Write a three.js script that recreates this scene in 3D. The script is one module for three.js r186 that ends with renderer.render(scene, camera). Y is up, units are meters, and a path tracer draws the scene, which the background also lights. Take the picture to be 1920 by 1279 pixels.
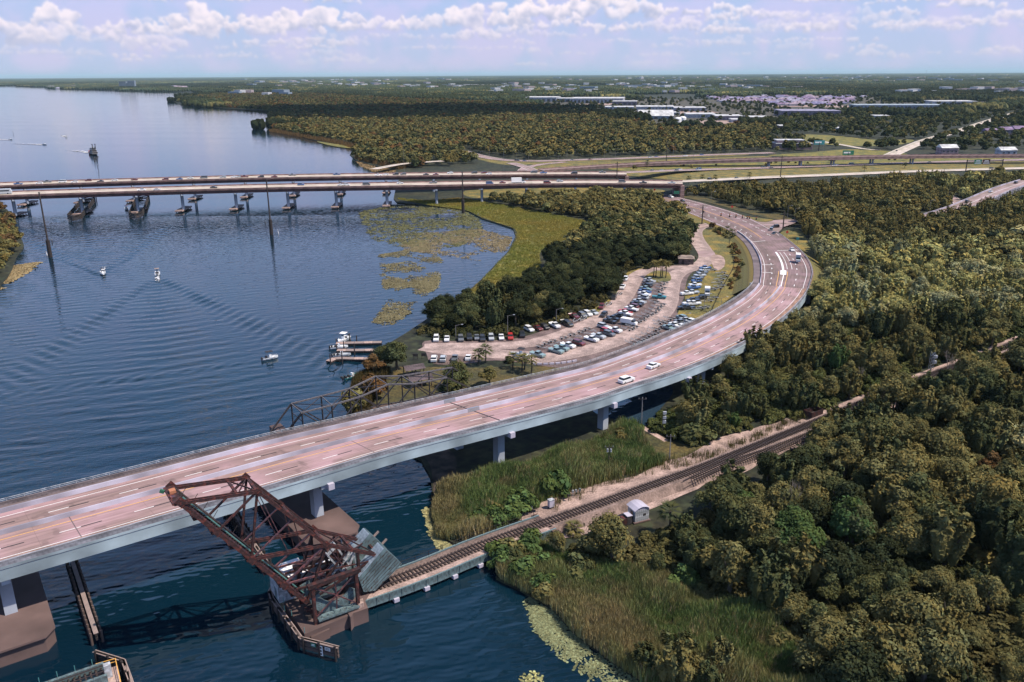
import * as THREE from 'three';
import { mergeGeometries } from 'three/addons/utils/BufferGeometryUtils.js';

// ---------------------------------------------------------------- camera, sky, sun, exposure
const scene = new THREE.Scene();
const EYE = 90, FOCAL = 1560, PITCH = Math.atan((639.5 - 139.2) / FOCAL), ROLL = THREE.MathUtils.degToRad(0.33);
const camera = new THREE.PerspectiveCamera(2 * THREE.MathUtils.radToDeg(Math.atan(639.5 / FOCAL)), 1024 / 682, 1, 120000);
const fwd = new THREE.Vector3(0, -Math.sin(PITCH), -Math.cos(PITCH));
const right = new THREE.Vector3(Math.cos(ROLL), -Math.sin(ROLL) * Math.cos(PITCH), Math.sin(ROLL) * Math.sin(PITCH));
const camUp = new THREE.Vector3().crossVectors(right, fwd);
camera.position.set(0, EYE, 0);
camera.quaternion.setFromRotationMatrix(new THREE.Matrix4().makeBasis(right, camUp, fwd.clone().negate()));
scene.add(camera);
const renderer = new THREE.WebGLRenderer({ antialias: true });
renderer.toneMapping = THREE.LinearToneMapping;
renderer.toneMappingExposure = 1.24;
renderer.shadowMap.enabled = true;

const TO_SUN = new THREE.Vector3(0.70, 1.15, 0.18).normalize();
const sun = new THREE.DirectionalLight(new THREE.Color(1.0, 0.90, 0.78), 5);
sun.name = 'sun';
sun.position.copy(TO_SUN).multiplyScalar(800).add(new THREE.Vector3(0, 0, -300));
sun.target.position.set(0, 0, -300);
sun.castShadow = true;
Object.assign(sun.shadow.camera, { left: -700, right: 700, top: 700, bottom: -700, near: 1, far: 3000 });
sun.shadow.mapSize.set(4096, 4096);
scene.add(sun, sun.target);
scene.fog = new THREE.FogExp2(new THREE.Color().setRGB(0.40, 0.56, 0.62), 0.000019);

// ---------------------------------------------------------------- random numbers and noise
function rng(seed) {
  let a = seed >>> 0;
  return () => { a = (a + 0x6d2b79f5) >>> 0; let t = a; t = Math.imul(t ^ (t >>> 15), t | 1); t ^= t + Math.imul(t ^ (t >>> 7), t | 61); return ((t ^ (t >>> 14)) >>> 0) / 4294967296; };
}
const PERM = (() => { const r = rng(77), p = [...Array(256).keys()]; for (let i = 255; i > 0; i--) { const j = Math.floor(r() * (i + 1)); [p[i], p[j]] = [p[j], p[i]]; } return Uint8Array.from([...p, ...p]); })();
const GRAD = Float32Array.from({ length: 256 }, (_, i) => (PERM[i] / 255) * 2 - 1);
function vnoise(x, y, w = 256) {             // value noise in -1..1, period w (a whole number up to 256)
  const xi = Math.floor(x), yi = Math.floor(y), fx = x - xi, fy = y - yi, u = fx * fx * (3 - 2 * fx), v = fy * fy * (3 - 2 * fy);
  const a = ((xi % w) + w) % w, b = (a + 1) % w, c = ((yi % w) + w) % w, d = (c + 1) % w;
  const p = GRAD[PERM[PERM[a] + c]], q = GRAD[PERM[PERM[b] + c]], r = GRAD[PERM[PERM[a] + d]], s = GRAD[PERM[PERM[b] + d]];
  return p + (q - p) * u + (r - p) * v + (p - q - r + s) * u * v;
}
function fbm(x, y, oct = 4, w = 256) {
  let s = 0, a = 0.5, n = 0;
  for (let i = 0; i < oct; i++) { s += a * vnoise(x + i * 17, y + i * 31, w); n += a; a *= 0.5; x *= 2; y *= 2; w = Math.min(256, w * 2); }
  return s / n;
}
const clamp = THREE.MathUtils.clamp, lerp = THREE.MathUtils.lerp, smooth = THREE.MathUtils.smoothstep;
const V = (x, y, z) => new THREE.Vector3(x, y, z);
const lin = (r, g, b) => new THREE.Color().setRGB(r, g, b);

// the survey: where the sight line through a point of the 1920 x 1279 photograph meets the height h
function G(x, y, h = 0) {
  const d = fwd.clone().addScaledVector(right, (x - 960) / FOCAL).addScaledVector(camUp, -(y - 639.5) / FOCAL);
  return camera.position.clone().addScaledVector(d, (h - EYE) / d.y);
}
const GS = (list, h = 0) => list.map(([x, y, hh]) => G(x, y, hh ?? h));
// height above base at which the vertical through base reaches picture height y
function heightAt(base, y) {
  let lo = 0, hi = 150;
  const py = (h) => { const q = V(base.x, base.y + h, base.z).sub(camera.position); return 639.5 - (FOCAL * q.dot(camUp)) / q.dot(fwd); };
  for (let i = 0; i < 40; i++) { const m = (lo + hi) / 2; if (py(m) > y) lo = m; else hi = m; }
  return lo;
}

// ---------------------------------------------------------------- sky: air and clouds
function makeSky() {
  const W = 4096, Hh = 2048, data = new Float32Array(W * Hh * 4);
  const horizon = [0.43, 0.49, 0.67], low = [0.36, 0.485, 0.76], mid = [0.23, 0.48, 0.92], zen = [0.028, 0.065, 0.15];
  const mixc = (a, b, t) => [0, 1, 2].map((i) => lerp(a[i], b[i], t));
  for (let j = 0; j < Hh; j++) {
    const el = ((j + 0.5) / Hh - 0.5) * 180;
    let c = el < 0 ? [0.12, 0.15, 0.15] : el < 7 ? mixc(horizon, low, smooth(el, 0, 7)) : el < 30 ? mixc(low, mid, smooth(el, 5, 24)) : mixc(mid, zen, smooth(el, 26, 54));
    for (let i = 0; i < W; i++) {
      const k = (j * W + i) * 4, az = (i / W) * 360;
      let cc = c;
      if (el > 0) {                               // thin high veil, lavender
        const n = fbm(az * 0.5, el * 0.55 + 3, 4, 180), v = smooth(n, -0.35, 0.4) * 0.75 * (1 - smooth(el, 30, 80) * 0.7);
        cc = [lerp(c[0], c[0] * 1.1 + 0.10, v), lerp(c[1], c[1] * 0.98 + 0.035, v), lerp(c[2], c[2] * 0.98 + 0.05, v)];
      }
      data[k] = cc[0]; data[k + 1] = cc[1]; data[k + 2] = cc[2]; data[k + 3] = 1;
    }
  }
  // a heap cloud: flat base, domed heads, drawn by its azimuth, base height, width and height in degrees
  const rnd = rng(5);
  function cumulus(az, base, w, h, strength = 1, seed = 1) {
    const r = rng(seed * 7919 + 13), puffs = [], n = Math.max(5, Math.round(9 * Math.sqrt(w / Math.max(h, 0.5))));
    for (let i = 0; i < n; i++) {
      const t = r() * 2 - 1, env = (1 - t * t) ** 0.7 * (0.55 + 0.45 * Math.abs(vnoise(t * 2.3 + seed * 3.1, seed * 1.7)) + 0.25 * r());
      const rad = (0.18 + 0.24 * r()) * h;
      puffs.push([t * w * 0.5, Math.max(rad * 0.55, env * h - rad), rad]);
    }
    const x0 = Math.floor(((az - w * 0.75) / 360) * W), x1 = Math.ceil(((az + w * 0.75) / 360) * W), y0 = Math.max(Hh / 2 + 1, Math.floor(((base - h * 0.2) / 180 + 0.5) * Hh)), y1 = Math.ceil(((base + h * 1.5) / 180 + 0.5) * Hh);
    for (let j = y0; j <= y1 && j < Hh; j++) for (let i = x0; i <= x1; i++) {
      const el = ((j + 0.5) / Hh - 0.5) * 180, x = ((i + 0.5) / W) * 360 - az, y = el - base;
      const sc = 2.2 / Math.sqrt(h), nx = fbm((x + seed * 9.3) * sc, y * sc + seed, 4), ny = fbm((x - seed * 4.1) * sc + 40, y * sc + 17, 4);
      const px = x + nx * 0.32 * h, py = y + ny * 0.26 * h;
      let d = 0, light = 0, tot = 0;
      for (const [cx, cy, cr] of puffs) {
        const q = 1 - Math.hypot(px - cx, (py - cy) * 1.1) / cr;
        if (q > 0) { d = Math.max(d, q); const s = q * q; light += s * clamp(0.5 + ((px - cx) * 0.25 + (py - cy) * 0.85) / cr, 0, 1.15); tot += s; }
      }
      if (d <= 0) continue;
      const floor = smooth(py, -0.04 * h, 0.14 * h), a = clamp(smooth(d, 0.02, 0.2) * floor * strength * (0.85 + 0.15 * nx), 0, 1);
      const l = clamp((light / tot) * 0.75 + 0.42 * smooth(py / h, 0.0, 0.65) + 0.3 * (ny - 0.1), 0, 1);
      const haze = 1 - smooth(el, 0.3, 4.5) * 0.85, k = (j * W + (((i % W) + W) % W)) * 4;
      const c = [lerp(0.36, 0.92, l), lerp(0.41, 0.81, l), lerp(0.58, 0.84, l)];
      for (let q = 0; q < 3; q++) data[k + q] = lerp(data[k + q], lerp(c[q], [0.55, 0.52, 0.64][q], haze * 0.6), a);
    }
  }
  // clouds by photograph position (x, base y, width, height)
  const azel = (x, y) => { const d = fwd.clone().addScaledVector(right, (x - 960) / FOCAL).addScaledVector(camUp, -(y - 639.5) / FOCAL).normalize(); return [THREE.MathUtils.radToDeg(Math.atan2(d.z, d.x)) + 180, THREE.MathUtils.radToDeg(Math.asin(d.y))]; };
  const PX = 1 / 27;
  const list = [[10, 85, 120, 50, 1], [105, 48, 44, 45, 1], [150, 80, 190, 30, .8], [250, 66, 110, 30, .9], [275, 92, 120, 34, .7], [330, 70, 140, 36, .9], [372, 58, 60, 50, 1], [400, 66, 110, 36, 1], [480, 58, 80, 36, 1], [540, 64, 120, 40, .9], [585, 60, 160, 46, 1],
    [700, 58, 110, 28, .8], [760, 58, 70, 26, .9], [830, 55, 66, 32, .9], [925, 55, 130, 58, 1], [1010, 50, 160, 44, 1], [1120, 34, 260, 46, 1], [1190, 36, 90, 40, .9], [900, 76, 120, 24, .6], [1060, 58, 200, 22, .8],
    [1350, 30, 110, 26, .9], [1355, 64, 90, 18, .9], [1350, 40, 60, 16, .6], [1500, 60, 90, 18, .9], [1555, 60, 80, 24, .9], [1690, 30, 60, 16, .7], [1660, 52, 50, 14, .7], [1630, 94, 70, 12, .6], [1820, 16, 90, 20, .8], [1850, 54, 90, 18, .7], [1800, 46, 60, 14, .6], [1905, 38, 60, 26, .7],
    [420, 110, 200, 12, .45], [620, 88, 120, 12, .5], [800, 92, 70, 9, .5], [980, 84, 50, 12, .5], [1070, 104, 80, 9, .45], [1160, 80, 60, 9, .5], [1270, 78, 50, 9, .5], [140, 112, 60, 8, .4], [550, 5, 240, 14, .7], [1550, 4, 100, 14, .7], [1720, 6, 160, 12, .7], [230, 2, 150, 10, .6]];
  for (let i = 0; i < 46; i++) { const y = 30 + 95 * rnd(), k = 1.25 - y / 140; list.push([rnd() * 1920, y, (60 + 170 * rnd()) * (0.6 + k * 0.5), (7 + 14 * rnd()) * (0.5 + k), 0.35 + 0.4 * rnd()]); }
  list.forEach(([x, y, w, h, s], i) => { const [a, e] = azel(x, y); cumulus(a, e, w * PX, h * PX, s, i + 1); });
  for (let i = 0; i < 150; i++) {                // and the same kind of cloud all round and overhead
    const az = rnd() * 360, e = 0.8 + 55 * rnd() ** 2.2, k = 0.35 + e / 14, s = 0.55 + 0.45 * rnd(), w = (1.5 + 5 * rnd()) * k, h = (0.6 + 1.1 * rnd()) * k;
    if (e < 9 && az > 228 && az < 312) continue;
    cumulus(az, e, w / Math.cos(THREE.MathUtils.degToRad(e)), h, s, 100 + i);
  }
  const t = new THREE.DataTexture(data, W, Hh, THREE.RGBAFormat, THREE.FloatType);
  t.mapping = THREE.EquirectangularReflectionMapping; t.magFilter = THREE.LinearFilter; t.needsUpdate = true;
  return t;
}
scene.background = makeSky();
scene.environment = scene.background;

// ---------------------------------------------------------------- names, parts, geometry
const used = {};
function numbered(n) { used[n] = (used[n] ?? -1) + 1; return used[n] ? `${n}_${String(used[n]).padStart(3, '0')}` : n; }
function tag(o, label, category, group, kind) {
  if (label) o.userData.label = label;
  if (category) o.userData.category = category;
  if (group) o.userData.group = group;
  if (kind) o.userData.kind = kind;
  return o;
}
function thing(name, label, category, pos = V(0, 0, 0), turn = 0, group) {
  const o = new THREE.Group(); o.name = numbered(name); o.position.copy(pos); o.rotation.y = turn; scene.add(o);
  return tag(o, label, category, group);
}
function copyOf(src, pos, turn, label, group, scale) {
  const o = src.clone(); o.name = numbered(src.name.replace(/_\d{3}$/, '')); o.position.copy(pos); o.rotation.y = turn ?? 0;
  if (scale) o.scale.setScalar(scale);
  o.userData = { ...src.userData }; if (label) o.userData.label = label; if (group) o.userData.group = group;
  scene.add(o); return o;
}
function put(geo, name, mat, parent = scene) {
  const m = new THREE.Mesh(geo, mat); m.name = parent === scene ? numbered(name) : name; m.castShadow = m.receiveShadow = true; parent.add(m); return m;
}
// collects flat faces with uv in metres
class MB {
  constructor() { this.p = []; this.u = []; }
  tri(a, b, c, ua = [0, 0], ub = [1, 0], uc = [0, 1]) { for (const v of [a, b, c]) this.p.push(v.x, v.y, v.z); this.u.push(...ua, ...ub, ...uc); return this; }
  quad(a, b, c, d, uv) {
    if (!uv) { const w = a.distanceTo(b), h = a.distanceTo(d); uv = [[0, 0], [w, 0], [w, h], [0, h]]; }
    this.tri(a, b, c, uv[0], uv[1], uv[2]); this.tri(a, c, d, uv[0], uv[2], uv[3]); return this;
  }
  hexa(q) {                                     // eight corners: 0-3 bottom ring (counter-clockwise from above), 4-7 top ring
    this.quad(q[3], q[2], q[1], q[0]); this.quad(q[4], q[5], q[6], q[7]);
    for (let i = 0; i < 4; i++) { const j = (i + 1) % 4; this.quad(q[i], q[j], q[4 + j], q[4 + i]); }
    return this;
  }
  box(c, sx, sy, sz, turn = 0) {                // c is the centre
    const k = Math.cos(turn), s = Math.sin(turn), at = (x, y, z) => V(c.x + x * k + z * s, c.y + y, c.z - x * s + z * k), x = sx / 2, y = sy / 2, z = sz / 2;
    return this.hexa([at(-x, -y, z), at(x, -y, z), at(x, -y, -z), at(-x, -y, -z), at(-x, y, z), at(x, y, z), at(x, y, -z), at(-x, y, -z)]);
  }
  bar(a, b, w, h = w, up = V(0, 1, 0)) {        // a beam of section w (sideways) by h
    const d = b.clone().sub(a).normalize(); let s = V().crossVectors(d, up); if (s.lengthSq() < 1e-6) s = V().crossVectors(d, V(1, 0, 0.3)); s.normalize();
    const t = V().crossVectors(s, d).multiplyScalar(h / 2); s.multiplyScalar(w / 2);
    const at = (p, i, j) => p.clone().addScaledVector(s, i).addScaledVector(t, j);
    return this.hexa([at(a, -1, -1), at(a, 1, -1), at(b, 1, -1), at(b, -1, -1), at(a, -1, 1), at(a, 1, 1), at(b, 1, 1), at(b, -1, 1)]);
  }
  tube(a, b, r0, r1 = r0, n = 6) {
    const d = b.clone().sub(a).normalize(), s = V().crossVectors(d, Math.abs(d.y) > 0.9 ? V(1, 0, 0) : V(0, 1, 0)).normalize(), t = V().crossVectors(d, s), ring = (p, r) => Array.from({ length: n }, (_, i) => p.clone().addScaledVector(s, r * Math.cos((i / n) * 2 * Math.PI)).addScaledVector(t, r * Math.sin((i / n) * 2 * Math.PI)));
    const A = ring(a, r0), B = ring(b, r1);
    for (let i = 0; i < n; i++) { const j = (i + 1) % n; this.quad(A[i], A[j], B[j], B[i]); this.tri(B[i], B[j], b); this.tri(A[j], A[i], a); }
    return this;
  }
  prism(poly, y0, y1) {                         // poly: points in plan, any turn; a body between two heights
    let P = poly.map((v) => new THREE.Vector2(v.x, -v.z)); if (THREE.ShapeUtils.isClockWise(P)) { P = P.reverse(); }
    const at = (v, y) => V(v.x, y, -v.y);
    for (const [a, b, c] of THREE.ShapeUtils.triangulateShape(P, [])) {
      this.tri(at(P[a], y1), at(P[b], y1), at(P[c], y1), [P[a].x, P[a].y], [P[b].x, P[b].y], [P[c].x, P[c].y]);
      if (y1 - y0 > 0.05) this.tri(at(P[c], y0), at(P[b], y0), at(P[a], y0), [P[c].x, P[c].y], [P[b].x, P[b].y], [P[a].x, P[a].y]);
    }
    if (y1 > y0) for (let i = 0; i < P.length; i++) { const a = P[i], b = P[(i + 1) % P.length]; this.quad(at(a, y0), at(b, y0), at(b, y1), at(a, y1)); }
    return this;
  }
  geo() {
    const g = new THREE.BufferGeometry(); g.setAttribute('position', new THREE.Float32BufferAttribute(this.p, 3)); g.setAttribute('uv', new THREE.Float32BufferAttribute(this.u, 2)); g.computeVertexNormals(); return g;
  }
  build(name, mat, parent) { return put(this.geo(), name, mat, parent); }
}
const inside = (poly, x, z) => { let c = false; for (let i = 0, j = poly.length - 1; i < poly.length; j = i++) { const a = poly[i], b = poly[j]; if ((a.z > z) !== (b.z > z) && x < ((b.x - a.x) * (z - a.z)) / (b.z - a.z) + a.x) c = !c; } return c; };
const bounds = (poly) => { const b = { x0: 1e9, x1: -1e9, z0: 1e9, z1: -1e9 }; for (const p of poly) { b.x0 = Math.min(b.x0, p.x); b.x1 = Math.max(b.x1, p.x); b.z0 = Math.min(b.z0, p.z); b.z1 = Math.max(b.z1, p.z); } return b; };
function rounded(pts, closed, per = 6) {        // a smooth outline through surveyed points
  const c = new THREE.CatmullRomCurve3(pts, closed, 'centripetal'); return c.getPoints(pts.length * per).slice(0, closed ? -1 : undefined);
}

// a course with two surveyed edges; lateral places run from -1 (left edge, seen along it) to 1
class Course {
  constructor(L, R, step = 3) {
    const l = new THREE.CatmullRomCurve3(L, false, 'centripetal'), r = new THREE.CatmullRomCurve3(R, false, 'centripetal'), n = Math.max(2, Math.round((l.getLength() + r.getLength()) / 2 / step));
    this.L = l.getSpacedPoints(n); this.R = r.getSpacedPoints(n); this.finish();
  }
  static line(pts, width, step = 3) {
    const c = new THREE.CatmullRomCurve3(pts, false, 'centripetal'), n = Math.max(1, Math.round(c.getLength() / step)), P = c.getSpacedPoints(n), o = Object.create(Course.prototype); o.L = []; o.R = [];
    P.forEach((p, i) => { const t = P[Math.min(i + 1, n)].clone().sub(P[Math.max(i - 1, 0)]); t.y = 0; t.normalize(); const s = V(-t.z, 0, t.x).multiplyScalar(width / 2); o.L.push(p.clone().sub(s)); o.R.push(p.clone().add(s)); });
    o.finish(); return o;
  }
  finish() {
    this.C = this.L.map((p, i) => p.clone().add(this.R[i]).multiplyScalar(0.5)); this.S = [0];
    for (let i = 1; i < this.C.length; i++) this.S.push(this.S[i - 1] + this.C[i].distanceTo(this.C[i - 1]));
    this.len = this.S[this.S.length - 1]; this.w = this.L[0].distanceTo(this.R[0]);
  }
  idx(s) { let lo = 0, hi = this.S.length - 1; s = clamp(s, 0, this.len); while (hi - lo > 1) { const m = (lo + hi) >> 1; if (this.S[m] > s) hi = m; else lo = m; } return [lo, hi, (s - this.S[lo]) / Math.max(1e-6, this.S[hi] - this.S[lo])]; }
  at(s, l, dy = 0) { const [a, b, t] = this.idx(s); const p = this.L[a].clone().lerp(this.L[b], t), q = this.R[a].clone().lerp(this.R[b], t); p.lerp(q, (l + 1) / 2); p.y += dy; return p; }
  dir(s) { return this.at(s + 1.5, 0).sub(this.at(s - 1.5, 0)).setY(0).normalize(); }
  turn(s) { const d = this.dir(s); return Math.atan2(-d.z, d.x); }
  stops(s0, s1, step) { const n = Math.max(1, Math.ceil((s1 - s0) / step)); return Array.from({ length: n + 1 }, (_, i) => s0 + ((s1 - s0) * i) / n); }
  strip(mb, l0, l1, dy = 0, s0 = 0, s1 = this.len, step = 4) {
    const S = this.stops(s0, s1, step), hw = this.w / 2;
    for (let i = 0; i + 1 < S.length; i++) mb.quad(this.at(S[i], l1, dy), this.at(S[i + 1], l1, dy), this.at(S[i + 1], l0, dy), this.at(S[i], l0, dy), [[S[i], l1 * hw], [S[i + 1], l1 * hw], [S[i + 1], l0 * hw], [S[i], l0 * hw]]);
    return mb;
  }
  beam(mb, l0, l1, y0, y1, s0 = 0, s1 = this.len, step = 4, f0 = 0) {   // a long body between two lateral places and two heights; f0 narrows its top
    const S = this.stops(s0, s1, step), m = ((l1 - l0) / 2) * f0;
    const ring = (s) => [this.at(s, l0, y0), this.at(s, l1, y0), this.at(s, l1 - m, y1), this.at(s, l0 + m, y1)];
    let A = ring(S[0]); mb.quad(A[3], A[2], A[1], A[0]);
    for (let i = 0; i + 1 < S.length; i++) {
      const B = ring(S[i + 1]), ds = [S[i], S[i + 1]], h = y1 - y0, w = ((l1 - l0) * this.w) / 2;
      mb.quad(A[1], B[1], B[2], A[2], [[ds[0], 0], [ds[1], 0], [ds[1], h], [ds[0], h]]); mb.quad(B[0], A[0], A[3], B[3], [[ds[1], 0], [ds[0], 0], [ds[0], h], [ds[1], h]]);
      mb.quad(A[2], B[2], B[3], A[3], [[ds[0], 0], [ds[1], 0], [ds[1], w], [ds[0], w]]); mb.quad(A[0], B[0], B[1], A[1], [[ds[0], 0], [ds[1], 0], [ds[1], w], [ds[0], w]]);
      A = B;
    }
    mb.quad(A[0], A[1], A[2], A[3]); return mb;
  }
  outline(s0 = 0, s1 = this.len, l = 1, step = 6) { const S = this.stops(s0, s1, step); return [...S.map((s) => this.at(s, -l)), ...S.reverse().map((s) => this.at(s, l))]; }
}

// ---------------------------------------------------------------- materials
function tex(w, h, repeat, fn, srgb = true) {   // fn(u, v) -> [r, g, b] in 0..1; repeat: metres that one copy covers
  const d = new Uint8Array(w * h * 4);
  for (let j = 0; j < h; j++) for (let i = 0; i < w; i++) { const c = fn(i / w, j / h), k = (j * w + i) * 4; d[k] = clamp(c[0], 0, 1) * 255; d[k + 1] = clamp(c[1], 0, 1) * 255; d[k + 2] = clamp(c[2], 0, 1) * 255; d[k + 3] = 255; }
  const t = new THREE.DataTexture(d, w, h); t.wrapS = t.wrapT = THREE.RepeatWrapping; t.magFilter = THREE.LinearFilter; if (srgb) t.colorSpace = THREE.SRGBColorSpace;
  const [rx, ry] = [].concat(repeat, repeat); t.repeat.set(1 / rx, 1 / ry); t.needsUpdate = true; return t;
}
const grey = (f) => (u, v) => { const x = f(u, v); return [x, x, x]; };
const std = (c, roughness = 0.85, extra = {}) => new THREE.MeshStandardMaterial({ color: c, roughness, ...extra });
const T = {};
T.mottle = tex(512, 512, 60, grey((u, v) => 0.82 + 0.26 * fbm(u * 8, v * 8, 6, 8)));
T.grain = tex(512, 512, 7, grey((u, v) => 0.86 + 0.3 * fbm(u * 16, v * 16, 5, 16)));
// worn road: long streaks along the lanes (u runs along), joints across
T.deck = tex(1024, 256, [90, 24.5], (u, v) => {
  const st = fbm(u * 8, v * 64, 3, 8), pat = fbm(u * 12, v * 6, 5, 6), joint = Math.abs(((u * 15) % 1) - 0.5) > 0.496 ? -0.10 : 0;
  const lane = [0.36, 0.5, 0.63, 0.79].reduce((a, c) => a - (0.08 + 0.05 * pat) * 1.1 * Math.exp(-(((v - c) / 0.022) ** 2)), 0);
  const spot = smooth(fbm(u * 40, v * 10, 3, 10), 0.35, 0.6) * -0.1, x = 0.92 + 0.13 * st + 0.18 * pat + joint + lane + spot; return [x, x * (0.985 - 0.03 * pat), x * (0.98 + 0.04 * pat)];
});
T.streak = tex(512, 256, [26, 3.2], grey((u, v) => 0.8 + 0.25 * fbm(u * 64, v * 2, 3, 2) + 0.22 * fbm(u * 12, v * 8, 4, 4)));
T.rust = tex(512, 512, 5, (u, v) => { const n = fbm(u * 16, v * 16, 5, 16), m = smooth(fbm(u * 8 + 40, v * 8, 4, 8), -0.1, 0.35); return [lerp(0.36, 0.56, m) + 0.16 * n, lerp(0.27, 0.34, m) + 0.13 * n, lerp(0.27, 0.30, m) + 0.12 * n]; });
T.wood = tex(256, 512, [1.6, 5], (u, v) => { const n = fbm(u * 32, v * 4, 5, 4), x = 0.8 + 0.34 * n; return [x, x * 0.97, x * 0.94]; });
T.gravel = tex(512, 512, 16, (u, v) => { const n = fbm(u * 64, v * 64, 3, 64), m = fbm(u * 6, v * 6, 5, 6), x = 0.84 + 0.2 * n + 0.22 * m; return [x, x * 0.985, x * 0.97]; });
T.turf = tex(1024, 1024, 48, (u, v) => { const n = fbm(u * 96, v * 96, 3, 96), m = fbm(u * 8, v * 8, 6, 8), x = 0.78 + 0.28 * n + 0.2 * m; return [x * (1 + 0.18 * m), x, x * (1 - 0.2 * m)]; });
T.forest = tex(1024, 1024, 120, (u, v) => { const n = fbm(u * 64, v * 64, 4, 64), m = fbm(u * 8, v * 8, 5, 8), x = 0.75 + 0.5 * n + 0.2 * m; return [x * (1 + 0.2 * m), x, x * 0.95]; });
T.bumpy = tex(512, 512, 4, grey((u, v) => 0.5 + 0.5 * fbm(u * 32, v * 32, 5, 32)), false);
T.wear = tex(512, 512, 4.5, (u, v) => { const a = fbm(u * 10, v * 4, 5, 2), b = smooth(fbm(u * 22, v * 22, 4, 22), 0.18, 0.5), x = 0.85 + 0.34 * a; return [lerp(x, 0.62, b * 0.7), lerp(x, 0.42, b * 0.7), lerp(x, 0.36, b * 0.7)]; });
const withMap = (c, map, r = 0.9, extra) => std(c, r, { map, ...extra });
const M = {
  deck: withMap(lin(0.375, 0.25, 0.258), T.deck, 0.85),
  deckPale: withMap(lin(0.50, 0.43, 0.39), T.deck, 0.85),
  barrier: withMap(lin(0.50, 0.47, 0.57), T.mottle, 0.8),
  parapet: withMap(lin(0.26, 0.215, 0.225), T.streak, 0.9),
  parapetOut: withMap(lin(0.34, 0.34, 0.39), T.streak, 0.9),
  girder: withMap(lin(0.42, 0.52, 0.58), T.mottle, 0.75),
  pier: withMap(lin(0.44, 0.48, 0.55), T.mottle, 0.8),
  footing: withMap(lin(0.155, 0.10, 0.092), T.mottle, 0.9),
  walk: withMap(lin(0.22, 0.17, 0.18), T.mottle, 0.9),
  gutter: withMap(lin(0.40, 0.24, 0.18), T.streak, 0.9),
  asphalt: withMap(lin(0.235, 0.163, 0.165), T.deck, 0.9),
  asphaltOld: withMap(lin(0.34, 0.25, 0.245), T.deck, 0.9),
  highway: withMap(lin(0.58, 0.51, 0.44), T.deck, 0.85),
  lane: withMap(lin(0.50, 0.385, 0.365), T.gravel, 0.9),
  lot: withMap(lin(0.20, 0.145, 0.145), T.gravel, 0.95),
  sand: withMap(lin(0.47, 0.345, 0.31), T.gravel, 0.95),
  ballast: withMap(lin(0.26, 0.19, 0.17), T.gravel, 0.95),
  white: std(lin(0.78, 0.76, 0.76), 0.6), yellow: std(lin(0.75, 0.40, 0.09), 0.6), black: std(lin(0.025, 0.022, 0.025), 0.7),
  rail: std(lin(0.12, 0.09, 0.085), 0.4, { metalness: 0.6 }), tie: withMap(lin(0.075, 0.055, 0.05), T.wood, 0.9),
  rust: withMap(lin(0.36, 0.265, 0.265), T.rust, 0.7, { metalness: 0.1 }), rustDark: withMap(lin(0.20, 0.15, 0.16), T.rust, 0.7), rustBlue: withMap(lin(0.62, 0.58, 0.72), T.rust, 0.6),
  steel: withMap(lin(0.085, 0.075, 0.08), T.grain, 0.5, { metalness: 0.3 }), steelPale: withMap(lin(0.5, 0.52, 0.56), T.grain, 0.5),
  teal: withMap(lin(0.145, 0.215, 0.235), T.wear, 0.6), tealSunlit: withMap(lin(0.34, 0.42, 0.50), T.streak, 0.6), tealLine: std(lin(0.1, 0.26, 0.25), 0.5),
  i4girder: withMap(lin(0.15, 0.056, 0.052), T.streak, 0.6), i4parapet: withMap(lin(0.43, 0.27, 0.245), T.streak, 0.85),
  wood: withMap(lin(0.16, 0.115, 0.105), T.wood, 0.9), woodDark: withMap(lin(0.045, 0.035, 0.036), T.wood, 0.9), woodPale: withMap(lin(0.42, 0.34, 0.33), T.wood, 0.9),
  pole: std(lin(0.20, 0.19, 0.19), 0.6), poleDark: withMap(lin(0.075, 0.06, 0.06), T.wood, 0.8),
  ground: withMap(lin(0.036, 0.042, 0.02), T.forest, 1), marsh: withMap(lin(0.25, 0.225, 0.05), T.turf, 1), grass: withMap(lin(0.25, 0.205, 0.055), T.turf, 1), lawn: withMap(lin(0.115, 0.095, 0.03), T.turf, 1), mud: withMap(lin(0.12, 0.085, 0.075), T.forest, 1),
  glass: std(lin(0.02, 0.025, 0.03), 0.08), tyre: std(lin(0.02, 0.02, 0.02), 0.9), metal: std(lin(0.4, 0.42, 0.45), 0.35, { metalness: 0.7 }), galv: std(lin(0.42, 0.44, 0.46), 0.5, { metalness: 0.3 }),
  green: std(lin(0.02, 0.16, 0.09), 0.5), red: std(lin(0.55, 0.04, 0.03), 0.5), orange: std(lin(0.8, 0.22, 0.05), 0.6),
  headlight: std(lin(0.8, 0.8, 0.78), 0.2), taillight: std(lin(0.35, 0.02, 0.02), 0.3),
};

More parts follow.
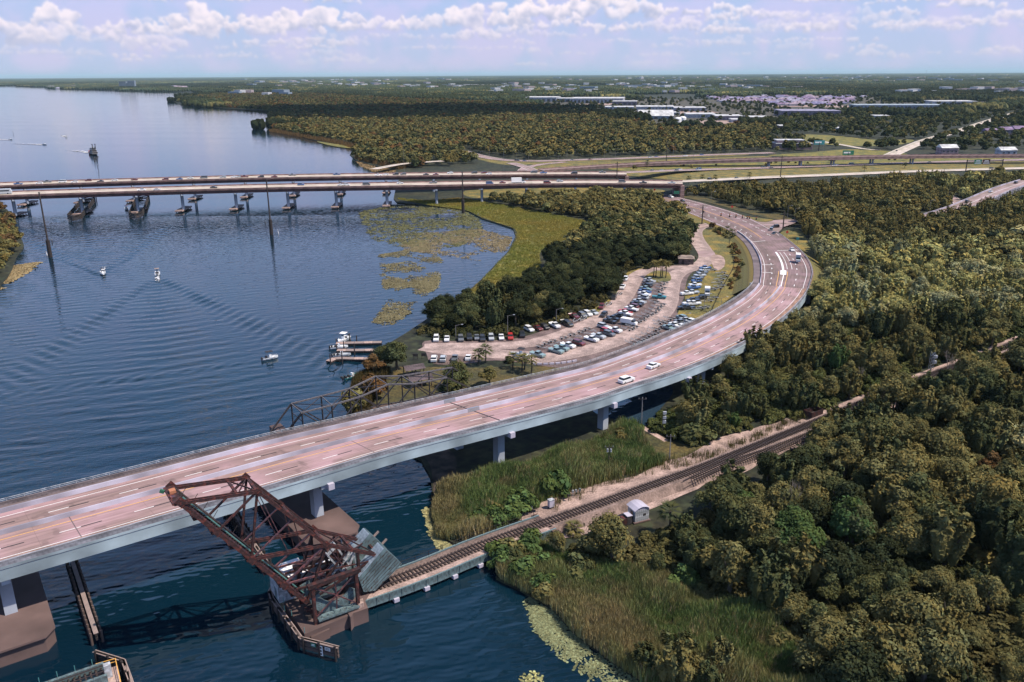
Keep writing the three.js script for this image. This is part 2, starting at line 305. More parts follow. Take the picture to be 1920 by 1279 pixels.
// ---------------------------------------------------------------- the lake and river
const waveTile = (() => {                        // wind ripples: many small waves round one direction, tiling every 96 m
  const n = 1024, r = rng(3), W = [], dir = 0.33;
  for (let i = 0; i < 70; i++) { const len = 1.1 + 5.5 * r() ** 1.8, k = 96 / len, a = Math.PI / 2 + dir + (r() + r() + r() - 1.5) * 0.62; W.push([Math.round(k * Math.cos(a)), Math.round(k * Math.sin(a)), r() * 6.283, 0.35 * len ** 0.75]); }
  const d = new Uint8Array(n * n * 4), h = new Float32Array(n * n), cs = Float32Array.from({ length: n * 4 }, (_, i) => Math.sin((i / n) * 2 * Math.PI));
  for (const [kx, ky, ph, amp] of W) { const p0 = Math.round((ph / 6.283) * n); for (let j = 0; j < n; j++) for (let i = 0; i < n; i++) h[j * n + i] += amp * cs[(((kx * i + ky * j + p0) % n) + n) % n]; }
  let m = 0; for (const x of h) m = Math.max(m, Math.abs(x));
  for (let i = 0; i < n * n; i++) { const x = 127.5 + (127.5 * h[i]) / m; d[i * 4] = d[i * 4 + 1] = d[i * 4 + 2] = x; d[i * 4 + 3] = 255; }
  const t = new THREE.DataTexture(d, n, n); t.wrapS = t.wrapT = THREE.RepeatWrapping; t.magFilter = THREE.LinearFilter; t.repeat.set(1 / 96, 1 / 96); t.needsUpdate = true; return t;
})();
const calm = tex(1024, 1024, [1500, 900], grey((u, v) => { const a = fbm(u * 6 + 0.6 * fbm(u * 4, v * 4, 3, 4), v * 14, 5, 2), b = fbm(u * 24, v * 24, 4, 24); return 0.30 + 0.34 * smooth(a, -0.3, 0.5) + 0.10 * b; }), false);
const waterTint = tex(512, 512, [900, 700], (u, v) => { const n = fbm(u * 5, v * 7, 5, 1); return [0.80 + 0.3 * n, 0.84 + 0.26 * n, 0.9 + 0.16 * n]; });
const waterOf = (bumpScale, roughness) => new THREE.MeshPhysicalMaterial({ color: lin(0.0028, 0.0185, 0.0315), map: waterTint, roughness, roughnessMap: calm, ior: 1.39, bumpMap: waveTile, bumpScale });
M.water = waterOf(0.15, 0.12); M.lake = waterOf(0.05, 0.12); M.pond = waterOf(0.05, 0.12); M.pond.color.setRGB(0.035, 0.062, 0.085);  // pond colour lifted to paint in the reflected sky

// boats under way, each with the V of waves it draws: place, heading (towards), strength, reach
const BOATS = [
  { at: G(295, 520), to: G(293, 480), amp: 0.26, reach: 330, half: 0.33 },
  { at: G(193, 520), to: G(196, 545), amp: 0.22, reach: 170, half: 0.30 },
  { at: G(507, 676), to: G(560, 664), amp: 0.09, reach: 130, half: 0.3 },
];
BOATS.forEach((b) => { b.dir = b.to.clone().sub(b.at).setY(0).normalize(); });
function wakeHeight(x, z) {
  let h = 0;
  for (const b of BOATS) {
    const rx = x - b.at.x, rz = z - b.at.z, back = -(rx * b.dir.x + rz * b.dir.z); if (back < 0 || back > b.reach) continue;
    const lat = Math.abs(-rx * b.dir.z + rz * b.dir.x), fade = 1 - smooth(back, b.reach * 0.55, b.reach), arm = lat - back * b.half, w = 2.2 + back * 0.035;
    const edge = Math.exp(-((arm / w) ** 2)), inn = smooth(-arm, 0, back * b.half) * 0.38;
    const lam = 4.2 + back * 0.006, ps = 0.92;
    h += b.amp * fade * (0.55 + 0.9 * Math.abs(vnoise(x * 0.05, z * 0.05))) * Math.min(1, back / 8) * (edge * 1.1 * Math.sin(((back * Math.cos(ps) + lat * Math.sin(ps)) * 2 * Math.PI) / lam) + (arm < 0 ? inn * Math.sin((back + lat * 0.12) * 2 * Math.PI / (lam * 1.35)) : 0));
  }
  // old swell left by boats that have passed: long low crests across the open river
  const m = smooth(fbm(x * 0.008, z * 0.008 + 5, 3), -0.25, 0.35);
  h += 0.05 * m * (Math.sin(x * 0.42 + z * 1.28 + 2.4 * fbm(x * 0.012, z * 0.012, 2)) + 0.7 * Math.sin(x * 0.72 + z * 0.95 + 3));
  return h;
}
{
  const x0 = -330, x1 = 60, z0 = -560, z1 = -60, st = 0.95, nx = Math.round((x1 - x0) / st), nz = Math.round((z1 - z0) / st), pos = new Float32Array((nx + 1) * (nz + 1) * 3), uv = new Float32Array((nx + 1) * (nz + 1) * 2), idx = [];
  for (let j = 0; j <= nz; j++) for (let i = 0; i <= nx; i++) {
    const k = j * (nx + 1) + i, x = x0 + ((x1 - x0) * i) / nx, z = z0 + ((z1 - z0) * j) / nz, e = Math.min(x - x0, x1 - x, z - z0, z1 - z);
    pos.set([x, wakeHeight(x, z) * smooth(e, 0, 12), z], k * 3); uv.set([x, -z], k * 2);
    if (i < nx && j < nz) idx.push(k, k + nx + 1, k + 1, k + 1, k + nx + 1, k + nx + 2);
  }
  const g = new THREE.BufferGeometry(); g.setAttribute('position', new THREE.BufferAttribute(pos, 3)); g.setAttribute('uv', new THREE.BufferAttribute(uv, 2)); g.setIndex(idx); g.computeVertexNormals();
  tag(put(g, 'water', M.water), 'blue green river with boat wakes and wind ripples', null, null, 'structure');
  const far = new MB(), B = 60000, sheet = (a, b, c, d) => { const p = [V(a, 0, d), V(b, 0, d), V(b, 0, c), V(a, 0, c)]; far.quad(...p, p.map((q) => [q.x, -q.z])); };
  sheet(-B, B, -B, z0); sheet(-B, B, z1, 4000); sheet(-B, x0, z0, z1); sheet(x1, 4000, z0, z1);
  tag(far.build('water', M.lake), 'pale open lake reaching to the far shore', null, null, 'structure');
}

// ---------------------------------------------------------------- land
const LAND = 0.6, Z = {};                        // Z: outlines in plan that later sections use
Z.shore = [...GS([[-500, 158], [0, 161], [90, 164], [100, 167], [190, 168.5], [240, 171], [372, 173.5], [400, 176], [346, 182], [322, 189], [345, 197.5], [420, 203], [480, 207], [508, 207], [502, 222], [496, 236], [512, 247], [546, 252], [572, 258], [602, 265.5], [650, 272], [662, 279], [656, 290], [668, 301], [695, 309], [742, 318], [748, 335], [742, 352], [738, 372], [745, 380], [800, 384], [850, 384], [880, 396], [905, 410], [935, 419], [962, 428], [967, 442], [952, 472], [925, 500], [902, 524], [884, 540], [840, 572], [800, 598], [765, 622], [735, 640], [702, 656], [690, 690], [664, 712], [650, 735], [652, 772], [690, 810], [745, 838], [790, 862], [806, 890], [812, 930], [806, 962], [818, 1000], [850, 1018], [905, 1022], [935, 1030], [940, 1052], [930, 1082], [975, 1104], [1036, 1140], [1076, 1185], [1146, 1238], [1206, 1276], [1280, 1330]], LAND)];
{
  const end = G(1280, 1330, LAND), outline = [...Z.shore, V(end.x + 30, LAND, -40), V(900, LAND, -40), V(4000, LAND, -900), V(60000, LAND, -30000), V(60000, LAND, -60000), V(-60000, LAND, -60000)];
  Z.land = outline;
  tag(new MB().prism(outline, -0.4, LAND).build('ground', M.ground), 'flat wooded land running to the horizon', null, null, 'structure');
}
Z.clear = [];
const sheet = (name, label, poly, mat, lift, kind = 'structure') => { const y = LAND + lift; if (!/floor|mud/.test(name)) Z.clear.push(poly); return tag(new MB().prism(poly.map((p) => V(p.x, 0, p.z)), y, y).build(name, mat), label, null, null, kind); };
const P0 = (list, h = LAND) => rounded(GS(list, h), true, 4);
// left bank at the picture's edge
Z.leftBank = P0([[-90, 372], [4, 388], [22, 410], [36, 440], [44, 462], [30, 482], [22, 505], [6, 528], [-40, 560], [-120, 560]]);
tag(new MB().prism(Z.leftBank, -0.4, LAND).build('ground', M.ground), 'wooded bank at the left edge of the river', null, null, 'structure');
// open marsh by the bay, and the river's grassy margins
Z.marsh = P0([[745, 372], [800, 376], [862, 372], [905, 378], [980, 392], [1050, 405], [1110, 420], [1060, 450], [1015, 470], [1010, 505], [965, 530], [915, 548], [872, 560], [900, 530], [930, 498], [956, 470], [970, 440], [962, 427], [930, 417], [900, 406], [872, 394], [800, 384]]);
sheet('marsh', 'yellow green marsh grass between bay and dark trees', Z.marsh, M.marsh, 0.04);
sheet('grass', 'mown grass strip under the highway bridges', P0([[872, 358], [1010, 352], [1060, 352], [1240, 356], [1240, 362], [1000, 372], [900, 374]]), M.grass, 0.08);
sheet('grass', 'small green spit at the lake shore beyond the bridges', P0([[594, 265], [640, 271], [668, 273], [660, 278], [625, 274]]), M.marsh, 0.05);
// lawn near the docks and the old truss
Z.lawn = P0([[690, 700], [720, 690], [800, 688], [880, 690], [960, 688], [1080, 690], [1010, 715], [900, 745], [780, 770], [690, 790], [655, 775], [652, 740], [668, 715]]);
sheet('lawn', 'olive lawn round the picnic shelters', Z.lawn, M.lawn, 0.05);
sheet('mud', 'bare muddy bank under the road bridge', P0([[700, 800], [760, 838], [800, 862], [812, 905], [815, 960], [850, 900], [850, 850], [790, 825]]), M.mud, 0.03);
sheet('marsh_floor', 'dark boggy floor of the reed bed', P0([[850, 850], [1000, 820], [1110, 780], [1200, 800], [1250, 860], [1100, 920], [960, 985], [860, 1010], [825, 970]]), withMap(lin(0.055, 0.055, 0.026), T.forest, 1), 0.02);
// dark pond showing under the bridge
Z.pond = P0([[1112, 772], [1132, 752], [1180, 735], [1240, 712], [1262, 730], [1240, 765], [1206, 803], [1170, 792]]);
Z.clear.push(Z.pond); tag(new MB().prism(Z.pond.map((p) => V(p.x, 0, p.z)), LAND + 0.06, LAND + 0.06).build('pond', M.pond), 'blue grey pond under the road bridge', null, null, 'structure');

// railway bed
const railPts = [[-30, -125.9], [-18, -133.6], [-6.5, -142.4], [4.8, -150], [17, -157.9], [33.3, -168.7], [41.7, -174.2], [57.2, -185.4], [79.9, -202], [116.5, -229.5], [150.6, -253.5], [215, -300], [300, -352]];
Z.rail = Course.line(railPts.map(([x, z]) => V(x, 2.55, z)), 5, 3);
{
  const bed = Course.line(railPts.slice(3, 9).map(([x, z]) => V(x - 1.2, 0, z - 1.8)), 14, 4), o = bed.outline(0, bed.len, 1);
  Z.railBed = o;
  const rough = o.map((p) => V(p.x + 1.8 * vnoise(p.x * 0.13, p.z * 0.13), 0, p.z + 1.8 * vnoise(p.x * 0.11 + 9, p.z * 0.15)));
  sheet('sand_track', 'pale sandy service track beside the railway', rough, M.sand, 0.12);
  sheet('sand_track', 'narrow pale track bed running on into the trees', Course.line(railPts.slice(8).map(([x, z]) => V(x, 0, z)), 11, 4).outline(), M.sand, 0.1);
  const b = new MB(), c = Course.line(railPts.slice(3).map(([x, z]) => V(x, 0, z)), 7.5, 3);
  c.beam(b, -1, 1, LAND + 0.05, 2.28, 0, c.len, 3, 0.42);
  tag(b.build('ballast', M.ballast), 'grey brown stone ballast under the railway track', null, null, 'structure');
}
sheet('sand_clearing', 'bare sand clearing beside the railway hut', P0([[1010, 1002], [1060, 975], [1160, 945], [1240, 905], [1330, 872], [1420, 850], [1400, 880], [1300, 912], [1230, 950], [1150, 985], [1060, 1010]]), M.sand, 0.16);
sheet('grass', 'dry grass verge between reed bed and railway', P0([[1190, 812], [1245, 822], [1300, 838], [1360, 830], [1330, 852], [1250, 870]]), M.lawn, 0.1);
sheet('path', 'narrow pale footpath at the edge of the pond', Course.line(GS([[1196, 796], [1225, 814], [1250, 828]], LAND), 1.6).outline(), M.sand, 0.14);

// ---------------------------------------------------------------- the curving road bridge in the foreground
const deckH = (x) => (x < 620 ? 14 : x < 1000 ? lerp(14, 12.6, (x - 620) / 380) : x < 1300 ? lerp(12.6, 10.6, (x - 1000) / 300) : lerp(10.6, 6.2, clamp((x - 1300) / 170, 0, 1)));
const farEdge = [[-260, 1000], [-60, 950], [0, 935], [150, 898], [290, 863.5], [480, 816], [660, 776], [740, 758], [880, 727], [1000, 700], [1088, 680], [1148, 660], [1200, 641], [1250, 620], [1310, 594], [1352, 572], [1383, 553], [1404, 536], [1412, 526]];
const nearEdge = [[-260, 1124], [-60, 1071], [0, 1054], [170, 1006], [340, 957], [480, 917], [626, 874], [740, 840], [926, 793], [1040, 764], [1125, 741], [1190, 719], [1240, 704], [1300, 683], [1366, 655], [1430, 621], [1474, 590], [1506, 557], [1518, 538]];
const farH = (x) => deckH(x + 130), nearH = (x) => deckH(x);
const D = new Course(farEdge.map(([x, y]) => { const h = farH(x); const p = G(x, y, h + 1.6); p.y = h; return p; }), nearEdge.map(([x, y]) => { const h = nearH(x); const p = G(x, y, h + 0.95); p.y = h; return p; }), 3);
{
  const t = thing('road_bridge', 'long curving concrete road bridge with four lanes sweeping across the foreground', 'road bridge'), m = (l) => l / 12;   // lateral metres of a 24 m deck
  D.beam(new MB(), -1, 1, -0.45, -0.02).build('deck_slab', M.girder, t);
  D.strip(new MB(), -1, m(-9.5), 0.15).build('footway', M.walk, t);
  D.strip(new MB(), m(-8.9), m(-0.5), 0).build('carriageway', M.deck, t);
  D.strip(new MB(), m(0.1), m(9.3), 0.001).build('carriageway', M.deck, t);
  D.strip(new MB(), m(9.3), m(11.4), 0.002).build('gutter', M.gutter, t);
  D.beam(new MB(), m(-9.5), m(-8.9), -0.02, 0.86, 0, D.len, 4, 0.45).build('barrier', M.barrier, t);
  D.beam(new MB(), m(-0.5), m(0.1), -0.02, 0.84, 0, D.len, 4, 0.45).build('barrier', M.barrier, t);
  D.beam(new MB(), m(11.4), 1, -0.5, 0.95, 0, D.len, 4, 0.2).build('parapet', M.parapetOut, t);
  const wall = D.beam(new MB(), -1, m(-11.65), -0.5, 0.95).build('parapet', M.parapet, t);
  const posts = new MB(), rails = new MB();
  for (let s = 1; s < D.len; s += 3) posts.bar(D.at(s, m(-11.82), 0.95), D.at(s, m(-11.82), 1.55), 0.09, 0.09);
  D.beam(rails, m(-11.87), m(-11.77), 1.5, 1.6); D.beam(rails, m(-11.87), m(-11.77), 1.2, 1.26);
  rails.build('handrail', M.steelPale, wall); tag(posts.build('baluster', M.steelPale, wall), null, null, null, 'stuff');
  // girders: two outer faces and the underside between them
  D.beam(new MB(), m(-11.85), m(-11.3), -2.7, -0.46).build('girder', M.girder, t);
  D.beam(new MB(), m(11.3), m(11.9), -2.7, -0.46).build('girder', M.girder, t);
  for (const l of [-6.2, -2, 2.2, 6.4]) D.beam(new MB(), m(l - 0.25), m(l + 0.25), -2.6, -0.46, 0, D.len, 8).build('girder', M.girder, t);
  // lines
  const line = (l, w, mat, y = 0.02) => D.strip(new MB(), m(l - w / 2), m(l + w / 2), y).build('edge_line', mat, t);
  line(-7.2, 0.17, M.white); line(-1.2, 0.15, M.yellow); line(2.0, 0.17, M.yellow); line(9.0, 0.17, M.white);
  for (const l of [-4.05, 5.35]) for (let s = 3; s < D.len - 8; s += 12.2) {
    D.strip(new MB(), m(l - 0.09), m(l + 0.09), 0.02, s, s + 3.4).build('lane_dash', M.white, t);
    D.strip(new MB(), m(l - 0.14), m(l + 0.14), 0.02, s + 3.4, s + 6.8).build('lane_dash', M.black, t);
  }
  // expansion joint near the middle, with the steel cover on the barrier
  const near = (p) => { let b = 0, bd = 1e9; for (let s = 0; s < D.len; s += 1) { const d = D.at(s, 0).distanceTo(p); if (d < bd) { bd = d; b = s; } } return b; };
  const sj = near(G(893, 772, 12.8));
  D.strip(new MB(), m(-8.9), m(11.4), 0.025, sj - 0.2, sj + 0.2, 1).build('expansion_joint', M.black, t);
  for (const l of [-9.2, -0.2]) D.beam(new MB(), m(l - 0.36), m(l + 0.36), 0.02, 0.9, sj - 1.6, sj + 1.6, 1, 0.4).build('joint_cover', M.metal, t);
  for (const s of [near(G(135, 990, 14)), near(G(690, 845, 13.8))]) D.strip(new MB(), m(0.1), m(9.3), 0.022, s - 0.08, s + 0.08, 1).build('expansion_joint', M.walk, t);
  // piers: two flared columns on a footing each
  const pier = (s, foot, ground, w = 24) => {
    const g = new THREE.Group(); g.name = 'pier'; t.add(g);
    const dir = D.dir(s), side = V(-dir.z, 0, dir.x);
    for (const l of [-7.6, 7.6]) {
      const c = D.at(s, m(l)), yb = foot, yt = c.y - 2.75, k = new MB(), R = (y, a, b) => [[-a, -b], [a, -b], [a, b], [-a, b]].map(([i, j]) => V(c.x, y, c.z).addScaledVector(dir, i).addScaledVector(side, j));
      const prof = [[yb, 0.95, 1.05], [yt - 1.6, 0.95, 1.05], [yt - 0.8, 1.0, 1.25], [yt, 1.1, 1.75]];
      for (let i = 0; i + 1 < prof.length; i++) k.hexa([...R(...prof[i]), ...R(...prof[i + 1])].map((v) => v));
      k.build('column', M.pier, g);
    }
    const capMB = new MB(), a = D.at(s, m(-11.2)), b = D.at(s, m(11.4)); a.y -= 3.2; b.y -= 3.2; capMB.bar(a, b, 1.3, 0.95); capMB.build('cap_beam', M.pier, g);
    if (ground) {
      const c = D.at(s, 0), P = [[-5.6, -16], [-4, -18], [4, -18], [5.6, -16], [5.6, 16], [4, 18], [-4, 18], [-5.6, 16]].map(([i, j]) => V(c.x, 0, c.z).addScaledVector(dir, i).addScaledVector(side, j));
      new MB().prism(P, -0.5, foot - 0.35).build('footing', M.footing, g);
      new MB().prism(P.map((p) => p.clone().sub(V(c.x, 0, c.z)).multiplyScalar(1.03).add(V(c.x, 0, c.z))), foot - 0.35, foot).build('footing_cap', M.footing, g);
    }
  };
  pier(near(G(-10, 1010, 14)), 3.2, true); pier(near(G(560, 855, 14)), 3.0, true);
  for (const [x, y, h] of [[893, 768, 12.8], [1090, 715, 12], [1262, 650, 10.6]]) pier(near(G(x, y, h)), LAND, false);
  // drain boxes hung at the outer girder
  for (const [x, y, h] of [[935, 790, 12.8], [1131, 735, 12], [1276, 690, 10.8], [595, 880, 14]]) { const s = near(G(x, y, h)), p = D.at(s, 1.0, -3.1); new MB().box(p, 1.3, 1.3, 1.4, D.turn(s)).build('drain_box', M.barrier, t); }
  for (const sd of [-1, 1]) { const p = D.at(D.len, sd * 0.94); new MB().box(V(p.x, p.y / 2 - 0.2, p.z - 1), 1.6, p.y, 6).build('abutment', M.parapetOut, t); }
}

// ---------------------------------------------------------------- the same road on its bank, running on to the junction
const endL = D.at(D.len, -1), endR = D.at(D.len, 1);
const A = new Course([endL, ...GS([[1413, 505, 5], [1409, 481, 4.0], [1392, 452, 3.0], [1366, 432, 2.2], [1333, 417, 1.6], [1300, 403, 1.3], [1266, 391, 1.1], [1225, 376, 1]])], [endR, ...GS([[1525, 508, 5], [1511, 480, 4.0], [1476, 449, 3.0], [1440, 426, 2.2], [1396, 405, 1.6], [1340, 387, 1.3], [1290, 374, 1.1], [1240, 362, 1]])], 3);
{
  const bank = new MB(), S = A.stops(0, A.len, 4);
  for (let i = 0; i + 1 < S.length; i++) for (const sd of [-1, 1]) {
    const a = A.at(S[i], sd), b = A.at(S[i + 1], sd), oa = A.at(S[i], sd * (1 + 0.12 * a.y)), ob = A.at(S[i + 1], sd * (1 + 0.12 * b.y)); oa.y = ob.y = LAND;
    a.y -= 0.06; b.y -= 0.06; sd > 0 ? bank.quad(oa, ob, b, a) : bank.quad(a, b, ob, oa);
  }
  tag(bank.build('embankment', M.grass), 'grassy bank that carries the road down from the bridge', null, null, 'structure');
  const road = tag(A.strip(new MB(), -1, 1, 0).build('road', M.asphalt), 'asphalt road curving from the bridge to the junction', null, null, 'structure'), s9 = A.len * 0.5;
  A.strip(new MB(), -1, -0.74, 0.1, 0, s9).build('pavement', M.walk, road);
  A.beam(new MB(), -0.75, -0.72, 0, 0.85, 0, s9, 3, 0.3).build('barrier', M.barrier, road);
  A.strip(new MB(), -0.1, 0.0, 0.10, 2, 26, 3).build('median', M.asphaltOld, road); 
  const med = (l0, l1, s0, s1) => A.beam(new MB(), l0, l1, 0.0, 0.14, s0, s1, 3).build('median_kerb', M.white, road);
  med(0.0, 0.03, 0, 26); med(-0.1, 0.1, 26, 36); med(-0.04, 0.03, 36, 84);
  const mark = (l, mat, s0, s1, w = 0.008) => A.strip(new MB(), l - w, l + w, 0.018, s0, s1).build('edge_line', mat, road);
  mark(-0.62, M.white, 0, 160); mark(-0.16, M.yellow, 0, 34); mark(0.14, M.yellow, 0, 34); mark(0.78, M.white, 0, 88); mark(-0.9, M.white, 110, A.len); mark(0.9, M.white, 130, A.len);
  mark(-0.05, M.yellow, 128, A.len, 0.006); mark(0.0, M.yellow, 128, A.len, 0.006); mark(0.3, M.white, 40, 84); mark(0.14, M.white, 40, 84);
  for (const l of [-0.38, 0.46]) for (let s = 3; s < A.len - 6; s += 12) if (s < 86 || s > 130) A.strip(new MB(), l - 0.012, l + 0.012, 0.018, s, s + 3.5).build('lane_dash', M.white, road);
  for (const l of [-0.5, 0.5]) for (let s = 132; s < A.len - 6; s += 12) A.strip(new MB(), l - 0.01, l + 0.01, 0.02, s, s + 3.5).build('lane_dash', M.white, road);
  for (const [s, a, b] of [[88, 0.1, 0.95], [118, -0.9, 0.0], [50, -0.7, -0.3], [30, -0.7, -0.4]]) A.strip(new MB(), a, b, 0.019, s, s + 0.6).build('stop_line', M.white, road);
  const rail = thing('guardrail', 'grey steel guardrail on the outer edge of the road bend', 'guardrail');
  const gp = new MB(); for (let s = 0; s < A.len * 0.45; s += 3) gp.bar(A.at(s, 0.97, -0.2), A.at(s, 0.97, 0.75), 0.14, 0.14);
  tag(gp.build('support', M.steel, rail), null, null, null, 'stuff'); A.beam(new MB(), 0.955, 0.965, 0.42, 0.78, 0, A.len * 0.45).build('rail', M.galv, rail);
}
const poly = (name, label, list, mat, lift, h = LAND) => sheet(name, label, P0(list, h), mat, lift);
poly('road', 'side road leaving the junction to the right', [[1392, 420], [1418, 418], [1445, 416], [1478, 414], [1494, 416], [1488, 422], [1470, 428], [1462, 436], [1450, 442], [1425, 430]], M.asphaltOld, 0.9);
poly('grass', 'grass triangle at the junction corner', [[1394, 409], [1416, 411], [1450, 415], [1436, 419], [1412, 417]], M.grass, 1.05);
poly('grass', 'grass verge at the left of the junction road', [[1270, 400], [1290, 402], [1322, 414], [1318, 420], [1296, 418], [1284, 412]], M.grass, 0.25);
poly('grass', 'grassy outer verge of the road bend', [[1462, 442], [1474, 432], [1494, 430], [1520, 466], [1542, 512], [1538, 545], [1524, 556], [1526, 530], [1527, 505], [1513, 478], [1490, 458]], M.grass, 0.14);
poly('path', 'pale pavement stub at the junction', [[1284, 427], [1320, 421], [1330, 424], [1300, 430]], M.sand, 0.35);
poly('grass', 'strip of grass beyond the junction road', [[1262, 368], [1300, 374], [1350, 386], [1400, 400], [1460, 413], [1500, 416], [1500, 410], [1400, 392], [1300, 368]], M.lawn, 0.2);

// ---------------------------------------------------------------- car park
poly('grass', 'mown grass slope between car park and road', [[1308, 436], [1330, 428], [1350, 432], [1374, 446], [1396, 480], [1402, 510], [1392, 540], [1360, 566], [1310, 598], [1275, 598], [1272, 585], [1284, 570], [1284, 545], [1300, 520], [1322, 503], [1342, 488], [1330, 462]], M.grass, 0.10);
poly('sand_patch', 'bare sand patch in the grass by the car park', [[1338, 478], [1352, 480], [1358, 500], [1345, 508], [1336, 498]], M.sand, 0.18);
poly('parking_lot', 'pinkish gravel car park with rows of vehicles and trailers', [[796, 640], [860, 640], [960, 636], [1030, 616], [1090, 590], [1135, 582], [1160, 560], [1172, 535], [1190, 515], [1240, 500], [1290, 497], [1305, 500], [1290, 520], [1282, 560], [1272, 590], [1310, 600], [1240, 640], [1160, 668], [1060, 690], [1000, 684], [930, 676], [860, 684], [812, 682], [800, 664]], M.lot, 0.06);
const laneCourse = (pts, w) => Course.line(GS(pts, LAND), w, 3);
const LN = [
  [laneCourse([[1345, 418], [1318, 424], [1304, 433], [1306, 448], [1318, 466], [1326, 482], [1318, 494], [1296, 504], [1276, 510], [1262, 522], [1255, 545], [1252, 566], [1240, 588], [1216, 610], [1170, 634], [1110, 655], [1050, 668], [985, 676]], 8.6), 'pale concrete access drive winding into the car park', 0.14],
  [laneCourse([[1300, 503], [1255, 502], [1215, 507], [1192, 520], [1180, 540], [1166, 562], [1140, 588], [1098, 610], [1050, 630], [990, 645], [920, 650], [850, 650], [796, 652]], 8.0), 'pale concrete loop of the car park along the trees', 0.12],
  [laneCourse([[796, 650], [860, 660], [930, 664], [1000, 668]], 9), 'pale concrete apron above the boat ramp', 0.1],
];
LN.forEach(([c, l, y]) => tag(c.strip(new MB(), -1, 1, y).build('drive', M.lane), l, null, null, 'structure'));
poly('speed_table', 'grey raised patch across the access drive', [[1311, 471], [1333, 470], [1338, 481], [1316, 482]], M.asphaltOld, 0.17);
Z.island = P0([[1209, 524], [1216, 514], [1232, 508], [1250, 510], [1258, 520], [1254, 528], [1232, 530]]);
sheet('grass', 'rounded grass island with palms in the car park', Z.island, M.grass, 0.2);
poly('grass', 'grass verge where cars stand at the lot edge', [[1082, 590], [1120, 575], [1150, 555], [1168, 528], [1178, 510], [1215, 500], [1205, 508], [1184, 525], [1172, 550], [1150, 574], [1118, 590], [1092, 600]], M.grass, 0.1);
poly('lawn', 'dark lawn between the lot and the road bridge', [[930, 690], [1000, 688], [1060, 694], [1010, 712], [930, 730]], M.lawn, 0.09);

// ---------------------------------------------------------------- the twin highway bridges over the river mouth
const hFront = (x) => (x < 700 ? 15 : x < 1280 ? lerp(15, 10.2, (x - 700) / 580) : 10.2), hBack = (x) => (x < 600 ? 15 : x < 1200 ? lerp(15, 9.5, (x - 600) / 600) : 9.5);
const edgePts = (list, hf, lift) => list.map(([x, y]) => { const h = hf(x), p = G(x, y, h + lift); p.y = h; return p; });
const HF = new Course(edgePts([[-220, 367], [0, 358.5], [75, 356], [475, 345], [720, 341], [960, 337.7], [1110, 336.5], [1280, 337.5]], hFront, 0.9), edgePts([[-220, 376], [0, 366], [25, 365], [480, 351.8], [720, 347.8], [960, 344.4], [1110, 343.3], [1280, 344.5]], hFront, 0.9), 6);
const HB = new Course(edgePts([[-220, 350], [0, 341.3], [480, 327.4], [720, 323.8], [960, 321.4], [1080, 321], [1175, 321.5]], hBack, 0.9), edgePts([[-220, 357.5], [0, 347.5], [480, 333.2], [720, 329.4], [960, 326.9], [1080, 326.4], [1175, 327]], hBack, 0.9), 6);
const nearestS = (c, p) => { let b = 0, bd = 1e9; for (let s = 0; s <= c.len; s += 2) { const q = c.at(s, 0), d = (q.x - p.x) ** 2 + (q.z - p.z) ** 2; if (d < bd) { bd = d; b = s; } } return b; };
function highwayBridge(c, label, pierX, hf, yRow) {
  const t = thing('highway_bridge', label, 'highway bridge');
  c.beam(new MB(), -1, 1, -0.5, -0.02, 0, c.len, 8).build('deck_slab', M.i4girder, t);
  c.strip(new MB(), -0.96, 0.96, 0, 0, c.len, 8).build('carriageway', M.highway, t);
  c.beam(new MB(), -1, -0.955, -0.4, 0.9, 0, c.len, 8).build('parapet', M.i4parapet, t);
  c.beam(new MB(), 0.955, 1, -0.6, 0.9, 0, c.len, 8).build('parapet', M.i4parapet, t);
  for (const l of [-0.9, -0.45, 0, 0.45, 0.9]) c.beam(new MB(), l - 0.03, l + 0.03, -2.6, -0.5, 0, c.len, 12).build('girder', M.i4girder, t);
  for (const l of [-0.72, 0.72]) c.strip(new MB(), l - 0.01, l + 0.01, 0.03, 0, c.len, 8).build('edge_line', M.white, t);
  for (const x of pierX) {
    const s = nearestS(c, G(x, yRow(x), hf(x))), dir = V(1, 0, -0.06).normalize(), side = V(0.06, 0, 1).normalize(), land = inside(Z.land, c.at(s, 0).x, c.at(s, 0).z), foot = land ? LAND : 1.6, g = new THREE.Group(); g.name = 'pier'; t.add(g);
    for (const l of [-0.62, 0.62]) { const p = c.at(s, l); new MB().tube(V(p.x, foot, p.z), V(p.x, p.y - 3.4, p.z), 0.95, 0.95, 8).build('column', M.pier, g); }
    const a = c.at(s, -0.95, -3), b = c.at(s, 0.95, -3); new MB().bar(a, b, 1.6, 1.0).build('cap_beam', M.pier, g);
    if (!land) {
      const p = c.at(s, 0), R = (i, j) => V(p.x, 0, p.z).addScaledVector(dir, i).addScaledVector(side, j);
      new MB().prism([R(-2.6, -11), R(2.6, -11), R(2.6, 11), R(-2.6, 11)], 0.7, foot).build('footing', M.sand, g);
      const q = new MB(); for (const i of [-1.8, 1.8]) for (let j = -10; j <= 10; j += 4) q.tube(R(i, j).setY(-0.5), R(i, j).setY(0.7), 0.3, 0.3, 5);
      tag(q.build('pile_bent', M.woodDark, g), null, null, null, 'stuff');
    }
  }
  return t;
}
const pierXs = [-55, 45, 163, 262, 345, 443, 538, 633, 725, 817];
highwayBridge(HF, 'nearer of the twin highway bridges, two lanes of light traffic on slim paired columns', [...pierXs, 900, 985, 1075, 1165], hFront, (x) => 348 - (x - 480) * 0.013);
highwayBridge(HB, 'farther of the twin highway bridges, crowded with traffic behind the nearer one', [...[-35, 70, 165, 258, 368, 460, 548, 636, 722], 810, 895, 985, 1075], hBack, (x) => 330 - (x - 480) * 0.013);
